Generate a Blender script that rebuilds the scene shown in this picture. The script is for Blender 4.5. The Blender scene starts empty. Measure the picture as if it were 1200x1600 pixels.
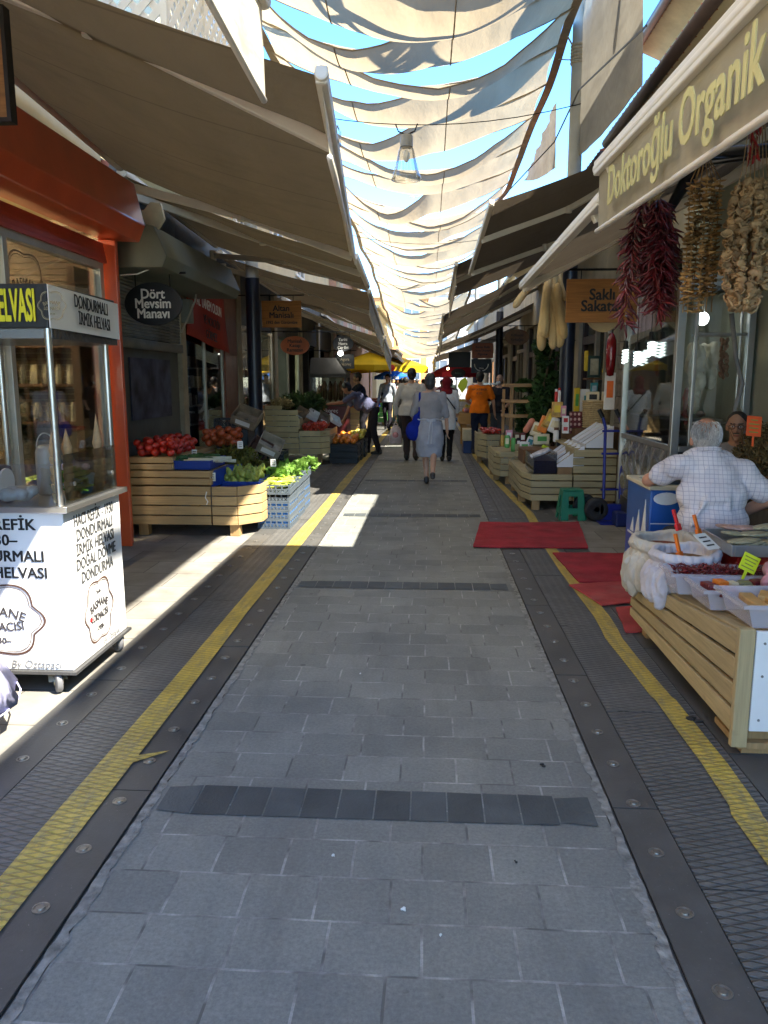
import bpy, bmesh, math, random
from mathutils import Vector as V, Matrix, noise as mnoise
R = math.radians
random.seed(11)
sc = bpy.context.scene
# ---------------------------------------------------------------- camera
FOC, VPX, VPY, EYE = 1202.0, 670.0, 595.0, 1.55          # focal length and street vanishing point in photo pixels (1200 x 1600)
_d = V((VPX-600, 800-VPY, FOC)).normalized()
_a = math.asin(_d.x)
_p = math.asin(_d.y/math.cos(_a))
AX_R = V((math.cos(_a), math.sin(_a), 0))
AX_F = V((-math.sin(_a)*math.cos(_p), math.cos(_a)*math.cos(_p), -math.sin(_p)))
AX_U = AX_R.cross(AX_F)
cam_d = bpy.data.cameras.new('camera'); cam = bpy.data.objects.new('camera', cam_d); sc.collection.objects.link(cam)
cm = Matrix((AX_R, AX_U, -AX_F)).transposed().to_4x4(); cm.translation = (0, 0, EYE)
cam.matrix_world = cm
cam_d.sensor_fit = 'VERTICAL'; cam_d.sensor_height = 24; cam_d.sensor_width = 18; cam_d.lens = 24*FOC/1600
cam_d.clip_start = .05; cam_d.clip_end = 600
sc.camera = cam
def at(x, y, Y=None, X=None, Z=None):
    """world point seen at photo pixel x, y on the plane Y=, X= or Z= (used to read sizes off the photograph)"""
    v = AX_R*(x-600)+AX_U*(800-y)+AX_F*FOC
    t = Y/v.y if Y is not None else X/v.x if X is not None else (Z-EYE)/v.z
    return V((0, 0, EYE))+v*t
# ---------------------------------------------------------------- world, sun, exposure
SUN = V((.51, -.34, .80)).normalized()
w = bpy.data.worlds.new('World'); sc.world = w; w.use_nodes = True
nt = w.node_tree; bg = nt.nodes['Background']
sky = nt.nodes.new('ShaderNodeTexSky'); sky.sky_type = 'NISHITA'; sky.sun_disc = False
sky.sun_elevation = math.asin(SUN.z); sky.sun_rotation = math.atan2(SUN.x, SUN.y)
sky.air_density = .75; sky.dust_density = .05; sky.ozone_density = 3.0
hs = nt.nodes.new('ShaderNodeHueSaturation'); hs.inputs['Hue'].default_value = .498; hs.inputs['Saturation'].default_value = 1.22; hs.inputs['Value'].default_value = .60
nt.links.new(sky.outputs[0], hs.inputs['Color']); nt.links.new(hs.outputs[0], bg.inputs[0]); bg.inputs[1].default_value = .15
sl = bpy.data.lights.new('sun', 'SUN'); sl.energy = 2.0; sl.angle = R(.5); sl.color = (1, .93, .80)
so = bpy.data.objects.new('sun', sl); sc.collection.objects.link(so)
so.rotation_euler = SUN.to_track_quat('Z', 'Y').to_euler(); so.location = SUN*40
sc.view_settings.view_transform = 'Standard'; sc.view_settings.look = 'None'; sc.view_settings.gamma = 1
sc.view_settings.exposure = 3.4
sc.cycles.use_denoising = True
sc.cycles.max_bounces = 8; sc.cycles.diffuse_bounces = 4; sc.cycles.glossy_bounces = 3
sc.cycles.transmission_bounces = 5; sc.cycles.transparent_max_bounces = 12
sc.cycles.caustics_reflective = False; sc.cycles.caustics_refractive = False
# ---------------------------------------------------------------- materials
MATS = {}
def nodes(name):
    m = bpy.data.materials.new(name); m.use_nodes = True
    n = m.node_tree.nodes; n.clear()
    return m, n, m.node_tree.links
def coords(n, l, scale=(1, 1, 1), rot=(0, 0, 0)):
    tc = n.new('ShaderNodeTexCoord'); mp = n.new('ShaderNodeMapping')
    mp.inputs['Scale'].default_value = scale; mp.inputs['Rotation'].default_value = rot
    l.new(tc.outputs['Object'], mp.inputs[0]); return mp.outputs[0]
def mixc(n, l, fac, a, b, mode='MIX'):
    x = n.new('ShaderNodeMix'); x.data_type = 'RGBA'; x.blend_type = mode
    for sock, val in ((x.inputs[0], fac), (x.inputs[6], a), (x.inputs[7], b)):
        if hasattr(val, 'is_linked') or hasattr(val, 'links'): l.new(val, sock)
        elif isinstance(val, (int, float)): sock.default_value = val
        else: sock.default_value = (*val, 1)
    return x.outputs[2]
def mth(n, l, op, a, b=None, c=None):
    x = n.new('ShaderNodeMath'); x.operation = op
    for i, val in enumerate((a, b, c)):
        if val is None: continue
        if isinstance(val, (int, float)): x.inputs[i].default_value = val
        else: l.new(val, x.inputs[i])
    return x.outputs[0]
def noise(n, l, vec, scale, detail=4, rough=.55):
    x = n.new('ShaderNodeTexNoise'); x.inputs['Scale'].default_value = scale
    x.inputs['Detail'].default_value = detail; x.inputs['Roughness'].default_value = rough
    l.new(vec, x.inputs['Vector']); return x.outputs[0]
def ramp(n, l, fac, lo, hi):
    x = n.new('ShaderNodeMapRange'); x.inputs[1].default_value = lo; x.inputs[2].default_value = hi
    l.new(fac, x.inputs[0]); return x.outputs[0]
def bumpn(n, l, h, strength, dist=.01):
    b = n.new('ShaderNodeBump'); b.inputs['Strength'].default_value = strength; b.inputs['Distance'].default_value = dist
    l.new(h, b.inputs['Height']); return b.outputs[0]
def finish(m, n, l, col, rough=.6, normal=None, metallic=0, spec=.4, trl=0, trcol=None, sheen=0, coat=0):
    o = n.new('ShaderNodeOutputMaterial'); p = n.new('ShaderNodeBsdfPrincipled')
    if isinstance(col, tuple): p.inputs['Base Color'].default_value = (*col, 1)
    else: l.new(col, p.inputs['Base Color'])
    if isinstance(rough, (int, float)): p.inputs['Roughness'].default_value = rough
    else: l.new(rough, p.inputs['Roughness'])
    p.inputs['Metallic'].default_value = metallic; p.inputs['Specular IOR Level'].default_value = spec
    p.inputs['Coat Weight'].default_value = coat
    if normal: l.new(normal, p.inputs['Normal'])
    if trl:
        t = n.new('ShaderNodeBsdfTranslucent'); mx = n.new('ShaderNodeMixShader'); mx.inputs[0].default_value = trl
        c = trcol if trcol is not None else col
        if isinstance(c, tuple): t.inputs[0].default_value = (*c, 1)
        else: l.new(c, t.inputs[0])
        if normal: l.new(normal, t.inputs['Normal'])
        l.new(p.outputs[0], mx.inputs[1]); l.new(t.outputs[0], mx.inputs[2]); l.new(mx.outputs[0], o.inputs[0])
    else: l.new(p.outputs[0], o.inputs[0])
    return m
def M(name, col, rough=.6, var=.18, scale=6, bump=.15, bscale=40, metallic=0, spec=.4, stretch=(1, 1, 1), island=0, trl=0, coat=0, dirt=0, trcol=None, dirtc=(.09, .075, .055)):
    """plain surface: colour with noise variation, fine bump, optional per-piece tint and dirt"""
    if name in MATS: return MATS[name]
    m, n, l = nodes(name)
    vec = coords(n, l, stretch)
    f = noise(n, l, vec, scale, 5)
    f = ramp(n, l, f, .3, .7)
    c = mixc(n, l, f, tuple(x*(1-var) for x in col), tuple(min(1, x*(1+var)) for x in col))
    if island:
        g = n.new('ShaderNodeNewGeometry')
        k = ramp(n, l, g.outputs['Random Per Island'], 0, 1)
        k2 = n.new('ShaderNodeMapRange'); k2.inputs[3].default_value = 1-island; k2.inputs[4].default_value = 1+island; l.new(g.outputs['Random Per Island'], k2.inputs[0])
        cmb = n.new('ShaderNodeCombineColor')
        for i in range(3): l.new(k2.outputs[0], cmb.inputs[i])
        c = mixc(n, l, 1.0, c, cmb.outputs[0], 'MULTIPLY')
    if dirt:
        d = ramp(n, l, noise(n, l, coords(n, l), 2.3, 6, .65), .52, .72)
        c = mixc(n, l, mth(n, l, 'MULTIPLY', d, dirt), c, dirtc)
    nb = bumpn(n, l, noise(n, l, vec, bscale, 3), bump) if bump else None
    rr = ramp(n, l, f, -1.5, 2.5) if False else rough
    MATS[name] = finish(m, n, l, c, rr, nb, metallic, spec, trl, trcol, coat=coat)
    return MATS[name]
def wood(name, col, axis='H', var=.25, rough=.6, scale=1.0, island=.14):
    if name in MATS: return MATS[name]
    m, n, l = nodes(name)
    st = {'H': (2.2, 2.2, 40), 'V': (34, 34, 1.8), 'Y': (34, 1.8, 34)}[axis]
    vec = coords(n, l, tuple(s*scale for s in st))
    f1 = ramp(n, l, noise(n, l, vec, 1.6, 6, .6), .3, .72)
    g = n.new('ShaderNodeNewGeometry')
    c = mixc(n, l, f1, tuple(x*(1-var) for x in col), tuple(x*(1+var*.6) for x in col))
    kn = ramp(n, l, noise(n, l, coords(n, l, (5, 5, 9)), 1.4, 2), .68, .76)
    c = mixc(n, l, mth(n, l, 'MULTIPLY', kn, .45), c, tuple(x*.45 for x in col))
    k2 = n.new('ShaderNodeMapRange'); k2.inputs[3].default_value = 1-island; k2.inputs[4].default_value = 1+island; l.new(g.outputs['Random Per Island'], k2.inputs[0])
    cmb = n.new('ShaderNodeCombineColor')
    for i in range(3): l.new(k2.outputs[0], cmb.inputs[i])
    c = mixc(n, l, 1.0, c, cmb.outputs[0], 'MULTIPLY')
    MATS[name] = finish(m, n, l, c, rough, bumpn(n, l, f1, .25, .004), spec=.3)
    return MATS[name]
def emit(name, col, strength):
    if name in MATS: return MATS[name]
    m, n, l = nodes(name); o = n.new('ShaderNodeOutputMaterial'); e = n.new('ShaderNodeEmission')
    e.inputs[0].default_value = (*col, 1); e.inputs[1].default_value = strength; l.new(e.outputs[0], o.inputs[0])
    MATS[name] = m; return m
def glass(name, tint=(.96, .98, .97), gloss=.10, rough=.02):
    if name in MATS: return MATS[name]
    m, n, l = nodes(name); o = n.new('ShaderNodeOutputMaterial')
    t = n.new('ShaderNodeBsdfTransparent'); t.inputs[0].default_value = (*tint, 1)
    g = n.new('ShaderNodeBsdfGlossy'); g.inputs['Roughness'].default_value = rough
    lw = n.new('ShaderNodeLayerWeight'); lw.inputs[0].default_value = .25
    k = mth(n, l, 'MULTIPLY_ADD', lw.outputs['Fresnel'], .6, gloss)
    mx = n.new('ShaderNodeMixShader'); l.new(k, mx.inputs[0]); l.new(t.outputs[0], mx.inputs[1]); l.new(g.outputs[0], mx.inputs[2])
    l.new(mx.outputs[0], o.inputs[0]); MATS[name] = m; return m
# ---------------------------------------------------------------- mesh builder
class MB:
    def __init__(s): s.v = []; s.f = []; s.mi = []; s.k = 0
    def add(s, vs, fs):
        b = len(s.v); s.v += [tuple(x) for x in vs]
        for f in fs: s.f.append(tuple(b+i for i in f)); s.mi.append(s.k)
        return s
    def box(s, c, d, rz=0, mat=None):
        hx, hy, hz = d[0]/2, d[1]/2, d[2]/2
        m = mat if mat is not None else Matrix.Rotation(rz, 3, 'Z')
        vs = [V(c)+m @ V((x*hx, y*hy, z*hz)) for z in (-1, 1) for y in (-1, 1) for x in (-1, 1)]
        return s.add(vs, [(0, 2, 3, 1), (4, 5, 7, 6), (0, 1, 5, 4), (2, 6, 7, 3), (0, 4, 6, 2), (1, 3, 7, 5)])
    def bb(s, x0, x1, y0, y1, z0, z1): return s.box(((x0+x1)/2, (y0+y1)/2, (z0+z1)/2), (abs(x1-x0), abs(y1-y0), abs(z1-z0)))
    def beam(s, p, q, wd, ht, up=(0, 0, 1)):
        p, q = V(p), V(q); d = q-p; L = d.length; y = d.normalized()
        x = y.cross(V(up))
        if x.length < 1e-4: x = y.cross(V((1, 0, 0)))
        x.normalize(); z = x.cross(y)
        return s.box((p+q)/2, (wd, L, ht), mat=Matrix((x, y, z)).transposed())
    def tube(s, pts, r, n=8, cap=True):
        pts = [V(p) for p in pts]; k = len(pts); rs = r if isinstance(r, (list, tuple)) else [r]*k
        b = len(s.v); pu = None
        for i, p in enumerate(pts):
            t = (pts[min(i+1, k-1)]-pts[max(i-1, 0)]).normalized()
            if pu is None: pu = t.cross(V((0, 0, 1))); pu = pu if pu.length > .05 else t.cross(V((0, 1, 0)))
            u = (pu-t*pu.dot(t)).normalized(); pu = u; w_ = t.cross(u)
            for j in range(n):
                a = 2*math.pi*j/n; s.v.append(tuple(p+(u*math.cos(a)+w_*math.sin(a))*rs[i]))
        for i in range(k-1):
            for j in range(n):
                j2 = (j+1) % n
                s.f.append((b+i*n+j, b+i*n+j2, b+(i+1)*n+j2, b+(i+1)*n+j)); s.mi.append(s.k)
        if cap:
            s.f.append(tuple(b+j for j in range(n))[::-1]); s.mi.append(s.k)
            s.f.append(tuple(b+(k-1)*n+j for j in range(n))); s.mi.append(s.k)
        return s
    def lathe(s, prof, c=(0, 0, 0), n=16, axis='Z', sx=1, sy=1):
        b = len(s.v); c = V(c)
        for (r, z) in prof:
            for j in range(n):
                a = 2*math.pi*j/n; x, y = r*math.cos(a)*sx, r*math.sin(a)*sy
                p = V((x, y, z)) if axis == 'Z' else V((z, x, y)) if axis == 'X' else V((x, z, y))
                s.v.append(tuple(c+p))
        for i in range(len(prof)-1):
            for j in range(n):
                j2 = (j+1) % n
                s.f.append((b+i*n+j, b+i*n+j2, b+(i+1)*n+j2, b+(i+1)*n+j)); s.mi.append(s.k)
        for i, fl in ((0, -1), (len(prof)-1, 1)):
            if prof[i][0] > 1e-5: s.f.append(tuple(b+i*n+j for j in range(n))[::fl]); s.mi.append(s.k)
        return s
    def ell(s, c, r, nu=12, nv=8, mat=None):
        c = V(c); r = (r, r, r) if isinstance(r, (int, float)) else r
        vs = []; m = mat or Matrix.Identity(3)
        for i in range(1, nv):
            ph = math.pi*i/nv
            for j in range(nu):
                a = 2*math.pi*j/nu
                vs.append(c+m @ V((r[0]*math.sin(ph)*math.cos(a), r[1]*math.sin(ph)*math.sin(a), r[2]*math.cos(ph))))
        vs += [c+m @ V((0, 0, r[2])), c-m @ V((0, 0, r[2]))]
        T, B = len(vs)-2, len(vs)-1; fs = []
        for i in range(nv-2):
            for j in range(nu):
                j2 = (j+1) % nu; fs.append((i*nu+j, (i+1)*nu+j, (i+1)*nu+j2, i*nu+j2))
        for j in range(nu):
            j2 = (j+1) % nu; fs.append((T, j, j2)); fs.append((B, (nv-2)*nu+j2, (nv-2)*nu+j))
        return s.add(vs, fs)
    def cap(s, p, q, r1, r2, n=10):
        p, q = V(p), V(q); t = (q-p).normalized()
        pts, rs = [], []
        for a in (-88, -60, -30, 0): pts.append(p+t*r1*math.sin(R(a))); rs.append(max(.0008, r1*math.cos(R(a))))
        for a in (0, 30, 60, 88): pts.append(q+t*r2*math.sin(R(a))); rs.append(max(.0008, r2*math.cos(R(a))))
        return s.tube(pts, rs, n)
    def chain(s, pts, rs, n=10):
        for i in range(len(pts)-1): s.cap(pts[i], pts[i+1], rs[i], rs[i+1], n)
        return s
    def prism(s, poly, axis, a, b):
        f = {'Z': lambda u, v, w_: (u, v, w_), 'Y': lambda u, v, w_: (u, w_, v), 'X': lambda u, v, w_: (w_, u, v)}[axis]
        n = len(poly)
        vs = [f(u, v, a) for u, v in poly]+[f(u, v, b) for u, v in poly]
        return s.add(vs, [tuple(range(n))[::-1], tuple(range(n, 2*n))]+[(i, (i+1) % n, n+(i+1) % n, n+i) for i in range(n)])
    def grid(s, fn, nu, nv):
        vs = [fn(i/nu, j/nv) for j in range(nv+1) for i in range(nu+1)]
        return s.add(vs, [(j*(nu+1)+i, j*(nu+1)+i+1, (j+1)*(nu+1)+i+1, (j+1)*(nu+1)+i) for j in range(nv) for i in range(nu)])
    def quad(s, a, b, c, d): return s.add([a, b, c, d], [(0, 1, 2, 3)])
    def build(s, name, mat, parent=None, smooth=False, kind=None, bevel=0, solid=0, remesh=0, sm=0, label=None, world=True, sub=0):
        me = bpy.data.meshes.new(name); me.from_pydata(s.v, [], s.f)
        mats = mat if isinstance(mat, (list, tuple)) else [mat]
        for m in mats: me.materials.append(m)
        if len(mats) > 1: me.polygons.foreach_set('material_index', s.mi)
        bm = bmesh.new(); bm.from_mesh(me); bmesh.ops.recalc_face_normals(bm, faces=bm.faces); bm.to_mesh(me); bm.free()
        if smooth is True: me.polygons.foreach_set('use_smooth', [True]*len(me.polygons))
        elif smooth: me.set_sharp_from_angle(angle=R(smooth)); 
        if smooth and smooth is not True: me.polygons.foreach_set('use_smooth', [True]*len(me.polygons)); me.set_sharp_from_angle(angle=R(smooth))
        o = bpy.data.objects.new(name, me); sc.collection.objects.link(o)
        if remesh:
            r = o.modifiers.new('remesh', 'REMESH'); r.mode = 'VOXEL'; r.voxel_size = remesh; r.use_smooth_shade = True
        if sm:
            r = o.modifiers.new('smooth', 'SMOOTH'); r.iterations = sm; r.factor = .5
        if sub:
            r = o.modifiers.new('subsurf', 'SUBSURF'); r.levels = sub; r.render_levels = sub
        if solid:
            r = o.modifiers.new('solid', 'SOLIDIFY'); r.thickness = solid; r.offset = 0
        if bevel:
            r = o.modifiers.new('bevel', 'BEVEL'); r.width = bevel; r.segments = 2; r.limit_method = 'ANGLE'
        if parent is not None:
            o.parent = parent
            if world: o.matrix_parent_inverse = wmat(parent).inverted()
        if kind: o['kind'] = kind
        if label: o['label'] = label
        return o
def wmat(o):
    m = o.matrix_basis.copy()
    if o.parent: m = wmat(o.parent) @ o.matrix_parent_inverse @ m
    return m
def tag(o, label, cat, group=None):
    o['label'] = label; o['category'] = cat
    if group: o['group'] = group
    return o
def thing(name, label, cat, loc=(0, 0, 0), rz=0, group=None):
    o = bpy.data.objects.new(name, None); sc.collection.objects.link(o); o.empty_display_size = .1
    o.location = loc; o.rotation_euler = (0, 0, rz); return tag(o, label, cat, group)
def kids(o): return [c for c in bpy.data.objects if c.parent == o]
KID = {}
def dup(root, loc, rot=None, label=None, scale=None, tree=None):
    """copy a thing with its parts and sub-parts"""
    def cp(o, par):
        c = o.copy(); sc.collection.objects.link(c)
        if par is not None: c.parent = par
        for ch in tree_of(o): cp(ch, c)
        return c
    r = cp(root, None); r.location = loc
    if rot is not None: r.rotation_euler = rot
    if label: r['label'] = label
    if scale: r.scale = (scale,)*3 if isinstance(scale, (int, float)) else scale
    return r
def tree_of(o):
    if o.name not in KID: KID[o.name] = kids(o)
    return KID[o.name]
def inst(me, name, loc, rot=(0, 0, 0), scale=1, label=None, cat=None, group=None, parent=None):
    o = bpy.data.objects.new(name, me); sc.collection.objects.link(o); o.location = loc; o.rotation_euler = rot
    o.scale = (scale,)*3 if isinstance(scale, (int, float)) else scale
    if label: tag(o, label, cat, group)
    if parent is not None: o.parent = parent; o.matrix_parent_inverse = wmat(parent).inverted()
    return o
def struct(mb, name, mat, **k): return mb.build(name, mat, kind='structure', **k)
def text(s, mat, org, right, up, size, parent, ext=.003, sx=1.0, bold=0, align='CENTER', curve=None, name='lettering', shear=0, space=1.0):
    """solid lettering on a plane: org = centre of the block, right / up = plane axes, size = line height"""
    cu = bpy.data.curves.new('txt', 'FONT'); cu.body = s; cu.align_x = align; cu.align_y = 'CENTER'
    cu.extrude = .5; cu.resolution_u = 3; cu.shear = shear; cu.space_character = space
    t = bpy.data.objects.new('txt', cu); me = bpy.data.meshes.new_from_object(t); bpy.data.objects.remove(t); bpy.data.curves.remove(cu)
    r_, u_ = V(right).normalized(), V(up).normalized(); nn = r_.cross(u_); org = V(org)
    for v in me.vertices:
        x, y, z = v.co
        if curve: 
            ang = x*size*sx/curve
            px, py = curve*math.sin(ang), (curve*(math.cos(ang)-1)) + y*size*math.cos(ang); px += y*size*math.sin(ang)
        else: px, py = x*size*sx, y*size
        v.co = org+r_*px+u_*py+nn*(z*2*ext*.5+ext*.5)
    if bold:                              # heavier strokes: the outline repeated a little to each side
        base = [v.co.copy() for v in me.vertices]; polys = [tuple(p.vertices) for p in me.polygons]; n0 = len(base)
        vs, fs = [], []
        for k, (dx, dy) in enumerate(((0, 0), (1, 0), (-1, 0), (0, .8), (0, -.8), (.7, .6), (-.7, .6), (.7, -.6), (-.7, -.6))):
            off = (r_*dx*sx+u_*dy)*bold*1.7*size+nn*.00012*k
            vs += [c+off for c in base]; fs += [tuple(i+k*n0 for i in p) for p in polys]
        bpy.data.meshes.remove(me); me = bpy.data.meshes.new(name); me.from_pydata(vs, [], fs)
    me.materials.clear(); me.materials.append(mat)
    o = bpy.data.objects.new(name, me); sc.collection.objects.link(o)
    if parent is not None: o.parent = parent; o.matrix_parent_inverse = wmat(parent).inverted()
    return o
def rnd(a, b): return random.uniform(a, b)
# ================================================================ ground
def paving_mat():
    m, n, l = nodes('paving_stone')
    vec = coords(n, l)
    br = n.new('ShaderNodeTexBrick'); l.new(vec, br.inputs['Vector'])
    wob = n.new('ShaderNodeVectorMath'); wob.operation = 'ADD'
    nz = n.new('ShaderNodeTexNoise'); nz.inputs['Scale'].default_value = 3.0; l.new(vec, nz.inputs['Vector'])
    sc_ = n.new('ShaderNodeVectorMath'); sc_.operation = 'SCALE'; sc_.inputs[3].default_value = .012; l.new(nz.outputs[1], sc_.inputs[0])
    l.new(vec, wob.inputs[0]); l.new(sc_.outputs[0], wob.inputs[1]); l.new(wob.outputs[0], br.inputs['Vector'])
    br.offset = .42; br.offset_frequency = 2; br.squash = 1.18; br.squash_frequency = 3
    br.inputs['Scale'].default_value = 1; br.inputs['Brick Width'].default_value = .225; br.inputs['Row Height'].default_value = .2
    br.inputs['Mortar Size'].default_value = .0046; br.inputs['Mortar Smooth'].default_value = .2; br.inputs['Bias'].default_value = 0
    br.inputs['Color1'].default_value = (.208, .216, .202, 1); br.inputs['Color2'].default_value = (.262, .272, .252, 1); br.inputs['Mortar'].default_value = (.42, .42, .40, 1)
    stain = ramp(n, l, noise(n, l, vec, 1.3, 8, .68), .28, .72)
    c = mixc(n, l, stain, (.70, .71, .73), (1.16, 1.14, 1.09))
    c = mixc(n, l, 1.0, br.outputs[0], c, 'MULTIPLY')
    sp = noise(n, l, vec, 75, 5, .8)
    c = mixc(n, l, ramp(n, l, sp, .34, .66), mixc(n, l, 1, c, (.76, .76, .77), 'MULTIPLY'), mixc(n, l, 1, c, (1.2, 1.2, 1.19), 'MULTIPLY'))
    vo = n.new('ShaderNodeTexVoronoi'); vo.inputs['Scale'].default_value = 2.3; l.new(vec, vo.inputs['Vector'])
    gum = ramp(n, l, vo.outputs['Distance'], .040, .030); c = mixc(n, l, mth(n, l, 'MULTIPLY', gum, .55), c, (.07, .07, .068))
    vo2 = n.new('ShaderNodeTexVoronoi'); vo2.inputs['Scale'].default_value = 3.7; l.new(coords(n, l, (1, 1, 1), (0, 0, .7)), vo2.inputs['Vector'])
    c = mixc(n, l, mth(n, l, 'MULTIPLY', ramp(n, l, vo2.outputs['Distance'], .030, .018), .35), c, (.40, .40, .38))
    edge = mth(n, l, 'MULTIPLY', ramp(n, l, noise(n, l, coords(n, l, (3.2, .5, 1)), 1.6, 6, .7), .52, .70), .4); c = mixc(n, l, edge, c, (.13, .128, .12))
    mf = mth(n, l, 'MULTIPLY', br.outputs[1], ramp(n, l, noise(n, l, vec, 5, 3), .4, .6))
    c = mixc(n, l, mth(n, l, 'MULTIPLY', mth(n, l, 'SUBTRACT', br.outputs[1], mf), .85), c, (.085, .085, .08))
    spots = ramp(n, l, noise(n, l, coords(n, l, (1, 1, 1)), 9, 4, .75), .66, .74)
    c = mixc(n, l, mth(n, l, 'MULTIPLY', spots, .45), c, (.06, .06, .06))
    h = mth(n, l, 'SUBTRACT', mth(n, l, 'MULTIPLY', sp, .35), br.outputs[1])
    return finish(m, n, l, c, ramp(n, l, sp, -.9, 1.1), bumpn(n, l, h, .5, .004), spec=.35)
def grate_mat(name, base, worn=None, far=False):
    m, n, l = nodes(name)
    def stripes(ang, k):
        v = coords(n, l, (1, 1, 1), (0, 0, R(ang)))
        s = n.new('ShaderNodeSeparateXYZ'); l.new(v, s.inputs[0])
        return mth(n, l, 'ABSOLUTE', mth(n, l, 'SUBTRACT', mth(n, l, 'FRACT', mth(n, l, 'MULTIPLY', s.outputs[1], k)), .5))
    a, b = stripes(17, 31), stripes(-17, 31)
    g = mth(n, l, 'MINIMUM', a, b)                       # groove lines of the raised diamond mesh
    ln = ramp(n, l, g, .16, .05)
    vec = coords(n, l)
    st = ramp(n, l, noise(n, l, vec, 3.5, 6, .65), .3, .7)
    fine = noise(n, l, vec, 90, 3)
    c = mixc(n, l, st, tuple(x*.72 for x in base), tuple(x*1.22 for x in base))
    if worn:
        wv = coords(n, l, (9, 2.2, 1))
        wr = ramp(n, l, noise(n, l, wv, 2.2, 8, .75), .48, .64)
        c = mixc(n, l, mth(n, l, 'MULTIPLY', wr, .62), c, worn)
    c = mixc(n, l, mth(n, l, 'MULTIPLY', ln, .30 if worn else .6), c, tuple(x*.3 for x in (base if not worn else worn)))
    c = mixc(n, l, ramp(n, l, fine, .35, .65), mixc(n, l, 1, c, (.88, .88, .88), 'MULTIPLY'), c)
    h = mth(n, l, 'ADD', mth(n, l, 'MULTIPLY', ln, -1.0), mth(n, l, 'MULTIPLY', fine, .2))
    return finish(m, n, l, c, .5, bumpn(n, l, h, 1.0, .008), spec=.5)
def slab_mat():
    m, n, l = nodes('dark_stone'); vec = coords(n, l)
    st = ramp(n, l, noise(n, l, vec, 3.0, 7, .7), .3, .72)
    c = mixc(n, l, st, (.060, .059, .055), (.120, .116, .108))
    scr = ramp(n, l, noise(n, l, coords(n, l, (16, 1.6, 1)), 2.5, 5, .7), .66, .72)
    c = mixc(n, l, mth(n, l, 'MULTIPLY', scr, .5), c, (.20, .19, .18))
    f = noise(n, l, vec, 70, 4, .7)
    c = mixc(n, l, ramp(n, l, f, .66, .72), c, (.22, .21, .2))
    return finish(m, n, l, c, ramp(n, l, st, -1.3, 2.3), bumpn(n, l, f, .35, .004), spec=.4)
def flag_mat():
    m, n, l = nodes('sidewalk_stone'); vec = coords(n, l)
    br = n.new('ShaderNodeTexBrick'); l.new(vec, br.inputs['Vector']); br.offset = .5
    br.inputs['Scale'].default_value = 1; br.inputs['Brick Width'].default_value = .58; br.inputs['Row Height'].default_value = .40
    br.inputs['Mortar Size'].default_value = .004; br.inputs['Mortar Smooth'].default_value = .3
    br.inputs['Color1'].default_value = (.245, .23, .205, 1); br.inputs['Color2'].default_value = (.30, .285, .255, 1); br.inputs['Mortar'].default_value = (.10, .095, .085, 1)
    st = ramp(n, l, noise(n, l, vec, 2.4, 7, .65), .3, .7)
    c = mixc(n, l, 1, br.outputs[0], mixc(n, l, st, (.62, .60, .58), (1.12, 1.12, 1.1)), 'MULTIPLY')
    f = noise(n, l, vec, 60, 4, .7)
    return finish(m, n, l, c, .75, bumpn(n, l, mth(n, l, 'SUBTRACT', mth(n, l, 'MULTIPLY', f, .3), br.outputs[1]), .5, .006), spec=.3)
mPAV, mSLAB, mFLAG = paving_mat(), slab_mat(), flag_mat()
mGRATE = grate_mat('drain_mesh', (.150, .146, .136))
mYEL = grate_mat('yellow_paint', (.68, .49, .085), (.25, .225, .15))
mBAND = M('dark_tile', (.075, .086, .090), .62, .25, 4, .3, 90, island=.22)
mGROUT = M('grout', (.24, .24, .22), .85, .45, 22, .6, 60)
mDUST = M('ground_dust', (.11, .10, .09), .9, .3, 3)
struct(MB().bb(-200, 200, -150, 300, -.3, -.012), 'ground', mDUST)
YN, YF = -8.0, 75.0
def flat(x0, x1, y0, y1, z): return MB().add([(x0, y0, z), (x1, y0, z), (x1, y1, z), (x0, y1, z)], [(0, 1, 2, 3)])
def long_strip(x0, x1, z): # one sheet cut into 2 m pieces
    b = MB()
    for i in range(-4, 38): b.add([(x0, i*2, z), (x1, i*2, z), (x1, i*2+2, z), (x0, i*2+2, z)], [(0, 1, 2, 3)])
    return b
struct(long_strip(-1.005, .655, 0), 'street_paving', mPAV)
# grout edges, uneven
def ragged(xa, xb, z, amp, step=.035):
    b = MB(); y = YN; pa = (xa, xb)
    while y < 40:
        na = (xa+rnd(-amp, amp), xb+rnd(-amp*.3, amp*.3))
        b.add([(pa[0], y, z), (pa[1], y, z), (na[1], y+step, z), (na[0], y+step, z)], [(0, 1, 2, 3)]); pa = na; y += step
    return b
struct(ragged(-1.0, -1.034, .003, .011), 'grout_line', mGROUT)
struct(ragged(.648, .682, .003, .011), 'grout_line', mGROUT)
# dark tile bands across the street
bb_ = MB()
for y0 in (-.52, 2.52, 5.62, 8.75, 11.9, 15.0, 18.2, 21.3, 24.4):
    n_ = 12; wt = 1.60/n_
    for i in range(n_):
        x0 = -.985+i*wt
        e = .02 if i in (0, n_-1) else 0
        bb_.add([(x0+.003, y0+e, .004), (x0+wt-.003, y0+rnd(0, .004), .004), (x0+wt-.003, y0+.2-rnd(0, .006), .004), (x0+.003, y0+.2-e, .004)], [(0, 1, 2, 3)])
struct(bb_, 'tile_band', mBAND)
struct(long_strip(-30, -1.78, 0), 'sidewalk', mFLAG)
struct(long_strip(1.50, 30, 0), 'sidewalk', mFLAG)
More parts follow.
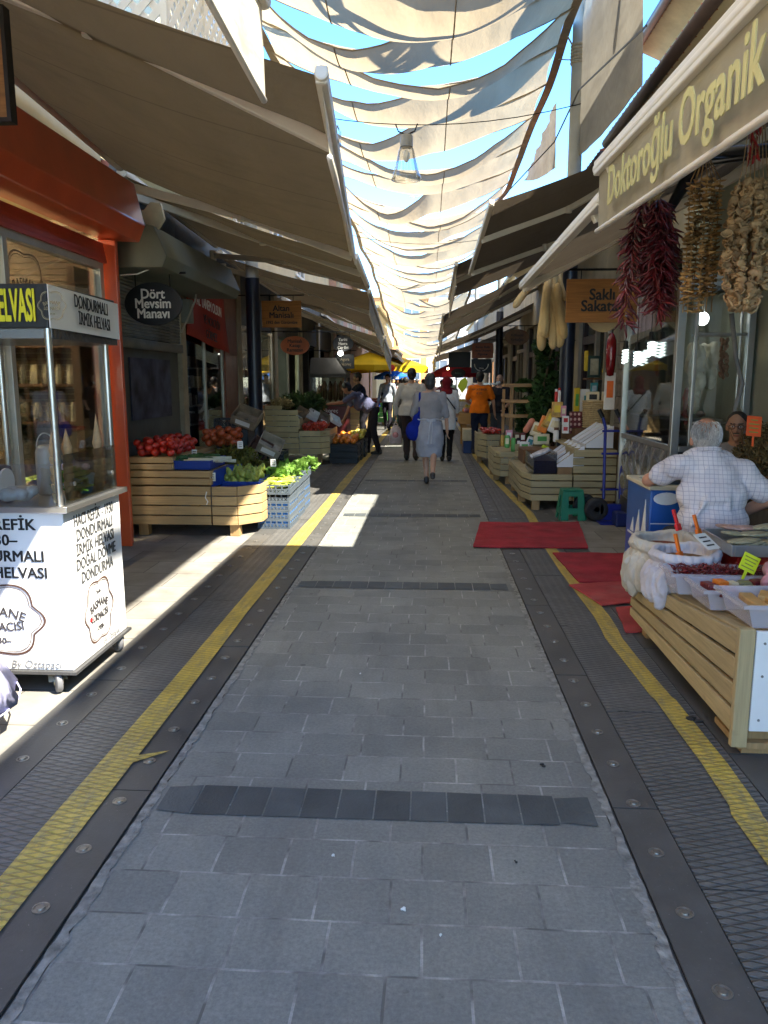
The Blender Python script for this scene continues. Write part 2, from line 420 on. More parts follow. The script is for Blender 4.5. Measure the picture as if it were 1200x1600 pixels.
# stone slabs beside the drains, with seams, and their bolts
mBOLT = M('bolt_steel', (.30, .29, .27), .42, .3, 30, .3, metallic=.8)
mJOINT = M('joint_dark', (.02, .02, .02), .9)
def slab_row(x0, x1, length, off, bolts_x, bolts_every, boff):
    b = MB(); y = YN+off
    while y < YF:
        b.bb(x0+.002, x1-.002, y+.004, y+length-.004, -.02, rnd(.001, .003)); y += length
    o = struct(b, 'stone_slab_row', mSLAB)
    struct(flat(x0, x1, YN, YF, -.004), 'slab_joint', mJOINT)
    rec = None; y = YN+boff; k = 0
    while y < 30:
        if y > 1.2 and k < 95:
            for bx in bolts_x:
                if rec is None:
                    q = MB(); q.lathe([(.026, .0025), (.026, .0045), (.0215, .0048), (.0205, .0028), (.013, .003), (.012, .0075), (.0, .0078)], (0, 0, 0), 14)
                    rec = q.build('bolt', mBOLT, None, smooth=40); rec.location = (bx, y, 0); rec.parent = o; rec['kind'] = 'structure'
                else:
                    c = rec.copy(); sc.collection.objects.link(c); c.parent = o; c.location = (bx+rnd(-.006, .006), y+rnd(-.01, .01), 0)
                k += 1
        y += bolts_every
    return o
slab_row(-1.222, -1.045, 1.62, .95, (-1.135,), .30, .1)
slab_row(.69, .855, 1.30, .25, (.772,), .30, .18)
slab_row(-1.78, -1.585, 1.62, .4, (-1.665,), .34, .0)
slab_row(1.275, 1.50, 1.30, .7, (1.40,), .42, .22)
def grate_row(x0, x1, length, off, mat, name):
    b = MB(); y = YN+off
    while y < YF:
        b.bb(x0+.003, x1-.003, y+.004, y+length-.004, -.02, rnd(.001, .004)); y += length
    struct(b, name, mat); struct(flat(x0, x1, YN, YF, -.004), 'grate_joint', mJOINT)
grate_row(-1.585, -1.222, 1.62, .28, mGRATE, 'drain_grate')
grate_row(.855, 1.275, 1.30, -.2, mGRATE, 'drain_grate')
def paint(pts, z, name):
    b = MB()
    for (y0, a0, c0), (y1, a1, c1) in zip(pts, pts[1:]):
        n_ = max(1, int((y1-y0)/.12))
        for i in range(n_):
            t0, t1 = i/n_, (i+1)/n_
            f = lambda t, k, j: k+(j-k)*t
            b.add([(f(t0, a0, a1), f(t0, y0, y1), z), (f(t0, c0, c1), f(t0, y0, y1), z), (f(t1, c0, c1), f(t1, y0, y1), z), (f(t1, a0, a1), f(t1, y0, y1), z)], [(0, 1, 2, 3)])
    return struct(b, name, mYEL)
wl = [(YN, -1.335, -1.205)]; y = YN
while y < 34:
    y += 1.3; wl.append((y, -1.335+rnd(-.012, .012), -1.205+rnd(-.01, .01)))
paint(wl, .0075, 'yellow_line')
struct(MB().add([(-1.21, 2.86, .0078), (-1.09, 2.97, .0078), (-1.08, 2.985, .0078), (-1.21, 2.93, .0078)], [(0, 1, 2, 3)]), 'yellow_smear', mYEL)
wr_ = [(YN, 1.10, 1.22), (1.5, 1.12, 1.235), (2.62, 1.105, 1.215), (2.68, 1.12, 1.225), (3.0, 1.13, 1.235), (3.35, 1.125, 1.23), (3.64, 1.125, 1.225), (3.68, 1.115, 1.215), (4.2, 1.10, 1.195), (4.55, 1.085, 1.19), (4.75, 1.10, 1.205), (5.0, 1.11, 1.215), (6.2, 1.09, 1.20), (8, 1.11, 1.21), (9, 1.15, 1.25), (11, 1.06, 1.16), (13, .98, 1.08), (16, .93, 1.03), (22, .98, 1.08), (34, .98, 1.08)]
paint(wr_, .0075, 'yellow_line')
# litter
for (x, y, s, c) in ((.6, 7.35, .016, 'w'), (.46, 7.2, .01, 'w'), (-.06, 2.05, .006, 'w'), (1.23, 3.42, .03, 'd'), (1.62, 3.5, .035, 'g'), (-.35, 3.9, .003, 'w'), (-.3, 2.3, .003, 'w'), (.3, 2.3, .005, 'd'), (.48, 2.95, .010, 'd'), (.05, 1.95, .004, 'w')):
    q = MB()
    for k in range(4): q.ell((x+rnd(-s, s), y+rnd(-s, s), .006), (s*rnd(.4, 1), s*rnd(.3, .7), .004), 7, 4)
    q.build('litter_scrap', M('litter_'+c, {'w': (.7, .7, .68), 'd': (.03, .03, .03), 'g': (.02, .18, .13)}[c], .7), None, smooth=True, kind='stuff')['label'] = 'small scrap of litter lying on the paving'
# ================================================================ buildings
mWALLR = M('beige_plaster', (.44, .39, .29), .8, .14, 2.5, .3, 30, dirt=.35)
mWALLG = M('greenish_plaster', (.42, .44, .33), .8, .12, 2, .25, 30, dirt=.2)
mWALLC = M('cream_plaster', (.62, .54, .36), .8, .12, 2, .25, 30, dirt=.2)
mWALLY = M('pale_yellow_plaster', (.66, .60, .42), .8, .1, 2, .2, 30)
mDARKW = M('dark_shopfront', (.045, .042, .038), .55, .4, 3, .1)
mDGREY = M('dark_grey_panel', (.10, .105, .095), .5, .25, 3, .1, dirt=.5)
mFRAME = M('aluminium_frame', (.44, .42, .36), .4, .12, 5, .05, metallic=.4, dirt=.25)
mTAN = M('tan_pilaster', (.36, .31, .22), .7, .15, 4, .2, dirt=.35)
mRED = M('orange_red_paint', (.60, .085, .022), .32, .12, 3, .05, spec=.55, coat=.3)
mRED2 = M('red_slat_paint', (.42, .05, .02), .4, .15, 3, .05)
mBRICK = M('red_brown_tile', (.22, .075, .045), .45, .2, 6, .1)
mGL = glass('shop_glass'); mGLD = glass('dark_shop_glass', (.55, .55, .5), .08)
mBLK = M('black_metal', (.015, .015, .016), .4, .3, 8, .05, metallic=.3)
mWHT = M('white_paint', (.80, .80, .77), .4, .05, 5, .04)
mNAVY = M('navy_paint', (.012, .016, .032), .35, .3, 5, .05, spec=.5)
mSTEEL = M('brushed_steel', (.50, .49, .46), .28, .1, 5, .06, 80, metallic=.9)
mCREAMBAR = M('cream_aluminium', (.74, .68, .57), .4, .06, 6, .04, spec=.5)
mLETW = M('white_letter', (.80, .77, .70), .5, .05); mLETB = M('black_letter', (.012, .012, .012), .5, .05)
mLETY = M('yellow_letter', (.80, .72, .03), .5, .05); mLETC = M('pale_cream_letter', (.82, .78, .42), .6, .05)
def room(b, x0, x1, y0, y1, z0, z1): # five inner faces of a shop
    b.bb(x0-.1, x0, y0, y1, z0, z1); b.bb(x0, x1, y0-.1, y0, z0, z1); b.bb(x0, x1, y1, y1+.1, z0, z1); b.bb(x0, x1, y0, y1, z1, z1+.1)
# ---- shop 1 (left, near): glazed sweet shop with red roller shutter box
s1 = thing('sweet_shop', 'glass fronted sweet shop with orange red shutter box and red door post', 'shop', (-3.0, 5, 0))
q = MB(); q.bb(-6.3, -2.97, 7.30, 7.45, 0, 3.4); q.bb(-3.15, -2.97, -4, 7.30, 3.12, 3.4); q.bb(-3.12, -2.95, -4, 7.0, .02, .58)
q.bb(-6.3, -6.2, -4, 7.3, 0, 3.4); q.bb(-6.2, -3.15, -4, 7.3, 3.02, 3.12); q.bb(-6.2, -3.15, -4.1, -4, 0, 3.12); q.build('wall', mWALLC, s1)
q = MB(); q.prism([(-2.97, 2.80), (-2.62, 2.78), (-2.56, 2.92), (-2.64, 3.28), (-2.97, 3.44)], 'Y', -4, 7.12); q.build('shutter_box', mRED, s1, bevel=.012)
q = MB()
for i in range(5): q.bb(-2.94+.006*i, -2.90+.006*i, -4, 6.98, 2.72-.035*i, 2.752-.035*i)
q.build('shutter_slats', mRED2, s1)
q = MB(); q.bb(-2.97, -2.84, 7.03, 7.16, 0, 2.80); q.bb(-2.96, -2.80, 7.00, 7.03, 0, 2.79); q.build('door_post', mRED, s1, bevel=.006)
q = MB()
for (a, b_) in ((5.3, 5.36), (6.88, 6.96)): q.bb(-2.96, -2.90, a, b_, .58, 2.62)
q.bb(-2.97, -2.90, -4, 6.96, 2.52, 2.62); q.bb(-2.965, -2.895, -4, 6.96, .56, .62); q.bb(-2.955, -2.905, 3.9, 3.96, .58, 2.6)
q.build('window_frame', mFRAME, s1, bevel=.004)
q = MB(); q.bb(-2.935, -2.93, -4, 6.9, .6, 2.55); q.build('window_pane', mGL, s1)
mLOGOG = M('etched_logo', (.10, .075, .045), .6)
def cloud(sx, sy, n=72):
    pts = []
    for i in range(n):
        a = 2*math.pi*i/n
        r = 1+.10*math.cos(2*a)*-1+.075*abs(math.cos(3*a))+.05*math.cos(6*a)
        pts.append((math.cos(a)*sx*r, math.sin(a)*sy*r))
    return pts
def logo(org, right, up, wd, ht, parent, mo, ml, small=True, ext=.002, full=True):
    """scalloped shop badge: two outline rings and curved lettering"""
    r_, u_ = V(right), V(up); nn = r_.cross(u_); org = V(org)
    q = MB()
    for (k0, k1, e) in ((1.0, .95, ext), (.915, .895, ext)):
        A, B = cloud(wd/2*k0, ht/2*k0), cloud(wd/2*k1, ht/2*k1); n_ = len(A)
        for i in range(n_):
            j = (i+1) % n_
            P = [org+r_*p[0]+u_*p[1]+nn*e for p in (A[i], A[j], B[j], B[i])]; q.quad(*P)
    q.build('badge_outline', mo, parent)
    text('BASMANE', ml, org+u_*ht*.12, right, up, ht*.20, parent, ext, .86*wd/ht*.82, .006, curve=wd*.75)
    text('LOKMACISI', ml, org-u_*ht*.12, right, up, ht*.19, parent, ext, .72*wd/ht*.82, .006, curve=-wd*2.2)
    text('–1930–', ml, org-u_*ht*.33, right, up, ht*.13, parent, ext, .9*wd/ht*.8, .004)
    if small: text('Tarihi', ml, org+u_*ht*.33, right, up, ht*.10, parent, ext, .8)
    q = MB(); q.ell(org-u_*ht*.12-r_*wd*.29+nn*ext, (ht*.025,)*3, 8, 6)
    return q
logo((-2.925, 5.62, 2.18), (0, 1, 0), (0, 0, 1), .62, .52, s1, mLOGOG, mLOGOG, small=False)
# shop interior
mWARM = M('pale_cabinet', (.55, .50, .38), .5, .1); mDKWOOD = wood('dark_brown_wood', (.14, .07, .03), 'V')
q = MB(); q.bb(-3.05, -2.985, 6.55, 6.85, .62, 2.5); q.build('wood_panel', mDKWOOD, s1)
q = MB(); q.bb(-4.55, -4.45, 5.9, 6.0, .0, 2.55); q.bb(-4.55, -4.45, 6.9, 7.0, 0, 2.55); q.bb(-4.55, -4.45, 5.9, 7.0, 2.5, 2.6); q.bb(-4.9, -4.8, 4.6, 4.7, 0, 2.6); q.build('inner_frame', mWARM, s1)
dc = thing('display_counter', 'lit glass pastry counter inside the sweet shop window', 'counter', (-4.2, 5.4, 0))
q = MB(); q.bb(-4.6, -3.7, 4.2, 7.0, 0, .84); q.build('base', mWARM, dc, bevel=.01)
q = MB(); q.bb(-4.6, -3.72, 4.2, 7.0, .86, .88); q.bb(-4.6, -4.1, 4.2, 7.0, 1.12, 1.14); q.build('shelf', mWARM, dc)
q = MB(); q.bb(-3.715, -3.71, 4.2, 7.0, .84, 1.3); q.build('glass_front', mGL, dc)
mPAST = M('golden_pastry', (.55, .28, .06), .5, .4, 20, .5)
q = MB()
for i in range(150): q.ell((rnd(-4.5, -3.8), rnd(4.3, 6.9), .895+rnd(0, .05)), (.035, .03, .022), 7, 5)
for i in range(60): q.ell((rnd(-4.55, -4.15), rnd(4.3, 6.9), 1.155+rnd(0, .03)), (.035, .03, .022), 7, 5)
o = q.build('pastry_heap', mPAST, None, smooth=True, kind='stuff'); tag(o, 'golden pastries heaped in the lit counter of the sweet shop', 'pastries')
q = MB(); q.bb(-4.4, -4.3, 4.4, 6.9, 3.0, 3.03); o = q.build('strip_light', emit('shop_strip', (1, .82, .55), 14), None); tag(o, 'strip light on the ceiling of the sweet shop', 'lamp')
sh = thing('wall_shelf', 'dark shelves of jars on the back wall of the sweet shop', 'shelf', (-6.1, 5.8, 0))
q = MB()
for z in (1.2, 1.55, 1.9, 2.25): q.bb(-6.19, -5.9, 4.0, 7.2, z, z+.025)
q.build('board', mDKWOOD, sh)
mJARS = M('glass_jars', (.42, .38, .26), .2, .5, 9, .0, island=.5, spec=.6)
q = MB()
for z in (1.225, 1.575, 1.925, 2.275):
    for i in range(26): q.lathe([(.045, 0), (.05, .02), (.05, .15), (.035, .19), (.03, .21)], (-6.05, 4.1+i*.118, z), 8)
o = q.build('jar_row', mJARS, sh, smooth=40)
es = thing('end_shelf', 'shelves of jars before a brown slatted blind inside the sweet shop', 'shelf', (-4.5, 7.2, 0))
q = MB()
for z in (1.15, 1.5, 1.85): q.bb(-6.1, -3.25, 7.05, 7.27, z, z+.02)
q.build('board', mDKWOOD, es)
q = MB()
for k in range(34): q.bb(-6.1, -3.2, 7.275, 7.29, 1.1+k*.055, 1.145+k*.055)
q.build('slat_blind', M('brown_blind', (.22, .15, .08), .6, .2), es)
q = MB()
for z in (1.17, 1.52, 1.87):
    for i in range(24): 
        r_ = rnd(.03, .05); q.lathe([(r_*.9, 0), (r_, .01), (r_, rnd(.08, .16)), (r_*.6, .18), (0, .18)], (-6.05+i*.118, 7.14, z), 8)
q.build('jar_row', mJARS, es, smooth=40)
q = MB()
for i in range(5): q.bb(-5.9+.5*i, -5.5+.5*i, 7.0, 7.2, .96, 1.0)
q.build('tray_row', mSTEEL, es)
# upper storey of the near left building, pale facade
lb = thing('pale_building', 'pale upper storey with white lattice balcony above the sweet shop awning', 'building', (-3.6, 4, 3.4))
q = MB(); q.bb(-12, -3.05, -10, 7.4, 3.4, 6.6); q.build('upper_wall', mWALLY, lb)
bal = MB(); bal.bb(-4.6, -2.42, 7.55, 10.2, 4.40, 4.52); bal.build('balcony_slab', mWALLY, lb)
mLAT = M('white_lattice', (.82, .82, .80), .5, .05)
q = MB()
def lattice(b, p0, ux, L, H, z0):
    s = .19; ux = V(ux)
    k = -H
    while k < L:
        for sg in (1, -1):
            a0, a1 = max(0, k), min(L, k+H)
            if a1-a0 > .02:
                za, zb = (a0-k, a1-k) if sg > 0 else (H-(a0-k), H-(a1-k))
                pa, pb = V(p0)+ux*a0+V((0, 0, z0+za)), V(p0)+ux*a1+V((0, 0, z0+zb))
                nrm = ux.cross(V((0, 0, 1)))
                b.beam(pa+nrm*.008*sg, pb+nrm*.008*sg, .014, .07, up=nrm.cross((pb-pa).normalized()))
        k += s
    for zz in (z0, z0+H): b.beam(V(p0)+V((0, 0, zz)), V(p0)+ux*L+V((0, 0, zz)), .05, .06)
    for aa in (0, L/2, L): b.beam(V(p0)+ux*aa+V((0, 0, z0)), V(p0)+ux*aa+V((0, 0, z0+H)), .06, .06, up=(0, 1, 0))
lattice(q, (-4.6, 7.58, 0), (1, 0, 0), 2.15, 1.5, 4.52); lattice(q, (-2.45, 7.6, 0), (0, 1, 0), 2.5, 1.5, 4.52)
q.build('lattice_screen', mLAT, lb)
# ---- grocer's shop and the rest of the left shopfronts
XL = -3.22
lr = thing('left_shop_row', 'row of dark shopfronts with tan pilasters along the left of the lane', 'shop row', (-3.3, 14, 0))
q = MB(); q.bb(-3.5, XL, 7.45, 10.0, 0, .9); q.bb(-3.52, XL-.012, 7.45, 10.0, .9, 2.0); q.bb(-3.5, XL, 7.45, 10.0, 2.55, 3.7); q.build('dark_wall', mDGREY, lr)
q = MB(); q.bb(-3.5, XL-.02, 10.0, 26, 2.5, 3.6); q.bb(-6.2, -6.1, 10, 26, 0, 3.6); q.bb(-6.1, -3.5, 10, 26, 3.5, 3.6)
for y_ in (13.0, 16.2, 19.4, 22.6, 26): q.bb(-6.1, -3.5, y_, y_+.1, 0, 3.5)
q.bb(-6.1, -3.5, 9.9, 10, 0, 3.5); q.build('inner_wall', mDARKW, lr)
q = MB()
for (a, b_) in ((9.93, 10.13), (12.9, 13.2), (16.05, 16.35), (19.3, 19.55), (22.5, 22.75), (25.9, 26.1)): MB().bb(XL-.1, XL+.05, a, b_, 0, 3.3).build('pilaster', mTAN, lr, bevel=.01)
q = MB(); q.bb(XL-.09, XL+.03, 12.15, 12.9, 0, 3.1); q.build('tiled_pier', mBRICK, lr)
q = MB()
for (a, b_, z0) in ((10.13, 12.15, .55), (13.2, 16.05, .62), (16.35, 19.3, .1)):
    q = MB(); q.bb(XL-.04, XL, a, a+.06, z0, 2.5); q.bb(XL-.04, XL, b_-.06, b_, z0, 2.5); q.bb(XL-.04, XL, a, b_, z0, z0+.06); q.bb(XL-.04, XL, (a+b_)/2-.03, (a+b_)/2+.03, z0, 2.5)
    wf = q.build('window_frame', mFRAME, lr)
    if z0 > .3: MB().bb(XL-.02, XL-.016, a+.06, b_-.06, z0+.05, 2.45).build('pane', mGL, wf); MB().bb(XL-.1, XL-.02, a, b_, 0, z0).build('window_plinth', M('pale_panel', (.5, .5, .46), .5, .1, dirt=.3), lr)
# corrugated roller shutter above the grocer's door, and poster
mCORR = M('grey_corrugated', (.20, .20, .175), .55, .2, 5, .05, metallic=.2, dirt=.4)
q = MB()
for i in range(24): q.tube([(XL+.03, 7.5, 2.03+i*.036), (XL+.03, 9.9, 2.03+i*.036)], .017, 6)
q.bb(XL, XL+.07, 7.47, 9.92, 1.9, 2.0); q.build('roller_shutter', mCORR, lr, smooth=True)
mPOST = M('dark_blue_poster', (.05, .055, .085), .5, .9, 4, .0, island=0)
o = MB().bb(XL-.005, XL+.012, 8.25, 9.55, 1.12, 1.80).build('wall_poster', mPOST, None); tag(o, 'faded dark blue poster of fruit on the grey wall under the shutter', 'poster')
q = MB(); q.prism([(XL, 2.62), (-2.55, 2.62), (-2.50, 2.72), (-2.62, 3.0), (XL, 3.12)], 'Y', 7.5, 10.4); o = q.build('awning_casing', M('green_grey_box', (.12, .135, .11), .5, .2, 2, .05), None, bevel=.01); tag(o, 'grey green metal casing jutting over the oval grocer sign', 'casing')
# red banner
bn = thing('red_banner', 'torn red banner with pale lettering over the grocer window', 'banner', (XL, 11, 2.5))
q = MB(); q.grid(lambda u, v: (XL+.05+.02*math.sin(u*9+v*3)+.05*(1-v)*u, 10.15+u*1.95, 2.95-.80*(1-v)-.18*u*(1-v)), 18, 8); q.build('cloth', M('red_cloth', (.34, .035, .022), .7, .2, 3, .1), bn, solid=.004, smooth=True)
text('HER ŞEY', mLETB, (XL+.10, 11.0, 2.82), (0, 1, -.06), (0, 0, 1), .2, bn, .003, .8, .01)
text('AL TANEM OLSUN', mLETW, (XL+.115, 11.05, 2.58), (0, 1, -.06), (0, 0, 1), .19, bn, .003, .78, .01)
text('VE NOROVİN', mLETB, (XL+.13, 11.1, 2.36), (0, 1, -.07), (0, 0, 1), .17, bn, .003, .8, .01)
text('GÖRMEZ', mLETB, (XL+.145, 11.0, 2.17), (0, 1, -.07), (0, 0, 1), .17, bn, .003, .8, .01)
# lit goods behind the left windows
def goods(name, x0, x1, y0, y1, zs, mats, n, label, cat, size=(.09, .12)):
    t = thing(name, label, cat, ((x0+x1)/2, (y0+y1)/2, zs[0]-.05))
    q = MB()
    for z in zs: q.bb(x0-.05, x1+.05, y0, y1, z-.02, z)
    q.build('board', mFRAME, t)
    for k, mt in enumerate(mats):
        q = MB()
        for z in zs:
            for i in range(n):
                yy = y0+.06+(y1-y0-.12)*(i+rnd(.2, .8))/n; h = rnd(*size)*1.6; s_ = rnd(*size)
                if (i*7+int(z*100)) % len(mats) == k: q.bb(rnd(x0, x1)-s_/2, rnd(x0, x1)+s_/2, yy-s_*.45, yy+s_*.45, z+.001, z+h)
        q.build('packet_row', mt, t)
    return t
mOR = M('orange_packet', (.75, .22, .03), .4, .2, 9); mTEAL = M('teal_packet', (.05, .25, .28), .4, .2, 9); mBRN = M('brown_packet', (.16, .08, .05), .5, .3, 9); mCRM = M('cream_packet', (.7, .62, .42), .5, .15, 9)
mGRN = M('green_packet', (.10, .35, .08), .4, .3, 9); mPNK = M('pink_packet', (.6, .25, .32), .4, .3, 9); mWPK = M('white_packet', (.74, .73, .70), .4, .1, 9); mMAR = M('maroon_packet', (.13, .02, .025), .4, .2, 9)
goods('goods_shelf', -3.75, -3.6, 11.2, 12.1, (.9, 1.18, 1.46, 1.75), (mCRM, mBRN, mWPK), 8, 'shelves of cream and brown packets behind the grocer window', 'shelf')
goods('goods_shelf', -3.75, -3.6, 13.3, 14.6, (.72, .95, 1.2, 1.5, 1.8), (mOR, mWPK, mTEAL, mCRM, mOR), 10, 'shelves of orange and teal packets in the window behind the navy pole', 'shelf')
goods('goods_shelf', -3.7, -3.5, 14.8, 15.9, (.8, 1.05, 1.3, 1.6), (mWPK, mPNK, mCRM, mMAR), 9, 'shelves of pale packets in the bright window right of the navy pole', 'shelf')
for (x, y, z, s_, c_, lb_) in ((-4.2, 13.9, 2.42, 7, (1, .9, .7), 'orange and teal packets'), (-4.3, 15.4, 2.42, 6, (1, .92, .8), 'pale packets'), (-4.6, 17.8, 2.45, 9, (.85, 1, .75), 'green lit doorway')):
    o = MB().bb(x-.06, x+.06, y-.5, y+.5, z, z+.04).build('tube_lamp', emit('tube_%d' % int(y), c_, s_), None); tag(o, 'lit tube lamp on the ceiling above the %s' % lb_, 'lamp')
o = MB().bb(-5.6, -5.5, 16.5, 19.2, .1, 2.4).build('green_partition', M('green_tile', (.35, .5, .3), .4, .1), None); tag(o, 'pale green wall inside the doorway under the red oval sign', 'partition')
# left upper storeys beyond
def block(name, x0, x1, y0, y1, z0, z1, mat, label, wins=(), face='X', cat='building', roof=True):
    t = thing(name, label, cat, ((x0+x1)/2, y0, z0))
    MB().bb(x0, x1, y0, y1, z0, z1).build('wall', mat, t)
    if roof: MB().bb(x0-.15, x1+.15, y0-.15, y1+.15, z1, z1+.14).build('cornice', mWALLC, t)
    for (c, z, w_, h_) in wins:
        xf = x1 if x1 < 0 else x0; sg = 1 if x1 < 0 else -1
        if face == 'X':
            f = MB()
            for (a, b_, e, g) in ((c-w_/2-.06, c+w_/2+.06, z-h_/2-.06, z-h_/2), (c-w_/2-.06, c+w_/2+.06, z+h_/2, z+h_/2+.06), (c-w_/2-.06, c-w_/2, z-h_/2, z+h_/2), (c+w_/2, c+w_/2+.06, z-h_/2, z+h_/2), (c-.02, c+.02, z-h_/2, z+h_/2)): f.bb(xf-.02*sg, xf+.05*sg, a, b_, e, g)
            fo = f.build('window', mWHT, t)
            MB().bb(xf-.01*sg, xf+.012*sg, c-w_/2, c+w_/2, z-h_/2, z+h_/2).build('pane', M('window_dark', (.10, .13, .16), .08, .3, 1, 0, spec=.8), fo)
        else:
            f = MB()
            for (a, b_, e, g) in ((c-w_/2-.06, c+w_/2+.06, z-h_/2-.06, z-h_/2), (c-w_/2-.06, c+w_/2+.06, z+h_/2, z+h_/2+.06), (c-w_/2-.06, c-w_/2, z-h_/2, z+h_/2), (c+w_/2, c+w_/2+.06, z-h_/2, z+h_/2), (c-.02, c+.02, z-h_/2, z+h_/2)): f.bb(a, b_, y0-.05, y0+.02, e, g)
            fo = f.build('window', mWHT, t)
            MB().bb(c-w_/2, c+w_/2, y0-.012, y0+.01, z-h_/2, z+h_/2).build('pane', M('window_dark', (.10, .13, .16), .08, .3, 1, 0, spec=.8), fo)
    return t
block('upper_building', -10, -3.3, 10.3, 26, 3.6, 6.4, mWALLY, 'pale yellow upper storey seen between the left awnings', [(11.2, 4.9, 1.1, 1.5), (14, 4.9, 1.1, 1.5), (17, 4.9, 1.1, 1.5), (20, 4.9, 1.1, 1.5)])
block('shop_building', -10, -2.9, 26, 40, 0, 5.0, M('pink_plaster', (.5, .33, .27), .8, .12, 2, .2), 'pinkish building behind the left yellow parasol', [(28.5, 3.6, 1.2, 1.3), (32, 3.6, 1.2, 1.3), (36, 3.6, 1.2, 1.3)])
block('shop_building', -10, -2.7, 40.2, 58, 0, 5.2, mWALLC, 'cream building far along the left side', [(43, 3.6, 1.2, 1.3), (48, 3.6, 1.2, 1.3)])
block('end_building', -9, -.2, 72, 82, 0, 9.0, M('orange_plaster', (.62, .28, .10), .8, .1, 2, .2), 'orange building closing the far end of the lane', [(-4, 2.6, 1.5, 1.8), (-1.6, 2.6, 1.5, 1.8), (-1.6, 5.4, 1.3, 1.4), (-1.6, 7.9, 1.3, 1.2), (-4, 5.4, 1.3, 1.4)], 'Y')
block('end_building', -.1, 9, 74, 84, 0, 9.5, M('grey_plaster', (.50, .47, .42), .8, .1, 2, .2), 'grey white building closing the far end of the lane', [(1.0, 2.6, 1.4, 1.6), (3.3, 2.6, 1.4, 1.6), (1.0, 4.9, 1.4, 1.4), (3.3, 4.9, 1.4, 1.4), (1, 7.6, 1.4, 1.4), (3.3, 7.6, 1.4, 1.4)], 'Y')
# ---- right side buildings
XR = 2.78
rb = thing('right_shop_row', 'row of beige shopfronts with brown door frames along the right of the lane', 'shop row', (XR, 14, 0))
q = MB(); q.bb(XR, XR+.25, 8.9, 40, 3.0, 4.6); q.bb(XR+2.4, XR+2.5, 8.9, 40, 0, 3.0); q.bb(XR+.25, XR+2.4, 8.9, 40, 2.95, 3.0)
for (a, b_) in ((8.75, 9.0), (11.6, 12.1), (14.8, 15.6), (18.2, 19.0), (22.6, 23.4), (27, 28), (33, 34), (39, 40)): q.bb(XR, XR+.25, a, b_, 0, 3.0)
for y_ in (12, 15.4, 18.8, 23.2, 27.8, 33.8): q.bb(XR+.25, XR+2.4, y_, y_+.1, 0, 3)
q.build('wall', mWALLR, rb)
for (a, b_) in ((9.0, 9.9), (13.6, 14.8), (17.2, 18.2), (21.4, 22.6), (25.5, 27), (31, 33)):
    q = MB(); q.bb(XR+.06, XR+.14, a, a+.14, 0, 3); q.bb(XR+.06, XR+.14, b_-.14, b_, 0, 3); q.bb(XR+.06, XR+.14, a+.14, b_-.14, 2.2, 2.34)
    q.build('door_frame', M('dark_brown_paint', (.055, .03, .022), .45, .2), rb)
for (a, b_) in ((9.9, 11.6), (12.1, 13.6), (15.6, 17.2), (19.0, 21.4), (23.4, 25.5), (28, 31), (34, 39)):
    q = MB(); q.bb(XR+.04, XR+.12, a, a+.12, .6, 3); q.bb(XR+.04, XR+.12, b_-.12, b_, .6, 3); q.bb(XR+.04, XR+.12, a+.12, b_-.12, 2.4, 2.5); q.bb(XR+.04, XR+.12, (a+b_)/2-.05, (a+b_)/2+.05, .6, 2.4)
    wf = q.build('window_frame', mTAN, rb); MB().bb(XR+.03, XR+.2, a, b_, 0, .6).build('window_plinth', mTAN, rb)
    MB().bb(XR+.10, XR+.104, a+.12, b_-.12, .6, 2.4).build('pane', mGLD, wf)
# stone-clad pier beside the offal shop
mSTONE = M('stone_cladding', (.30, .25, .20), .8, .45, 7, .8, 12)
q = MB()
for i in range(34):
    z = (i//2)*.19; q.bb(XR-.06-rnd(0, .025), XR-.002, 10.7+(i % 2)*.42, 11.1+(i % 2)*.42, z+.004, z+.186)
o = q.build('stone_pier', mSTONE, None, bevel=.012); tag(o, 'rough stone clad pier beside the brown doorway on the right', 'pier')
# near right shop wall (greenish), its dark red fascia
nr = thing('spice_shop_wall', 'greenish plaster shop wall beside the glass meat cabinet', 'shop', (2.85, 5, 0))
q = MB(); q.bb(2.80, 6, -3, 8.75, 0, 4.15); q.build('wall', mWALLG, nr)
q = MB(); q.bb(2.72, 2.80, 5.4, 5.52, 0, 2.5); q.bb(2.74, 2.80, 5.52, 6.2, 0, 2.3); q.build('door_frame', M('tan_door', (.40, .33, .22), .5, .15, 3), nr)
fs = thing('fascia_sign', 'dark red shop fascia with black lettering behind the hanging dried peppers', 'sign', (2.7, 5.5, 2.6))
MB().bb(2.70, 2.80, 3.2, 6.9, 2.38, 2.86).build('board', M('dark_red_board', (.10, .010, .010), .35, .2), fs)
text('Doktoroğlu Organik', mLETB, (2.69, 5.2, 2.62), (0, -1, 0), (0, 0, 1), .34, fs, .006, 1, .02)
rn = thing('tall_building', 'unseen tall cream building above the spice shop awning, sized to shade the lane', 'building', (3, 0, 0))
MB().bb(2.80, 9, -14, 4.3, 4.15, 6.5).build('wall', mWALLC, rn)  # out of view; height set by where its shade falls on the lane
MB().bb(2.45, 9, -14, 4.3, 6.5, 6.62).build('eave', mWALLC, rn)
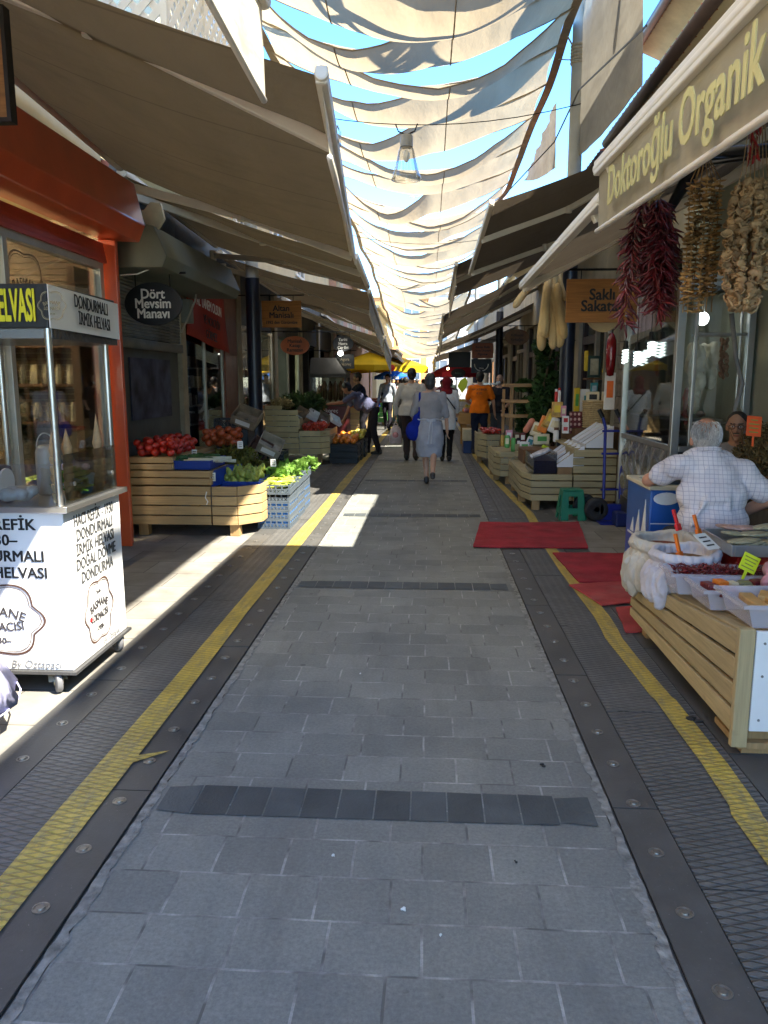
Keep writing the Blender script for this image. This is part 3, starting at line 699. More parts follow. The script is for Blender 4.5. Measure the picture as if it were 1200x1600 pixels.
# tiled eaves beyond: cream cornice, gutter, roof tiles
def eave(name, label, x, y0, y1, z, mat_wall, up, gx=.34):
    t = thing(name, label, 'building', (x, y0, z))
    MB().bb(x, x+6, y0, y1, z-up, z).build('upper_wall', mat_wall, t)
    MB().prism([(x-gx, z), (x+.02, z-.16), (x+.02, z)], 'Y', y0, y1).build('soffit', mWALLC, t)
    q = MB(); n_ = int((y1-y0)/.19)
    for i in range(n_):
        y = y0+(i+.5)*(y1-y0)/n_
        pts = [(x-gx-.06+k*.5, y, z+.06+k*.17) for k in range(8)]
        q.tube(pts, .085, 8)
    q.build('roof_tiles', M('terracotta', (.40, .13, .06), .75, .3, 3, .4, 30, island=.25), t, smooth=True)
    MB().tube([(x-gx-.09, y0-.1, z+.0), (x-gx-.09, y1, z+.0)], .07, 10).build('gutter', M('brown_gutter', (.07, .045, .04), .5, .2), t, smooth=True)
    return t
eave('tiled_building', 'building with terracotta tile edge and brown gutter above the right awnings', 3.0, 7.0, 12.2, 4.98, mWALLR, 1.0)
eave('tiled_building', 'higher roof with terracotta tiles and cream soffit at the upper right', 3.75, 7.6, 14, 6.9, mWALLG, 2.6)
eave('tiled_building', 'low tiled roof beyond the grey pole on the right', 3.0, 12.6, 26, 4.9, mWALLR, 1.0)
block('upper_building', 3.3, 10, 26, 44, 4.6, 5.6, mWALLY, 'pale upper storey beyond the right awnings', [(30, 5.1, 1, .7), (34, 5.1, 1, .7)])
block('shop_building', 3.0, 10, 44, 62, 0, 5.4, mWALLR, 'beige building far along the right side', [(47, 3.6, 1.2, 1.3), (52, 3.6, 1.2, 1.3)])
# ================================================================ overhead shade sails
def canvas(name, col, trl, k=60, var=.1, trcol=None, streak=.12, seam=False):
    m, n, l = nodes(name); vec = coords(n, l)
    f = ramp(n, l, noise(n, l, coords(n, l, (1, .35, 1)), 2.4, 6, .62), .3, .7)
    c = mixc(n, l, f, tuple(x*(1-var) for x in col), tuple(x*(1+var) for x in col))
    wv = n.new('ShaderNodeTexWave'); wv.inputs['Scale'].default_value = k; wv.inputs['Distortion'].default_value = .6; l.new(vec, wv.inputs[0])
    c = mixc(n, l, mth(n, l, 'MULTIPLY', wv.outputs[1], streak), c, tuple(x*.6 for x in col))
    if seam:                              # sewn joints between the cloth widths, and a little grime
        s_ = n.new('ShaderNodeSeparateXYZ'); l.new(vec, s_.inputs[0])
        sm_ = mth(n, l, 'LESS_THAN', mth(n, l, 'FRACT', mth(n, l, 'MULTIPLY', s_.outputs[1], .84)), .016)
        c = mixc(n, l, mth(n, l, 'MULTIPLY', sm_, .45), c, tuple(x*.35 for x in col))
        g_ = ramp(n, l, noise(n, l, coords(n, l, (.7, 2.2, .7)), 1.5, 7, .7), .52, .74); c = mixc(n, l, mth(n, l, 'MULTIPLY', g_, .4), c, tuple(x*.5 for x in col))
    h = noise(n, l, coords(n, l, (3, 1, 3)), 2.2, 4)
    return finish(m, n, l, c, .85, bumpn(n, l, h, .35, .05), spec=.15, trl=trl, trcol=c)
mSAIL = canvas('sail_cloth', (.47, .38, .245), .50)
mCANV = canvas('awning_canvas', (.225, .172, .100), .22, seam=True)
mCANVSH = canvas('shaded_canvas', (.15, .122, .09), .12, seam=True)  # copy of the awning canvas, darkened to stand for the right side's shade
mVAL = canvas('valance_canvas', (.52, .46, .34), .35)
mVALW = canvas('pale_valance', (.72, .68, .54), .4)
mMESH = canvas('grey_mesh_cloth', (.36, .33, .27), .25, var=.18)
mROPE = M('rope', (.45, .40, .30), .9, .2, 30, .3)
mSEAM = M('sail_seam', (.30, .24, .16), .9)
SXL, SXR = -2.45, 1.92
ys = [2.0, 3.7, 5.2, 6.55, 7.85, 9.1, 10.35, 11.55, 12.7, 14.0, 15.5, 16.9, 18.6, 20.2, 21.9, 23.4]
while ys[-1] < 62: ys.append(ys[-1]+rnd(1.5, 2.0))
def edge_z(y): return 6.42-max(0, y-32)*.075+.10*math.cos(2*math.pi*(y-12.1)/12)+.03*math.sin(y*1.7)
BND = []                       # the line where two neighbouring sails meet, and the lens shaped gap that opens there
for y in ys:
    ua, ub = random.choice(((.04, .97), (.05, .55), (.40, .97), (.30, .97), (.03, .70), (.10, .95)))
    BND.append((rnd(.38, .62), rnd(-.3, .3), ua, ub, rnd(.18, .50) if y < 40 else rnd(.1, .3), rnd(0, 6)))
def bnd(i, u):
    s, kk, ua, ub, g, ph = BND[i]; return edge_z(ys[i])-s*4*u*(1-u)*(1+kk*(u-.5))+.012*math.sin(u*11+ph)
def gap(i, u):
    s, kk, ua, ub, g, ph = BND[i]
    if u <= ua or u >= ub: return .012
    x = (u-ua)/(ub-ua); return .012+g*math.sin(math.pi*x)**.9*(1+.25*math.sin(ph+x*3))
for i in range(len(ys)-1):
    y0, y1 = ys[i], ys[i+1]
    dr = rnd(.20, .34); ph = rnd(0, 6)
    def f(u, v, i=i, y0=y0, y1=y1, dr=dr, ph=ph):
        z = (bnd(i, u)-gap(i, u))*(1-v)+bnd(i+1, u)*v-dr*math.sin(math.pi*v)*(1-abs(2*u-1)**2.5)*(.75+.25*math.sin(u*5+ph))
        z += .010*math.sin(u*34+ph+v*4)*(1-v)+.006*math.sin(u*60+ph*2)*(1-v)**2
        inset = .06*math.sin(math.pi*v)
        return (SXL+inset+(SXR-SXL-2*inset)*u, y0+(y1-y0+.04)*v+.04*math.sin(u*7+ph)*(1-v), z)
    t = thing('shade_sail', 'sagging cream shade sail stretched across the lane', 'shade sail', (SXL, y0, 6.2), 0, 'cream shade sails strung over the lane')
    q = MB(); q.grid(f, 48, 14); q.build('cloth', mSAIL, t, smooth=True)
    if y0 < 40:
        q = MB()
        for u in (.28, .62):
            pts = [V(f(u, v/8))-V((0, 0, .006)) for v in range(9)]; q.tube(pts, .009, 5)
        q.tube([V(f(k/24, 0))-V((0, 0, .004)) for k in range(25)], .011, 5); q.tube([V(f(k/24, 1))-V((0, 0, .004)) for k in range(25)], .009, 5)
        q.build('seam', mSEAM, t)
for x in (SXL-.02, SXR+.02):
    q = MB(); pts = [(x+.03*math.sin(y), y, edge_z(y)+.01) for y in [k*.5 for k in range(3, 124)]]; q.tube(pts, .012, 6)
    o = q.build('side_cable', mROPE, None, smooth=True); tag(o, 'cable along the %s edge of the shade sails' % ('left' if x < 0 else 'right'), 'cable')
    q = MB()
    q.grid(lambda u, v, x=x: (x+.03*math.sin(1.5+60*u)+(v-.5)*.13, 1.5+60*u, edge_z(1.5+60*u)-.015), 180, 1)
    o = q.build('edge_webbing', M('dark_webbing', (.24, .19, .13), .9, .2), None, solid=.004); tag(o, 'dark webbing binding the %s edge of the shade sails' % ('left' if x < 0 else 'right'), 'webbing')
# posts that carry the sails
def post(x, y, h, label, mat, dark_to=3.6):
    t = thing('shade_post', label, 'post', (x, y, 0))
    MB().lathe([(.16, 0), (.16, .03), (.115, .05), (.11, .5), (.11, dark_to)], (x, y, 0), 18).build('shaft', mNAVY, t, smooth=40)
    MB().lathe([(.10, dark_to), (.098, h), (.07, h+.02), (0, h+.03)], (x, y, 0), 16).build('upper_shaft', mat, t, smooth=40)
    q = MB()
    for k in range(6): q.lathe([(.108, 6.02+k*.045), (.122, 6.04+k*.045), (.108, 6.06+k*.045)], (x, y, 0), 12)
    q.build('rope_wrap', mROPE, t, smooth=True)
    sx = SXR if x > 0 else SXL
    q = MB(); q.tube([(x, y, 6.2), ((x+sx)/2, y-.02, 6.26), (sx, y-.05, 6.38)], .012, 6); q.tube([(x, y, 6.1), ((x+sx)/2, y+.3, 6.2), (sx, y+.7, 6.36)], .009, 6); q.build('tie_rope', mROPE, t)
    return t
mPOLE = M('grey_pole_paint', (.42, .42, .38), .45, .1, 4, .05)
post(2.10, 12.1, 9.6, 'grey pole rising beside the wooden rack on the right to hold the sails', mPOLE)
post(2.12, 24, 7.2, 'dark navy post far along the right behind the orange shirt man', mPOLE)
post(2.12, 36, 7.2, 'dark navy post farthest along the right row', mPOLE)
post(-2.72, 12.1, 7.0, 'dark navy post between the grocer stalls on the left', mPOLE, 3.1)
post(-2.72, 24, 7.0, 'dark navy post behind the kebab cabinet on the left', mPOLE, 3.1)
q = MB(); q.beam((-3.0, 9.0, 6.62), (2.9, 9.35, 6.58), .09, .09); o = q.build('cross_beam', M('pale_beam', (.62, .58, .46), .6), None); tag(o, 'pale beam crossing above the nearest visible sail', 'beam')
# steel trusses above the sails, whose shadows show through the cloth
mTR = M('truss_steel', (.20, .20, .20), .5)
def truss(p, q_, label, wd=.34):
    p, q_ = V(p), V(q_); d = (q_-p).normalized(); sx = d.cross(V((0, 0, 1))).normalized()*wd/2
    b = MB(); b.beam(p+sx, q_+sx, .09, .06); b.beam(p-sx, q_-sx, .09, .06)
    n_ = int((q_-p).length/.34)
    for i in range(n_): c = p+(q_-p)*(i+.5)/n_; b.beam(c+sx, c-sx, .14, .06)
    o = b.build('ladder_truss', mTR, None); tag(o, label, 'truss')
truss((-1.4, 6.0, 8.6), (5.2, 13.6, 8.6), 'ladder truss over the sails whose rungs shadow the cloth')
truss((-2.8, 12.0, 7.4), (3.2, 8.5, 8.2), 'slim truss crossing the ladder truss above the sails', .1)
# wires and bell lamps
mLAMPG = glass('lamp_glass', (.92, .93, .92), .16, .12)
lamp0 = None
for k, (x, y, z) in enumerate(((-.36, 12.0, 4.72), (-.30, 22.7, 4.85), (-.25, 33.6, 4.9), (-.1, 45, 4.75))):
    q = MB(); q.tube([(-2.9+(5.8)*u/14, y, z+.95-.45*4*(u/14)*(1-u/14)) for u in range(15)], .007, 5)
    o = q.build('span_wire', mBLK, None); tag(o, 'wire spanning the lane above the %s bell lamp' % ('nearest', 'second', 'third', 'farthest')[k], 'wire')
    if lamp0 is None:
        lamp0 = thing('bell_lamp', 'clear bell shaped glass lamp hanging nearest under the sails', 'lamp', (x, y, z), 0, 'bell lamps hung along the lane')
        MB().lathe([(.0, .17), (.085, .165), (.095, .15), (.095, -.0), (.0, -.005)], (x, y, z+.2), 18).build('housing', M('lamp_grey', (.33, .34, .33), .45), lamp0, smooth=40)
        MB().lathe([(.09, .2), (.11, .17), (.165, -.06), (.215, -.22), (.225, -.25)], (x, y, z), 22).build('glass_bell', mLAMPG, lamp0, smooth=True)
        q = MB(); q.ell((x, y, z+.08), (.05, .05, .09)); q.build('bulb', mWHT, lamp0, smooth=True)
        q = MB()
        for s_ in (-1, 1): q.tube([(x, y, z+.37), (x+s_*.12, y, z+.42), (x+s_*.16, y, z+.52)], .011, 6)
        q.build('hook', mBLK, lamp0)
    else: dup(lamp0, (x, y, z), None, ('', 'clear bell lamp second along the lane', 'clear bell lamp third along the lane', 'small bell lamp farthest along the lane')[k])
# vertical grey mesh curtains at the right eaves
def curtain(name, label, pts_bot, pts_top, n=40):
    a, b_, c, d = [V(p) for p in (*pts_bot, *pts_top)]
    q = MB()
    def f(u, v):
        p = a.lerp(b_, u).lerp(c.lerp(d, u), v); return p+V((.016*math.sin(u*26)*(.3+v)+.008*math.sin(u*61+2*v)*(.2+v), 0, -.08*math.sin(math.pi*u)*(1-v)))
    q.grid(f, n, 10); o = q.build(name, mMESH, None, smooth=True); tag(o, label, 'curtain')
curtain('mesh_curtain', 'large grey mesh curtain hanging at the tiled eave on the right', [at(889, 256, Y=12.9), at(1004, 132, Y=8.6)], [at(902, -120, Y=12.9), at(1006, -330, Y=8.6)])
curtain('mesh_curtain', 'grey pleated mesh curtain beyond the grey pole', [at(818, 282, Y=19), at(868, 262, Y=14)], [at(822, 278, Y=19), at(868, 160, Y=14)], 50)
q = MB(); q.tube([at(765, 330, Y=19), at(866, 222, Y=13.6), at(905, 140, Y=11.5), at(1010, 40, Y=8)], .012, 5); o = q.build('stay_wire', mBLK, None); tag(o, 'thin black stay wire slanting past the grey pole', 'wire')
# ================================================================ awnings
def awning(label, nf, ff, nw, fw, val=None, arms=(), vmat=None, drop=None, mat=None, name='awning', sag=.10, lean=0):
    nf, ff, nw, fw = V(nf), V(ff), V(nw), V(fw)
    t = thing(name, label, 'awning', (nw+fw)/2)
    def f(u, v):
        p = nw.lerp(fw, u).lerp(nf.lerp(ff, u), v)
        return p-V((0, 0, sag*math.sin(math.pi*v)*.7+.012*math.sin(u*24)*math.sin(math.pi*v)))
    q = MB(); q.grid(f, 24, 14); q.build('canopy', mat or mCANV, t, smooth=True)
    d = (ff-nf).normalized()
    q = MB(); q.beam(nf-d*.03, ff+d*.03, .055, .075); q.tube([nf-d*.05, nf-d*.02, ff+d*.02, ff+d*.05], .032, 12); q.build('front_bar', mCREAMBAR, t, bevel=.008)
    q = MB(); q.tube([nw+V((.02, 0, .02)), fw+V((.02, 0, .02))], .055, 12); q.build('roller', mCREAMBAR, t, smooth=40)
    for (ta, tb, te, dz) in arms:      # wall position, elbow shift, front position
        w_ = nw.lerp(fw, ta)+V((0, 0, -.16)); e_ = nw.lerp(fw, tb).lerp(nf.lerp(ff, tb), .52)+V((0, 0, dz)); b_ = nf.lerp(ff, te)+V((0, 0, -.05))
        q = MB(); q.beam(w_, e_, .05, .075); q.beam(e_, b_, .045, .07)
        q.lathe([(.0, -.05), (.045, -.05), (.045, .05), (0, .05)], e_, 12); q.lathe([(0, -.07), (.05, -.07), (.05, .07), (0, .07)], w_, 10); q.build('folding_arm', mCREAMBAR, t, bevel=.006)
    if val:
        vn, vf = val
        def g(u, v):
            h = vn+(vf-vn)*u
            p = nf.lerp(ff, u)+V((0, 0, -.03-h*v))
            return p+V((.012*math.sin(u*34)*v+lean*v, 0, 0))
        q = MB(); q.grid(g, 60, 6); q.build('valance', vmat or mVAL, t, smooth=True)
        q = MB(); q.tube([nf.lerp(ff, k/10)+V((lean, 0, -.03-vn-(vf-vn)*k/10)) for k in range(11)], .014, 8); q.build('hem_rod', mCREAMBAR, t, smooth=True)
    return t
awning('pale canvas awning flap at the top left with lit hanging valance', (-.70, 1.2, 3.14), (-.69, 3.38, 3.08), (-2.95, 1.2, 3.9), (-2.95, 3.38, 3.85), (.34, .36), (), mVALW)
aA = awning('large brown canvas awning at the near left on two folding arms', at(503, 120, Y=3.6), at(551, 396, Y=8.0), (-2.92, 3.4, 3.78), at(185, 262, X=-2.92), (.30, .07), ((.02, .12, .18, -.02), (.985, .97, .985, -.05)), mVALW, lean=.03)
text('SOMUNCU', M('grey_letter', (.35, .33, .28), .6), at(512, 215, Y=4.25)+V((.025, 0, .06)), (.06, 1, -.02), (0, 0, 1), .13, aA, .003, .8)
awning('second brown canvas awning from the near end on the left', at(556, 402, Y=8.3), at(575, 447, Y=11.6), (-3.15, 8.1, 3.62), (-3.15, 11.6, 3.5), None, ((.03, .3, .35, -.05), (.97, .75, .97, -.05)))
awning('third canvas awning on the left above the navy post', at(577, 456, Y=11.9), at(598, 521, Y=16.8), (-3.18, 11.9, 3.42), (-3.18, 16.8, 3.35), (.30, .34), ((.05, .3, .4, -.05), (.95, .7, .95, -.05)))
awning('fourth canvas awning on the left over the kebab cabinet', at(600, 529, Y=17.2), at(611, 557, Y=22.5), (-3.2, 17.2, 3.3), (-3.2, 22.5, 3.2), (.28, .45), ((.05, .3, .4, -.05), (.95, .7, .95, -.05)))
awning('farthest canvas awning on the left, low over the parasols', at(618, 553, Y=23.5), at(641, 577, Y=34), (-3.2, 23.5, 3.5), (-3.0, 34, 3.0), None, ())
for (x0, x1, y0, y1, z0, z1) in ((-2.0, -1.1, 27, 32, 3.0, 2.6),):
    awning('striped grey folded awning above the second yellow parasol', (x1, y0, z1), (x1, y1, z1), (x0-1, y0, z0), (x0-1, y1, z0), (.25, .25), ())
def lerp_ext(p, q_, t): return V(p)+(V(q_)-V(p))*t
r1f, r1n = at(937, 262, Y=4.5), at(1181, 2, Y=2.36)
r1n2 = lerp_ext(r1f, r1n, 1.35)
aR = awning('near right canvas awning with yellow lettering on its valance', r1n2, r1f, (2.79, r1n2.y, 3.72), (2.79, 4.5, 3.66), (.30, .30), ((.9, .75, .93, -.06), (.2, .25, .2, -.06)))
u_ = (r1n2-r1f).normalized()
text('Doktoroğlu Organik', M('valance_letter', (.60, .55, .24), .7, .1), lerp_ext(r1f, r1n, .645)+V((-.035, 0, -.185)), u_, (0, 0, 1), .25, aR, .003, .90, .011, name='lettering')
awning('shade-darkened canvas awning with bare cream front bar above the offal sign', at(939, 313, Y=4.66), at(816, 446, Y=8.3), (2.79, 4.66, 3.55), (2.79, 8.3, 3.45), None, ((.5, .8, .97, -.08), (.03, .1, .06, -.1)), mat=mCANVSH)
awning('high shade-darkened canvas awning right of the sails with two cream arms', at(768, 318, Y=9.0), at(735, 426, Y=12.4), (2.95, 9.0, 4.40), (2.95, 12.4, 4.15), None, ((.05, .42, .40, -.1), (.97, .97, .96, -.12)), mat=mCANVSH)
awning('shade-darkened canvas awning with narrow cream valance behind the high right awning', at(713, 413, Y=12.9), at(702, 466, Y=16.8), (2.95, 12.9, 4.55), (2.95, 16.8, 4.3), (.32, .36), ((.1, .3, .4, -.1),), mat=mCANVSH)
awning('long shade-darkened canvas awning sloping down behind the loofahs', at(693, 492, Y=17.2), at(686, 530, Y=21.0), (2.95, 17.2, 4.35), (2.95, 21.0, 4.1), (.34, .46), ((.1, .3, .4, -.1), (.9, .8, .9, -.1)), mat=mCANVSH)
awning('shade-darkened canvas awning second from the far end on the right', at(686, 540, Y=21.4), at(682, 553, Y=24.5), (2.95, 21.4, 3.7), (2.95, 24.5, 3.5), None, ((.1, .3, .4, -.1),), mat=mCANVSH)
awning('farthest shade-darkened canvas awning on the right over the pink parasol', at(681, 556, Y=25), at(676, 567, Y=31), (2.95, 25, 3.35), (2.95, 31, 3.2), (.35, .4), (), mat=mCANVSH)
# ================================================================ hanging signs
def oval_pts(w_, h_, n=40): return [(w_/2*math.cos(2*math.pi*i/n), h_/2*math.sin(2*math.pi*i/n)) for i in range(n)]
def sign(name, label, c, w_, h_, mat, lines, lmat, oval=False, xw=None, bar=True, yaw=0, thick=.035):
    c = V(c); t = thing(name, label, 'sign', c)
    poly = oval_pts(w_, h_) if oval else [(-w_/2, -h_/2), (w_/2, -h_/2), (w_/2, h_/2), (-w_/2, h_/2)]
    q = MB(); q.prism([(c.x+a, c.z+b_) for a, b_ in poly], 'Y', c.y-thick/2, c.y+thick/2); q.build('board', mat, t, bevel=.004)
    for (s, dz, sz, sx) in lines: text(s, lmat, c+V((0, -thick/2-.001, dz)), (1, 0, 0), (0, 0, 1), sz, t, .004, sx, .016)
    if bar:
        q = MB(); zb = c.z+h_/2+.09
        q.tube([(xw, c.y, zb), (c.x+(w_/2+.05)*(1 if xw < c.x else -1), c.y, zb)], .012, 6)
        for s_ in (-.3, .3): q.tube([(c.x+s_*w_, c.y, zb), (c.x+s_*w_, c.y, c.z+h_*.36)], .006, 5)
        q.build('bracket', mBLK, t)
    return t
mSIGNW = wood('orange_sign_wood', (.50, .215, .055), 'H', .3, .5)
mSIGNK = M('black_sign_board', (.010, .011, .014), .45, .2, 4, .05)
mSIGNR = M('rust_red_board', (.32, .085, .03), .5, .2, 4, .05)
c = at(240, 475, Y=8.0)
sign('hanging_sign', 'black oval sign with white lettering hanging from a bracket beside the rusty drainpipe', c, .60, .43, mSIGNK, (('Dört', .095, .135, .92), ('Mevsim', .0, .135, .92), ('Manavı', -.10, .135, .92)), mLETW, True, XL)
c = at(440, 491, Y=13.0)
sign('hanging_sign', 'orange wooden sign with black lettering above the navy post on the left', c, .66, .43, mSIGNW, (('Altan', .09, .13, 1), ('Manisalı', -.02, .13, 1), ('1992 den Günümüze', -.135, .07, .9)), mLETB, False, XL)
c = at(461, 540, Y=15.0)
sign('hanging_sign', 'rust red oval sign hanging under the orange wooden sign', c, .56, .36, mSIGNR, (('Manisalı', .08, .09, 1), ('Kasap', -.0, .09, 1), ('Ramazan', -.085, .09, 1)), mLETB, True, XL)
c = at(536, 537, Y=17.2)
sign('hanging_sign', 'black lobed tea house sign above the bright bulb', c, .46, .33, mSIGNK, (('Tarihi', .085, .085, .95), ('Havra', 0, .085, .95), ('Çay Evi', -.085, .085, .95)), M('grey_sign_letter', (.4, .4, .38), .5), True, XL)
c = at(539, 565, Y=17.6)
sign('hanging_sign', 'black rectangular sign just below the lobed tea house sign', c, .42, .32, mSIGNK, (('Agora', .05, .09, .9), ('Kokoreç', -.06, .09, .9)), M('tan_letter', (.45, .36, .22), .5), False, XL)
o = MB().ell(at(532, 552, Y=17.0), .055).build('light_bulb', emit('bulb_white', (1, .97, .85), 4), None, smooth=True); tag(o, 'bright bulb glowing between the two black signs on the left', 'bulb')
c = at(940, 470, Y=8.0)
s_ = sign('hanging_sign', 'thick orange wood sign with bold black lettering at the offal shop', c, .70, .42, mSIGNW, (('Saklı', .055, .15, .95), ('Sakatat', -.055, .15, .95)), mLETB, False, 2.75)
q = MB(); q.lathe([(0, 0), (.17, .002), (.18, .015), (0, .02)], c+V((.05, .09, -.12)), 24, 'Y'); o = q.build('round_board', M('pale_wood_disc', (.45, .34, .18), .6), None, smooth=40); tag(o, 'pale round board hanging behind the offal shop sign', 'board')
c = at(808, 527, Y=20.5)
sign('hanging_sign', 'brown oval wooden sign on a thin bracket left of the loofahs', c, .62, .40, M('brown_sign', (.22, .10, .035), .5, .25, 5), (('Köftecisi', .05, .09, 1), ('Kırkağaç', -.06, .09, 1)), M('dark_brown_letter', (.05, .02, .01), .5), True, XR)
c = at(754, 548, Y=22.5)
sign('hanging_sign', 'rust red rectangular sign above the black badge sign on the right', c, .60, .42, mSIGNR, (('Zemo Balık', .1, .09, 1), ('Deniz Ürünleri', 0, .075, 1), ('Pişirme', -.1, .09, 1)), mLETB, False, XR)
c = at(752, 572, Y=23.0)
s_ = sign('hanging_sign', 'black badge sign with white laurel arcs under the rust red sign', c, .58, .40, mSIGNK, (('Usta', -.06, .07, 1),), mLETW, False, XR, False)
q = MB()
for sg in (-1, 1): q.tube([c+V((sg*(.2*math.cos(R(a))), -.03, .06+.2*math.sin(R(a)))) for a in range(-80, 10, 10)], .014, 6)
q.build('laurel', mLETW, s_)
c = at(718, 562, Y=26); sign('hanging_sign', 'plain black square sign board under the far right awning', c, .72, .50, mSIGNK, (), mLETW, False, XR, False)
c = at(716, 583, Y=27); sign('hanging_sign', 'small black oval sign in front of the pink parasol', c, .50, .32, mSIGNK, (('Balıkçı', 0, .09, 1),), M('dim_green_letter', (.06, .12, .09), .5), True, XR, False)
# wooden sign cut by the left edge, camera, drainpipe, cables
sg = thing('wood_sign', 'wooden sign with dark edge at the upper left corner', 'sign', (-2.3, 4, 3.2))
a, b_ = at(-60, 20, Y=3.9), at(16, 186, Y=3.9)
MB().bb(a.x, b_.x, 3.88, 3.92, b_.z, a.z).build('board', wood('brown_sign_wood', (.30, .14, .05), 'H'), sg)
q = MB(); q.bb(b_.x, b_.x+.02, 3.87, 3.93, b_.z-.02, a.z+.02); q.bb(a.x, b_.x, 3.87, 3.93, a.z, a.z+.02); q.bb(a.x, b_.x, 3.87, 3.93, b_.z-.02, b_.z); q.build('rim', mBLK, sg)
pp = thing('drainpipe', 'drainpipe painted red above and beige below beside the sweet shop', 'pipe', (-3.07, 7.58, 0))
mPB = M('beige_pipe', (.40, .33, .24), .6, .2, 4, .1, dirt=.4); mPR = M('faded_red_pipe', (.36, .13, .09), .6, .2, 4, .1)
MB().tube([(-3.06, 7.58, 0), (-3.07, 7.58, 1.0), (-3.09, 7.58, 2.42)], .055, 14).build('lower_pipe', mPB, pp, smooth=40)
MB().tube([(-3.09, 7.58, 2.42), (-3.10, 7.58, 3.6)], .05, 14).build('upper_pipe', mPR, pp, smooth=40)
q = MB()
for z in (2.42, 1.72): q.lathe([(.06, -.02), (.066, -.01), (.066, .01), (.06, .02)], (-3.085, 7.58, z), 14)
q.build('collar', mPB, pp, smooth=40)
cc = thing('security_camera', 'small security camera at the end of the orange red shutter box', 'camera', at(215, 352, Y=7.2))
p = at(213, 352, Y=7.22)
MB().tube([p+V((-.05, .05, .04)), p+V((.05, .0, .0))], .035, 12).build('housing', mWHT, cc, smooth=40)
q = MB(); q.lathe([(.0, .0), (.034, 0), (.036, -.03), (.024, -.034), (.022, -.028), (.0, -.026)], p+V((.06, -.02, -.005)), 14, 'Y'); q.build('lens', mBLK, cc, smooth=40)
pb = at(232, 338, Y=7.6)
q = MB(); q.prism([(pb.x-.12, pb.z-.10), (pb.x+.08, pb.z-.12), (pb.x+.15, pb.z-.02), (pb.x+.12, pb.z+.12), (pb.x+.02, pb.z+.13), (pb.x-.04, pb.z+.06), (pb.x-.12, pb.z+.05)], 'Y', pb.y, pb.y+.05); o = q.build('torn_panel', M('cream_sheet', (.66, .64, .50), .6), None); tag(o, 'torn cream panel behind the security camera', 'panel')
q = MB(); q.tube([at(262, 378, Y=7.9), at(256, 400, Y=7.8), at(240, 418, Y=7.7), at(215, 428, Y=7.6), at(188, 430, Y=7.55)], .007, 6); o = q.build('loose_cable', mWHT, None); tag(o, 'white cable looping below the security camera', 'cable')
q = MB(); q.tube([at(310, 432, Y=9.8), at(305, 470, Y=9.8), at(290, 505, Y=9.75), at(283, 520, Y=9.75)], .012, 6); o = q.build('loose_cable', M('grey_cable', (.4, .38, .33), .6), None); tag(o, 'grey cable hanging over the red banner', 'cable')
q = MB(); q.bb(-3.2, -3.05, 9.95, 10.1, 2.28, 2.58); o = q.build('junction_box', M('grey_box', (.2, .22, .2), .5), None, bevel=.01); tag(o, 'grey junction box on the pilaster beside the oval grocer sign', 'box')
# ================================================================ left side objects
mPINE = wood('pine_slats', (.46, .32, .155), 'H', .22, .6)
mPINEG = wood('weathered_pine', (.37, .31, .175), 'H', .22, .65)
mPINEL = wood('pine_legs', (.40, .25, .11), 'V', .22, .6)
mINS = M('dark_inside', (.03, .024, .016), .9)
def slat_side(b, pts, z0, z1, n, th=.022, gap=.010, taper=None):
    """n horizontal boards along a polyline; taper gives the board-top heights at both ends"""
    for k in range(n):
        for i, (p, q_) in enumerate(zip(pts, pts[1:])):
            def zz(j, end):
                a0, a1 = (z0, z1) if taper is None else taper[min(end, len(taper)-1)]
                return a0+(a1-a0)*j/n
            pa, pb = V((*p, 0)), V((*q_, 0)); d = (pb-pa).normalized(); nn = V((d.y, -d.x, 0))*th*.5
            e0, e1 = d*.002, d*.002
            zA0, zA1 = zz(k, i)+gap/2, zz(k+1, i)-gap/2; zB0, zB1 = zz(k, i+1)+gap/2, zz(k+1, i+1)-gap/2
            A, B = pa+e0, pb-e1
            vs = [A-nn+V((0, 0, zA0)), A+nn+V((0, 0, zA0)), B+nn+V((0, 0, zB0)), B-nn+V((0, 0, zB0)), A-nn+V((0, 0, zA1)), A+nn+V((0, 0, zA1)), B+nn+V((0, 0, zB1)), B-nn+V((0, 0, zB1))]
            b.add(vs, [(0, 3, 2, 1), (4, 5, 6, 7), (0, 1, 5, 4), (1, 2, 6, 5), (2, 3, 7, 6), (3, 0, 4, 7)])
def leg(t, x, y, h, s=.075, mat=None): MB().bb(x-s/2, x+s/2, y-s/2, y+s/2, .001, h).build('leg', mat or mPINEL, t, bevel=.004)
# ---- ice cream and halva cart
ct = thing('vending_cart', 'white halva and ice cream cart with black lettering on castor wheels', 'cart', (-2.05, 4.0, 0))
CA = lambda x, y: at(x, y, Y=3.55).x+.03
CX0, CX1, CY0, CY1 = -2.36, -1.72, 3.66, 4.34
MB().bb(CX0, CX1, CY0, CY1, .125, .925).build('body', M('cart_white', (.80, .80, .78), .3, .03, 3, .02, spec=.5), ct, bevel=.006)
q = MB(); q.bb(CX0-.02, CX1+.035, CY0-.03, CY1+.04, .925, .955); q.build('counter_top', mSTEEL, ct, bevel=.004)
q = MB(); q.bb(CX0, CX1+.02, CY0-.02, CY1+.02, .11, .125); q.build('base_plate', M('dark_edge', (.06, .06, .06), .5), ct)
q = MB()
for (x, y) in ((CX1-.02, CY0+.02), (CX1-.02, CY1-.02), (CX0+.02, CY0+.02), (CX0+.02, CY1-.02)): 
    q2 = MB(); q2.tube([(x, y, .955), (x, y, 1.80)], .016, 12); q2.build('post', mSTEEL, ct, smooth=40)
q = MB(); q.bb(CX0+.03, CX1-.03, CY0-.006, CY0-.002, .955, 1.16); q.bb(CX1+.002, CX1+.006, CY0+.03, CY1-.03, .955, 1.20); q.build('glass_screen', mGL, ct)
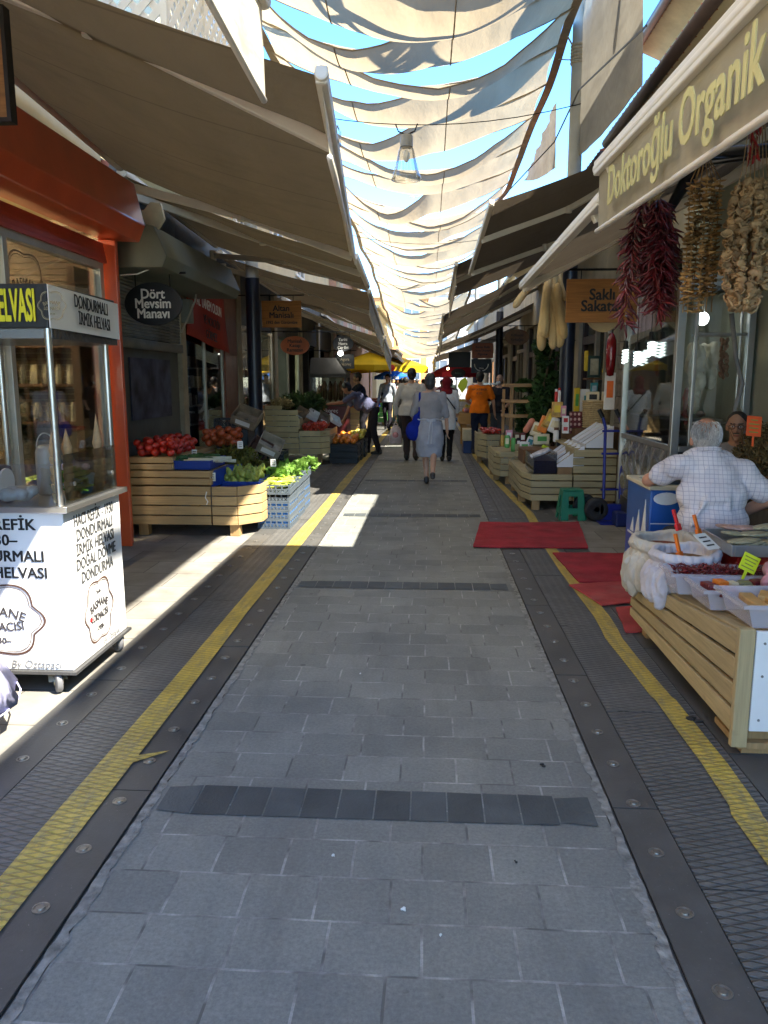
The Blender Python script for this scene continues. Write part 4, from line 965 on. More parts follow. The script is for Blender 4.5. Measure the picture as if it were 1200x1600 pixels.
q = MB()
for y in (CY0+.12, CY1-.1): q.tube([(CX1+.008, y, 1.05), (CX1+.014, y, 1.05)], .012, 10)
q.build('glass_clip', mSTEEL, ct)
MB().bb(CX0, CX1-.005, CY0, CY1+.1, 1.79, 1.99).build('canopy_box', M('canopy_black', (.012, .012, .012), .4), ct, bevel=.004)
MB().bb(CX0, CX1, CY0+.02, CY1+.1, 1.745, 1.79).build('canopy_trim', M('trim_grey', (.16, .15, .15), .25, .1, metallic=.6), ct)
q = MB(); q.grid(lambda u, v: (CX1+.008+.012*math.sin(u*3.1)*v, CY0-.012+u*.80, 1.985-.195*v-.012*u), 8, 3); q.build('side_banner', mWHT, ct, solid=.004)
text('DONDURMALI İRMİK HELVASI', mLETY, (CA(57, 487), CY0-.004, 1.885), (1, 0, 0), (0, 0, 1), .20, ct, .003, .30, .02, 'RIGHT')
lo = M('gold_logo', (.34, .28, .16), .4)
logo((CA(82, 480), CY0-.003, 1.89), (1, 0, 0), (0, 0, 1), .135, .115, ct, lo, lo, small=False)
text('DONDURMALI', mLETB, (CX1+.030, 4.06, 1.925), (0, 1, -.03), (0, 0, 1), .088, ct, .002, .68, .004)
text('İRMİK HELVASI', mLETB, (CX1+.034, 4.08, 1.845), (0, 1, -.03), (0, 0, 1), .088, ct, .002, .62, .004)
mGREYL = M('dark_grey_letter', (.07, .07, .07), .5)
for s_, z in (('HACI REFİK', .862), ('–1930–', .785), ('DONDURMALI', .705), ('İRMİK HELVASI', .622)):
    text(s_, mLETB, (CA(-8, 855), CY0-.001, z), (1, 0, 0), (0, 0, 1), .076, ct, .002, {'HACI REFİK': 1.05, 'DONDURMALI': .98, 'İRMİK HELVASI': .98}.get(s_, 1.0), .014)
mBADGE = M('badge_brown', (.09, .045, .03), .5); mBADGT = M('badge_text', (.05, .045, .045), .5)
logo((CA(-6, 968), CY0-.001, .385), (1, 0, 0), (0, 0, 1), .50, .33, ct, mBADGE, mBADGT)
text('By Öztapacı', M('grey_script', (.20, .20, .20), .5), (CA(56, 1030), CY0-.001, .155), (1, 0, 0), (0, 0, 1), .056, ct, .002, .95, 0, shear=.25)
for s_, z in (('HACI REFİK - 1930', .86), ('DONDURMALI', .785), ('İRMİK HELVASI', .71), ('DOĞAL DÖVME', .635), ('DONDURMA', .56)):
    text(s_, mGREYL, (CX1+.001, 4.0, z), (0, 1, 0), (0, 0, 1), .084, ct, .002, .70 if len(s_) > 13 else .80, .004)
q = logo((CX1+.001, 3.99, .345), (0, 1, 0), (0, 0, 1), .36, .30, ct, mBADGE, mBADGT)
MB().ell((CX1+.002, 3.885, .318), (.004, .016, .013), 8, 6).build('badge_heart', M('badge_red', (.6, .02, .02), .4), ct)
text('By Öztapacı', M('grey_script', (.20, .20, .20), .5), (CX1+.001, 4.13, .155), (0, 1, 0), (0, 0, 1), .05, ct, .002, .95, 0, shear=.25)
def castor(parent, x, y, r=.058, yaw=0.5):
    q = MB(); q.lathe([(.0, -.018), (r*.55, -.018), (r*.9, -.016), (r, -.010), (r, .010), (r*.9, .016), (r*.55, .018), (0, .018)], (0, 0, r+.002), 20, 'X')
    w_ = q.build('castor_wheel', M('castor_grey', (.16, .16, .165), .5), parent, smooth=40, world=False)
    q = MB(); q.lathe([(0, -.022), (.022, -.022), (.022, .022), (0, .022)], (0, 0, r+.002), 12, 'X'); q.beam((-.024, 0, r), (-.024, .03, .106), .004, .04, up=(1, 0, 0)); q.beam((.024, 0, r), (.024, .03, .106), .004, .04, up=(1, 0, 0)); q.bb(-.03, .03, .0, .06, .105, .111)
    f_ = q.build('castor_fork', M('zinc', (.45, .40, .30), .35, .2, metallic=.8), w_, world=False)
    pl = wmat(parent).inverted() @ Matrix.Translation((x, y, 0)) @ Matrix.Rotation(yaw, 4, 'Z'); w_.matrix_basis = pl; return w_
castor(ct, CX1-.10, CY0+.03, .06, .6); castor(ct, CX1-.04, CY1-.05, .058, .8); castor(ct, CX0+.08, CY0+.05, .058, .4); castor(ct, CX0+.08, CY1-.08, .058)
# things standing on the cart
def cone_stack(x, y, h, label):
    t = thing('cone_stack', label, 'cones', (x, y, .956), 0, 'ice cream cones stacked on the cart')
    q = MB()
    for k in range(6): q.lathe([(.018, 0), (.026, .03), (.026, .045), (.012, .05)], (x, y, .957+k*.045), 12)
    z = .957+6*.045; q.lathe([(.024, 0), (.0, h-.27)], (x, y, z), 12); q.build('cones', M('wafer', (.50, .33, .17), .7, .15, 30, .4), t, smooth=30); return t
cone_stack(-1.80, 3.78, .40, 'tall stack of wafer cones by the front steel post of the cart')
cone_stack(-1.775, 4.22, .42, 'tall stack of wafer cones by the rear steel post of the cart')
o = cone_stack(-1.775, 3.86, .36, 'shorter stack of wafer cones just behind the front steel post')
bt = thing('sauce_bottle', 'cloudy plastic bottle with a wire handle on the cart', 'bottle', (-1.98, 4.05, .956))
MB().lathe([(.05, 0), (.055, .01), (.055, .22), (.045, .25), (.03, .26), (0, .26)], (-1.98, 4.05, .957), 16).build('body', M('cloudy_plastic', (.48, .42, .34), .35, .1, 3, trl=.3), bt, smooth=40)
q = MB(); q.tube([(-1.98+.05*math.cos(a*.314), 4.05, 1.2+.08*math.sin(a*.314)) for a in range(11)], .004, 5); q.build('handle', mSTEEL, bt)
sl_ = thing('dial_scale', 'black counter scale with a white dial at the left edge of the cart', 'scale', (-2.13, 3.82, .956))
MB().bb(-2.24, -2.08, 3.75, 3.9, .957, 1.13).build('case', mBLK, sl_, bevel=.02)
MB().lathe([(0, -.0), (.07, 0), (.07, .012), (0, .012)], (-2.079, 3.81, 1.05), 20, 'X').build('dial', mWHT, sl_)
pk = thing('plastic_bag', 'crumpled white plastic bag of cups lying on the cart counter', 'bag', (-1.95, 3.80, .956))
q = MB()
for k in range(7): q.ell((-1.98+rnd(-.07, .07), 3.79+rnd(-.04, .04), .985+rnd(0, .03)), (rnd(.03, .05), rnd(.03, .05), rnd(.02, .035)), 9, 6)
q.build('film', M('thin_plastic', (.62, .63, .64), .25, .1, 6, .5, 20, trl=.3), pk, smooth=True, remesh=.006)
tb = thing('blue_tub', 'blue plastic tub with wrapped spoons on the cart', 'tub', (-1.83, 4.12, .956))
MB().lathe([(.07, 0), (.085, .09), (.09, .10), (.08, .10), (.068, .01), (0, .01)], (-1.85, 4.12, .957), 16).build('shell', M('light_blue_plastic', (.18, .42, .62), .4), tb, smooth=40)
q = MB()
for k in range(12): q.ell((-1.85+rnd(-.05, .05), 4.12+rnd(-.05, .05), 1.06+rnd(0, .05)), (.022, .03, .02), 7, 5)
q.build('wrappers', M('wrapper_mix', (.45, .35, .40), .4, .6, 16, island=.6), tb, smooth=True)
LEAF = None
def leaf_cluster(b, c, rad, n, size, flat=1.0, up=.3):
    for i in range(n):
        d = V((rnd(-1, 1), rnd(-1, 1), rnd(-1, 1)))
        if d.length < .05: continue
        d = d.normalized()*(rnd(.35, 1)**.6)
        p = V(c)+V((d.x*rad[0], d.y*rad[1], d.z*rad[2]))
        a = V((rnd(-1, 1), rnd(-1, 1), rnd(-.6, 1)*up+.1)).normalized(); s_ = a.cross(V((rnd(-1, 1), rnd(-1, 1), rnd(-1, 1)))).normalized(); L = size*rnd(.6, 1.3)
        tip = p+a*L; w1 = p+a*L*.45+s_*L*.28*flat; w2 = p+a*L*.45-s_*L*.28*flat; mid = p+a*L*.5+a.cross(s_)*L*.08
        b.add([p, w1, tip, w2, mid], [(0, 1, 4), (1, 2, 4), (2, 3, 4), (3, 0, 4)])
def leafmat(name, col, trl=.35): return M(name, col, .5, .3, 8, 0, island=.45, trl=trl, spec=.35)
pl_ = thing('potted_herb', 'small leafy green plant between the cone stacks on the cart', 'plant', (-1.79, 3.95, .956))
q = MB(); leaf_cluster(q, (-1.80, 3.95, 1.04), (.07, .11, .07), 200, .045); q.build('leaves', leafmat('herb_leaf', (.10, .24, .035)), pl_)
MB().lathe([(.03, 0), (.04, .06), (.0, .06)], (-1.8, 3.95, .957), 10).build('pot', mBRN, pl_)
for o in list(bpy.data.objects):
    if o.parent is None and o.type == 'EMPTY' and o.name.split('.')[0] in ('vending_cart', 'cone_stack', 'sauce_bottle', 'dial_scale', 'plastic_bag', 'blue_tub', 'potted_herb'): o.location += V((-.03, -.11, 0))
# ---- grocer stall with stepped slatted front
st = thing('slatted_stall', 'stepped pine slat stall of the grocer with tomatoes on its upper step', 'stall', (-2.3, 8.3, 0))
b = MB()
slat_side(b, [(-2.985, 7.5), (-2.165, 7.5)], .115, .515, 4, gap=.012); slat_side(b, [(-2.155, 7.5), (-1.90, 7.5), (-1.70, 7.72), (-1.70, 9.4)], .115, .515, 4, gap=.012)
slat_side(b, [(-2.985, 7.5), (-2.165, 7.5), (-2.165, 9.4)], .52, .67, 2); slat_side(b, [(-2.985, 7.505), (-2.55, 7.505), (-2.55, 9.4)], .672, .80, 2)
slat_side(b, [(-2.995, 9.4), (-2.995, 7.52)], .115, .80, 6)
b.build('slat_panel', mPINE, st, bevel=.003)
q = MB(); q.bb(-2.97, -1.72, 7.75, 9.38, .46, .47); q.bb(-2.97, -2.18, 7.52, 9.38, .61, .62); q.bb(-2.97, -2.57, 7.52, 9.38, .74, .75); q.bb(-2.16, -1.93, 7.52, 7.75, .46, .47); q.build('step_board', mPINE, st)
q = MB()
for i in range(5): q.bb(-2.97+i*.088, -2.89+i*.088, 7.512, 7.60, .752, .797)
q.build('ledge_slats', mPINE, st)
for (x, y) in ((-2.88, 7.58), (-1.94, 7.58), (-1.78, 9.3), (-2.88, 9.3), (-1.78, 8.4)): leg(st, x, y, .118, .10)
q = MB(); q.tube([(-2.2, 7.48, .46), (-2.215, 7.475, .40), (-2.19, 7.475, .36), (-2.205, 7.478, .33)], .006, 5); q.build('hanging_string', mWHT, st)
# stock protos
def blob_mesh(name, r, col, squash=.85, stalk=True, lob=0, mat=None):
    q = MB(); n_, k = 14, 9; vs = []
    prof = []
    for i in range(k+1):
        ph = math.pi*i/k; rr = r*math.sin(ph)*(1+.04*math.cos(ph)); z = -r*squash*math.cos(ph)
        if i == k: z -= r*.14
        if i == k-1: z += r*.02
        prof.append((max(rr, 0.0005), z))
    q.lathe(prof, (0, 0, 0), n_)
    if lob:
        q.v = [(x*(1+lob*math.cos(5*math.atan2(y, x))), y*(1+lob*math.cos(5*math.atan2(y, x))), z) for x, y, z in q.v]
    if stalk:
        q.k = 1
        for a in range(5):
            an = a*1.257; q.add([(0, 0, r*squash*.88), (.3*r*math.cos(an-.25), .3*r*math.sin(an-.25), r*squash*.92), (.55*r*math.cos(an), .55*r*math.sin(an), r*squash*.85), (.3*r*math.cos(an+.25), .3*r*math.sin(an+.25), r*squash*.92)], [(0, 1, 2, 3)])
        q.tube([(0, 0, r*squash*.85), (r*.05, 0, r*squash*1.1)], r*.05, 5)
    o = q.build(name, [mat or M(name+'_skin', col, .28, .22, 14, .05, spec=.5, coat=.2), M('green_stalk', (.06, .14, .03), .6)], None, smooth=True)
    me = o.data; bpy.data.objects.remove(o); return me
def heap(me, name, x0, x1, y0, y1, z0, r, n, label, cat, group, hmax=.14, slope=None, cx=None, rots=True, sc_=(.85, 1.12)):
    """individual pieces piled up: each rests on the surface or on those already laid"""
    laid = []
    cxm, cym = ((x0+x1)/2 if cx is None else cx), (y0+y1)/2
    for i in range(n):
        best = None
        for tr in range(14):
            x, y = rnd(x0+r, x1-r), rnd(y0+r, y1-r)
            z = z0+r*.85+(slope(x, y) if slope else 0)
            for (a, b_, c_) in laid:
                d2 = (x-a)**2+(y-b_)**2
                if d2 < (1.8*r)**2: z = max(z, c_+math.sqrt((1.8*r)**2-d2)*.86)
            if best is None or z < best[2]: best = (x, y, z)
        if best[2] > z0+hmax+r: continue
        laid.append(best)
        s_ = rnd(*sc_)
        inst(me, name, best, (rnd(-.7, .7), rnd(-.7, .7), rnd(0, 6.3)) if rots else (0, 0, rnd(0, 6.3)), s_, label, cat, group)
tom = blob_mesh('tomato', .043, (.42, .020, .010), .82)
heap(tom, 'tomato', -2.98, -2.52, 7.52, 8.35, .80, .043, 95, 'red tomato heaped on the upper step of the grocer stall', 'tomato', 'red tomatoes on the grocer stall', .15)
tom2 = blob_mesh('tomato', .047, (.42, .075, .02), .82, mat=M('pale_tomato', (.40, .075, .02), .3, .2, 12, .05, coat=.2))
heap(tom2, 'tomato', -2.66, -2.2, 8.75, 9.3, .80, .047, 55, 'orange tinted tomato in the higher pile behind the red ones', 'tomato', 'orange tinted tomatoes on the grocer stall', .22)
def tray(name, label, x0, x1, y0, y1, z0, h, mat, wall=.012, cat='tray', group=None, rot=None, flare=.0):
    t = thing(name, label, cat, ((x0+x1)/2, (y0+y1)/2, z0), 0, group)
    q = MB(); q.bb(x0, x1, y0, y1, z0, z0+.01)
    q.bb(x0, x0+wall, y0, y1, z0+.01, z0+h); q.bb(x1-wall, x1, y0, y1, z0+.01, z0+h); q.bb(x0+wall, x1-wall, y0, y0+wall, z0+.01, z0+h); q.bb(x0+wall, x1-wall, y1-wall, y1, z0+.01, z0+h)
    q.bb(x0-.012, x1+.012, y0-.012, y0, z0+h-.014, z0+h); q.bb(x0-.012, x1+.012, y1, y1+.012, z0+h-.014, z0+h)
    q.build('shell', mat, t, bevel=.004); return t
mBLUE = M('blue_plastic', (.012, .05, .32), .35, .12, 4, .04)
tray('blue_tray', 'blue plastic tray of leeks on the middle step of the grocer stall', -2.54, -2.17, 7.54, 8.1, .672, .09, mBLUE)
tray('blue_tray', 'blue plastic tray of green pears on the low front step', -2.14, -1.74, 7.76, 8.4, .472, .055, mBLUE)
q = MB(); q.add([(-2.165, 7.53, .50), (-2.158, 7.53, .50), (-2.03, 8.2, .50), (-2.165, 8.2, .50), (-2.165, 7.53, .66), (-2.15, 7.6, .66), (-2.02, 8.25, .66), (-2.165, 8.25, .66)], [(0, 1, 2, 3), (4, 5, 6, 7), (0, 1, 5, 4), (1, 2, 6, 5), (2, 3, 7, 6), (3, 0, 4, 7)]); o = q.build('blue_liner', mBLUE, None, bevel=.01); tag(o, 'blue plastic liner folded over the step beside the green pears', 'liner')
# leeks: white shank, green leaves
for k in range(7):
    x, y = -2.50+k*.035, 7.60+.03*k
    t = thing('leek', 'white and green leek lying in the blue tray', 'leek', (x, y, .73), 0, 'leeks in the blue tray')
    a = V((x, y+.0, .74+.012*(k % 3))); b_ = a+V((.30, .02+.01*k, -.01+.01*(k % 2))); a2 = a+V((.0, .02, .0))
    MB().tube([a, a.lerp(b_, .5)+V((0, 0, .005)), b_], [.016, .015, .018], 9).build('shank', M('leek_white', (.62, .62, .48), .4, .1), t, smooth=True)
    q = MB()
    for j in range(5):
        d = V((-.06-rnd(0, .1), rnd(-.03, .05), rnd(0, .05))); q.tube([a, a+d*.5+V((0, 0, .02)), a+d], [.012, .011, .002], 6)
    q.build('leaves', M('leek_green', (.03, .10, .03), .5, .3), t, smooth=True)
cuc = MB(); cuc.tube([(-.085, 0, 0), (-.07, 0, .002), (0, .006, .004), (.07, 0, .002), (.085, 0, 0)], [.004, .019, .022, .019, .004], 10); o = cuc.build('cucumber', M('cucumber_skin', (.02, .075, .016), .35, .3, 20, .15), None, smooth=True); cm_ = o.data; bpy.data.objects.remove(o)
for k in range(16): inst(cm_, 'cucumber', (-2.46+rnd(0, .22), 7.70+rnd(0, .35), .745+rnd(0, .035)), (0, rnd(-.1, .1), rnd(-.5, .5)), rnd(.85, 1.15), 'dark green cucumber among the leeks in the blue tray', 'cucumber', 'cucumbers in the blue tray')
# olive green herb / grape heaps
def heap_leaf(name, label, cat, c, rad, n, size, col, flat=1.0):
    q = MB(); q.ell(c, tuple(r_*.8 for r_ in rad), 12, 8); leaf_cluster(q, c, rad, n, size, flat, .8)
    o = q.build(name, leafmat(name+'_leaf', col), None, kind='stuff'); tag(o, label, cat); return o
heap_leaf('herb_heap', 'olive green heap of vine herbs above the green pears', 'herbs', (-2.16, 8.5, .66), (.26, .42, .17), 1500, .055, (.13, .13, .025))
heap_leaf('herb_heap', 'smaller yellow green herb heap at the right end of the grocer stall', 'herbs', (-1.83, 8.75, .56), (.13, .25, .10), 500, .045, (.17, .17, .03))
pear = MB(); pear.lathe([(.0005, -.05), (.022, -.045), (.034, -.022), (.035, 0), (.027, .03), (.016, .052), (.008, .062), (.0005, .064)], (0, 0, 0), 14); pear.k = 1; pear.tube([(0, 0, .06), (.004, 0, .08)], .002, 5)
o = pear.build('green_pear', [M('green_pear_skin', (.30, .36, .07), .4, .22, 10, .08), M('brown_stalk', (.1, .06, .03), .7)], None, smooth=True); pm = o.data; bpy.data.objects.remove(o)
heap(pm, 'green_pear', -2.12, -1.76, 7.77, 8.35, .48, .036, 60, 'green pear in the blue tray on the low front step', 'pear', 'green pears on the grocer stall', .14, slope=lambda x, y: .12*(y-7.77))
# dark crates and cardboard cartons on the stall
mBCR = M('black_plastic', (.012, .012, .013), .45, .2, 5, .05)
def crate_bm(W, D, H, cols=8):
    b = MB(); t = .008; hx, hy = W/2, D/2
    b.bb(-hx, hx, -hy, hy, 0, .008)
    for sx in (-1, 1):
        for sy in (-1, 1): b.bb(sx*hx-sx*.02, sx*hx, sy*hy-sy*.02, sy*hy, .008, H)
    for (L, fx) in ((W, 0), (D, 1)):
        for s_ in (-1, 1):
            def put(a0, a1, z0, z1, dep=t):
                if fx == 0: b.bb(a0, a1, s_*hy-s_*dep, s_*hy, z0, z1)
                else: b.bb(s_*hx-s_*dep, s_*hx, a0, a1, z0, z1)
            h_ = L/2-.02
            put(-h_, h_, .008, H*.14); put(-h_, h_, H*.50, H*.58); put(-h_, h_, H*.86, H)
            n_ = max(3, int(cols*L/W))
            for i in range(1, n_): a = -h_+2*h_*i/n_; put(a-.006, a+.006, H*.14, H*.50)
            for i in range(1, 5):
                a = -h_+2*h_*i/5; put(a-.007, a+.007, H*.58, H*.86)
            m2 = 2*n_
            for i in range(m2):
                a0 = -h_+2*h_*i/m2; a1 = -h_+2*h_*(i+1)/m2
                for sg in (0, 1):
                    za, zb = (H*.14, H*.5) if sg else (H*.5, H*.14)
                    if fx == 0: b.beam((a0, s_*hy-s_*.004, za), (a1, s_*hy-s_*.004, zb), .004, .006, up=(0, 1, 0))
                    else: b.beam((s_*hx-s_*.004, a0, za), (s_*hx-s_*.004, a1, zb), .004, .006, up=(1, 0, 0))
    return b
o = crate_bm(.40, .30, .11).build('black_crate', mBCR, None); bcm = o.data; bpy.data.objects.remove(o)
for (x, y, z, lb_) in ((-2.38, 9.32, .99, 'black plastic crate raised at the back of the grocer stall'), (-1.90, 9.15, .62, 'black plastic crate under the tilted cartons of the grocer stall')):
    inst(bcm, 'black_crate', (x, y, z), (0, 0, 0), 1, lb_, 'crate')
    MB
o = MB().bb(-2.62, -2.15, 9.1, 9.5, .752, .985).build('black_stand', mBCR, None, bevel=.01); tag(o, 'black box carrying the raised crate at the back of the grocer stall', 'box')
mCARD = M('printed_carton', (.23, .17, .11), .6, .5, 9, .1)
def tilt_box(label, c, d, rx, ry, rz, mat, cat='carton', name='carton'):
    m = Matrix.Rotation(rz, 3, 'Z') @ Matrix.Rotation(ry, 3, 'Y') @ Matrix.Rotation(rx, 3, 'X')
    t = thing(name, label, cat, c); q = MB(); hx, hy, hz = d[0]/2, d[1]/2, d[2]/2
    for (cc_, dd) in (((0, 0, -hz+.004), (d[0], d[1], .008)), ((-hx+.004, 0, 0), (.008, d[1], d[2])), ((hx-.004, 0, 0), (.008, d[1], d[2])), ((0, -hy+.004, 0), (d[0]-.016, .008, d[2])), ((0, hy-.004, 0), (d[0]-.016, .008, d[2]))): q.box(V(c)+m @ V(cc_), dd, mat=m)
    q.build('shell', mat, t)
    q = MB(); q.box(V(c)+m @ V((0, -hy-.001, 0)), (d[0]*.6, .002, d[2]*.5), mat=m); q.build('label_patch', mWPK, t); return t
tilt_box('tilted carton with a printed side, highest on the grocer stall', (-2.18, 9.2, 1.12), (.30, .30, .12), .5, .35, 0, mCARD)
tilt_box('tilted pale carton leaning at the right of the grocer stall', (-1.86, 9.0, .80), (.28, .30, .12), .5, .45, .2, M('grey_carton', (.33, .28, .21), .6, .4, 9, .1))
tilt_box('brown carton leaning low beside the cabbage sack', (-2.0, 9.0, .74), (.24, .3, .12), .6, .5, 0, M('brown_carton', (.12, .06, .045), .6, .4, 9, .1))
q = MB(); q.lathe([(.10, 0), (.125, .05), (.12, .15), (.10, .18), (0, .19)], (-2.10, 8.85, .58), 14); o = q.build('net_sack', M('net_sack', (.26, .20, .13), .8, .4, 30, .8, 60), None, smooth=True); tag(o, 'bulging brown net sack between the herbs and the cartons', 'sack')
mPRICE = M('price_card', (.72, .72, .68), .5, .1)
def price(x, y, z, label, rx=-.3, rz=.2, sz=(.06, .085), mat=None):
    m = Matrix.Rotation(rz, 3, 'Z') @ Matrix.Rotation(rx, 3, 'X'); t = thing('price_card', label, 'price card', (x, y, z))
    q = MB(); q.box((x, y, z), (sz[0], .003, sz[1]), mat=m); q.build('card', mat or mPRICE, t)
    q = MB(); 
    for k in range(3): q.box(V((x, y, z))+m @ V((0, -.002, sz[1]*(.25-.25*k))), (sz[0]*.6, .001, sz[1]*.08), mat=m)
    q.build('print', mLETB, t); return t
price(-2.155, 7.55, .60, 'white price card hanging beside the green pears', 0, 0)
price(-2.44, 7.9, .80, 'white price card stuck among the leeks', -.2, -.2)
price(-2.05, 8.3, .86, 'white price card standing in the vine herbs', -.4, .3)
price(-1.70, 8.35, .66, 'white price card near the lettuce crates', -.2, .3)
# ---- stacked blue grey crates with lettuce and green peppers
mCRB = M('grey_blue_plastic', (.095, .12, .145), .45, .12, 5, .05); mCRI = M('bright_blue_plastic', (.02, .18, .55), .4)
o = crate_bm(.345, .535, .093).build('stacking_crate', mCRB, None); crm = o.data; bpy.data.objects.remove(o)
pos = []
for r_ in range(3):
    for lv in range(4):
        q = inst(crm, 'stacking_crate', (-1.625+rnd(-.006, .006)-.015*r_, 8.20+.55*r_, .003+lv*.095), (0, 0, rnd(-.015, .015)), 1, '%s grey plastic crate from the ground in the %s stack of lettuce crates' % (('lowest', 'second', 'third', 'topmost closed')[lv], ('nearest', 'middle', 'farthest')[r_]), 'crate', 'grey plastic crates stacked by the grocer stall')
        n_ = MB().bb(-1.79-.015*r_, -1.46-.015*r_, 7.95+.55*r_, 8.45+.55*r_, .015+lv*.095, .08+lv*.095)
        if lv < 3: o2 = n_.build('blue_box', mCRI, q)
    tc = inst(crm, 'lettuce_crate', (-1.625-.015*r_, 8.19+.55*r_, .385), (.05, 0, 0), (1.08, 1.02, 1.1), 'open grey crate on top of the %s stack, filled with greens' % ('nearest', 'middle', 'farthest')[r_], 'crate', 'open crates of greens')
pep = MB(); pep.tube([(-.08, 0, 0), (-.05, .004, .003), (0, .0, .004), (.05, -.004, .002), (.075, 0, 0), (.09, 0, .004)], [.002, .011, .017, .02, .012, .004], 9); o = pep.build('green_pepper', M('pale_pepper', (.42, .50, .07), .3, .25, 8, .05, coat=.2), None, smooth=True); ppm = o.data; bpy.data.objects.remove(o)
heap(ppm, 'green_pepper', -1.79, -1.47, 7.95, 8.6, .42, .03, 70, 'pale green pepper in the nearest open crate', 'pepper', 'pale green peppers in the lettuce crate', .10, rots=False)
q = MB()
for k in range(10): leaf_cluster(q, (-1.63+rnd(-.13, .13), 8.75+rnd(-.3, .9), .50), (.09, .10, .08), 130, .085, 1.5, .9)
o = q.build('lettuce_heap', leafmat('lettuce_leaf', (.16, .30, .05)), None, kind='stuff'); tag(o, 'leafy green lettuce heaped over the farther open crates', 'lettuce')
# ---- second stall on the left
s2 = thing('slatted_stall', 'second pine slat stall on the left lit by a wedge of sun', 'stall', (-2.4, 15, 0))
b = MB()
slat_side(b, [(-3.02, 14.2), (-2.40, 14.2)], .20, 1.02, 8); slat_side(b, [(-2.39, 14.2), (-2.0, 14.2), (-1.86, 14.4), (-1.86, 15.6)], .20, .64, 4); slat_side(b, [(-2.39, 14.2), (-2.39, 15.6)], .66, .86, 2); slat_side(b, [(-3.02, 14.205), (-2.7, 14.205)], 1.02, 1.10, 1)
b.build('slat_panel', M('pale_pine', (.62, .50, .26), .6, .15, 4, .1, island=.12), s2, bevel=.003)
q = MB(); q.bb(-3, -1.9, 14.25, 15.6, .58, .60); q.bb(-3, -2.41, 14.22, 15.6, .96, .98); q.build('step_board', mPINE, s2)
for (x, y) in ((-2.02, 14.3), (-2.9, 14.3), (-1.95, 15.4), (-2.9, 15.4)): leg(s2, x, y, .2, .09)
red = blob_mesh('red_fruit', .045, (.55, .05, .02), .9, False); ora = blob_mesh('orange_fruit', .05, (.70, .20, .02), .95, False); yel = blob_mesh('yellow_fruit', .05, (.65, .52, .08), .9, False)
heap(red, 'tomato', -2.38, -1.9, 14.22, 15.3, .60, .045, 60, 'bright red tomato on the second slatted stall', 'tomato', 'red tomatoes on the second stall', .20, slope=lambda x, y: .12*(y-14.2))
heap_leaf('greens_heap', 'dark leafy greens piled on the second slatted stall', 'greens', (-2.5, 15.3, 1.08), (.45, .5, .22), 1300, .13, (.035, .07, .02), .7)
heap_leaf('cauliflower_heap', 'pale cauliflower and roots on top of the second slatted stall', 'cauliflowers', (-2.78, 14.6, 1.12), (.22, .3, .11), 500, .06, (.35, .29, .14))
for k in range(4): tilt_box(('carton tilted over the greens of the second stall', 'pale carton tilted low over the tomatoes of the second stall', 'carton behind the tomatoes of the second stall', 'white carton at the back of the second stall')[k], (-2.42+.2*k, 14.7+.12*k, .95-.05*k), (.22, .26, .07), .6, .5, .2*k, mWPK if k % 2 else mCARD)
# black fruit crates in front of the bending man
for (x, y, lb_) in ((-1.60, 14.75, 'nearest tall black crate of fruit before the bending man'), (-1.58, 15.35, 'middle tall black crate of fruit before the bending man'), (-1.55, 15.95, 'farthest tall black crate of fruit before the bending man')):
    t = thing('fruit_crate', lb_, 'crate', (x, y, 0), 0, 'black fruit crates')
    q = MB(); q.bb(x-.27, x+.27, y-.28, y+.28, .0, .37)
    for z in (.09, .2, .31): q.bb(x-.28, x+.28, y-.29, y+.29, z, z+.04)
    q.build('shell', mBCR, t, bevel=.01)
heap(ora, 'orange_fruit', -1.86, -1.34, 14.5, 16.2, .37, .05, 90, 'orange piled on the black crates by the bending man', 'orange', 'oranges on the black crates', .22)
heap(yel, 'yellow_fruit', -1.60, -1.28, 15.2, 16.2, .42, .05, 30, 'yellow lemon piled near the bending man', 'lemon', 'lemons near the bending man', .28)
# ---- kebab cabinet
kc = thing('kebab_cabinet', 'stainless kebab cabinet with glass front and dark red base on the left', 'cabinet', (-2.2, 17.4, 0))
MB().bb(-2.62, -1.80, 17.0, 17.8, 0, 1.0).build('base', M('dark_red_panel', (.09, .012, .012), .4, .2), kc, bevel=.01)
q = MB(); q.bb(-2.62, -1.80, 17.0, 17.8, 1.0, 1.06); q.bb(-2.62, -1.80, 17.0, 17.8, 1.62, 1.70)
for x in (-2.62, -1.86): q.bb(x, x+.06, 17.0, 17.06, 1.06, 1.62); q.bb(x, x+.06, 17.74, 17.8, 1.06, 1.62)
q.add([(-2.62, 17, 1.7), (-1.8, 17, 1.7), (-1.8, 17.8, 1.7), (-2.62, 17.8, 1.7), (-2.6, 17.2, 2.05), (-2.05, 17.2, 2.05), (-2.05, 17.8, 2.05), (-2.6, 17.8, 2.05)], [(0, 3, 2, 1), (4, 5, 6, 7), (0, 1, 5, 4), (1, 2, 6, 5), (2, 3, 7, 6), (3, 0, 4, 7)]); q.build('steel_hood', M('dull_steel', (.07, .068, .065), .6, .2, 4, .05, metallic=.3), kc, bevel=.005)
MB().bb(-2.56, -1.86, 17.02, 17.025, 1.06, 1.62).build('glass', mGL, kc)
MB().bb(-2.56, -1.86, 17.7, 17.72, 1.06, 1.62).build('back_plate', M('warm_plate', (.55, .46, .30), .4, .2), kc)
q = MB()
for k in range(5): q.tube([(-2.45+k*.12, 17.4, 1.08), (-2.45+k*.12, 17.4, 1.15), (-2.45+k*.12, 17.4, 1.45), (-2.45+k*.12, 17.4, 1.55)], [.01, .05, .055, .01], 10)
q.build('meat_spits', M('roast_meat', (.16, .07, .03), .6, .4, 20, .6), kc, smooth=True)
text('Kokoreç', mLETW, (-2.2, 16.995, .9), (1, 0, 0), (0, 0, 1), .12, kc, .003, 1)
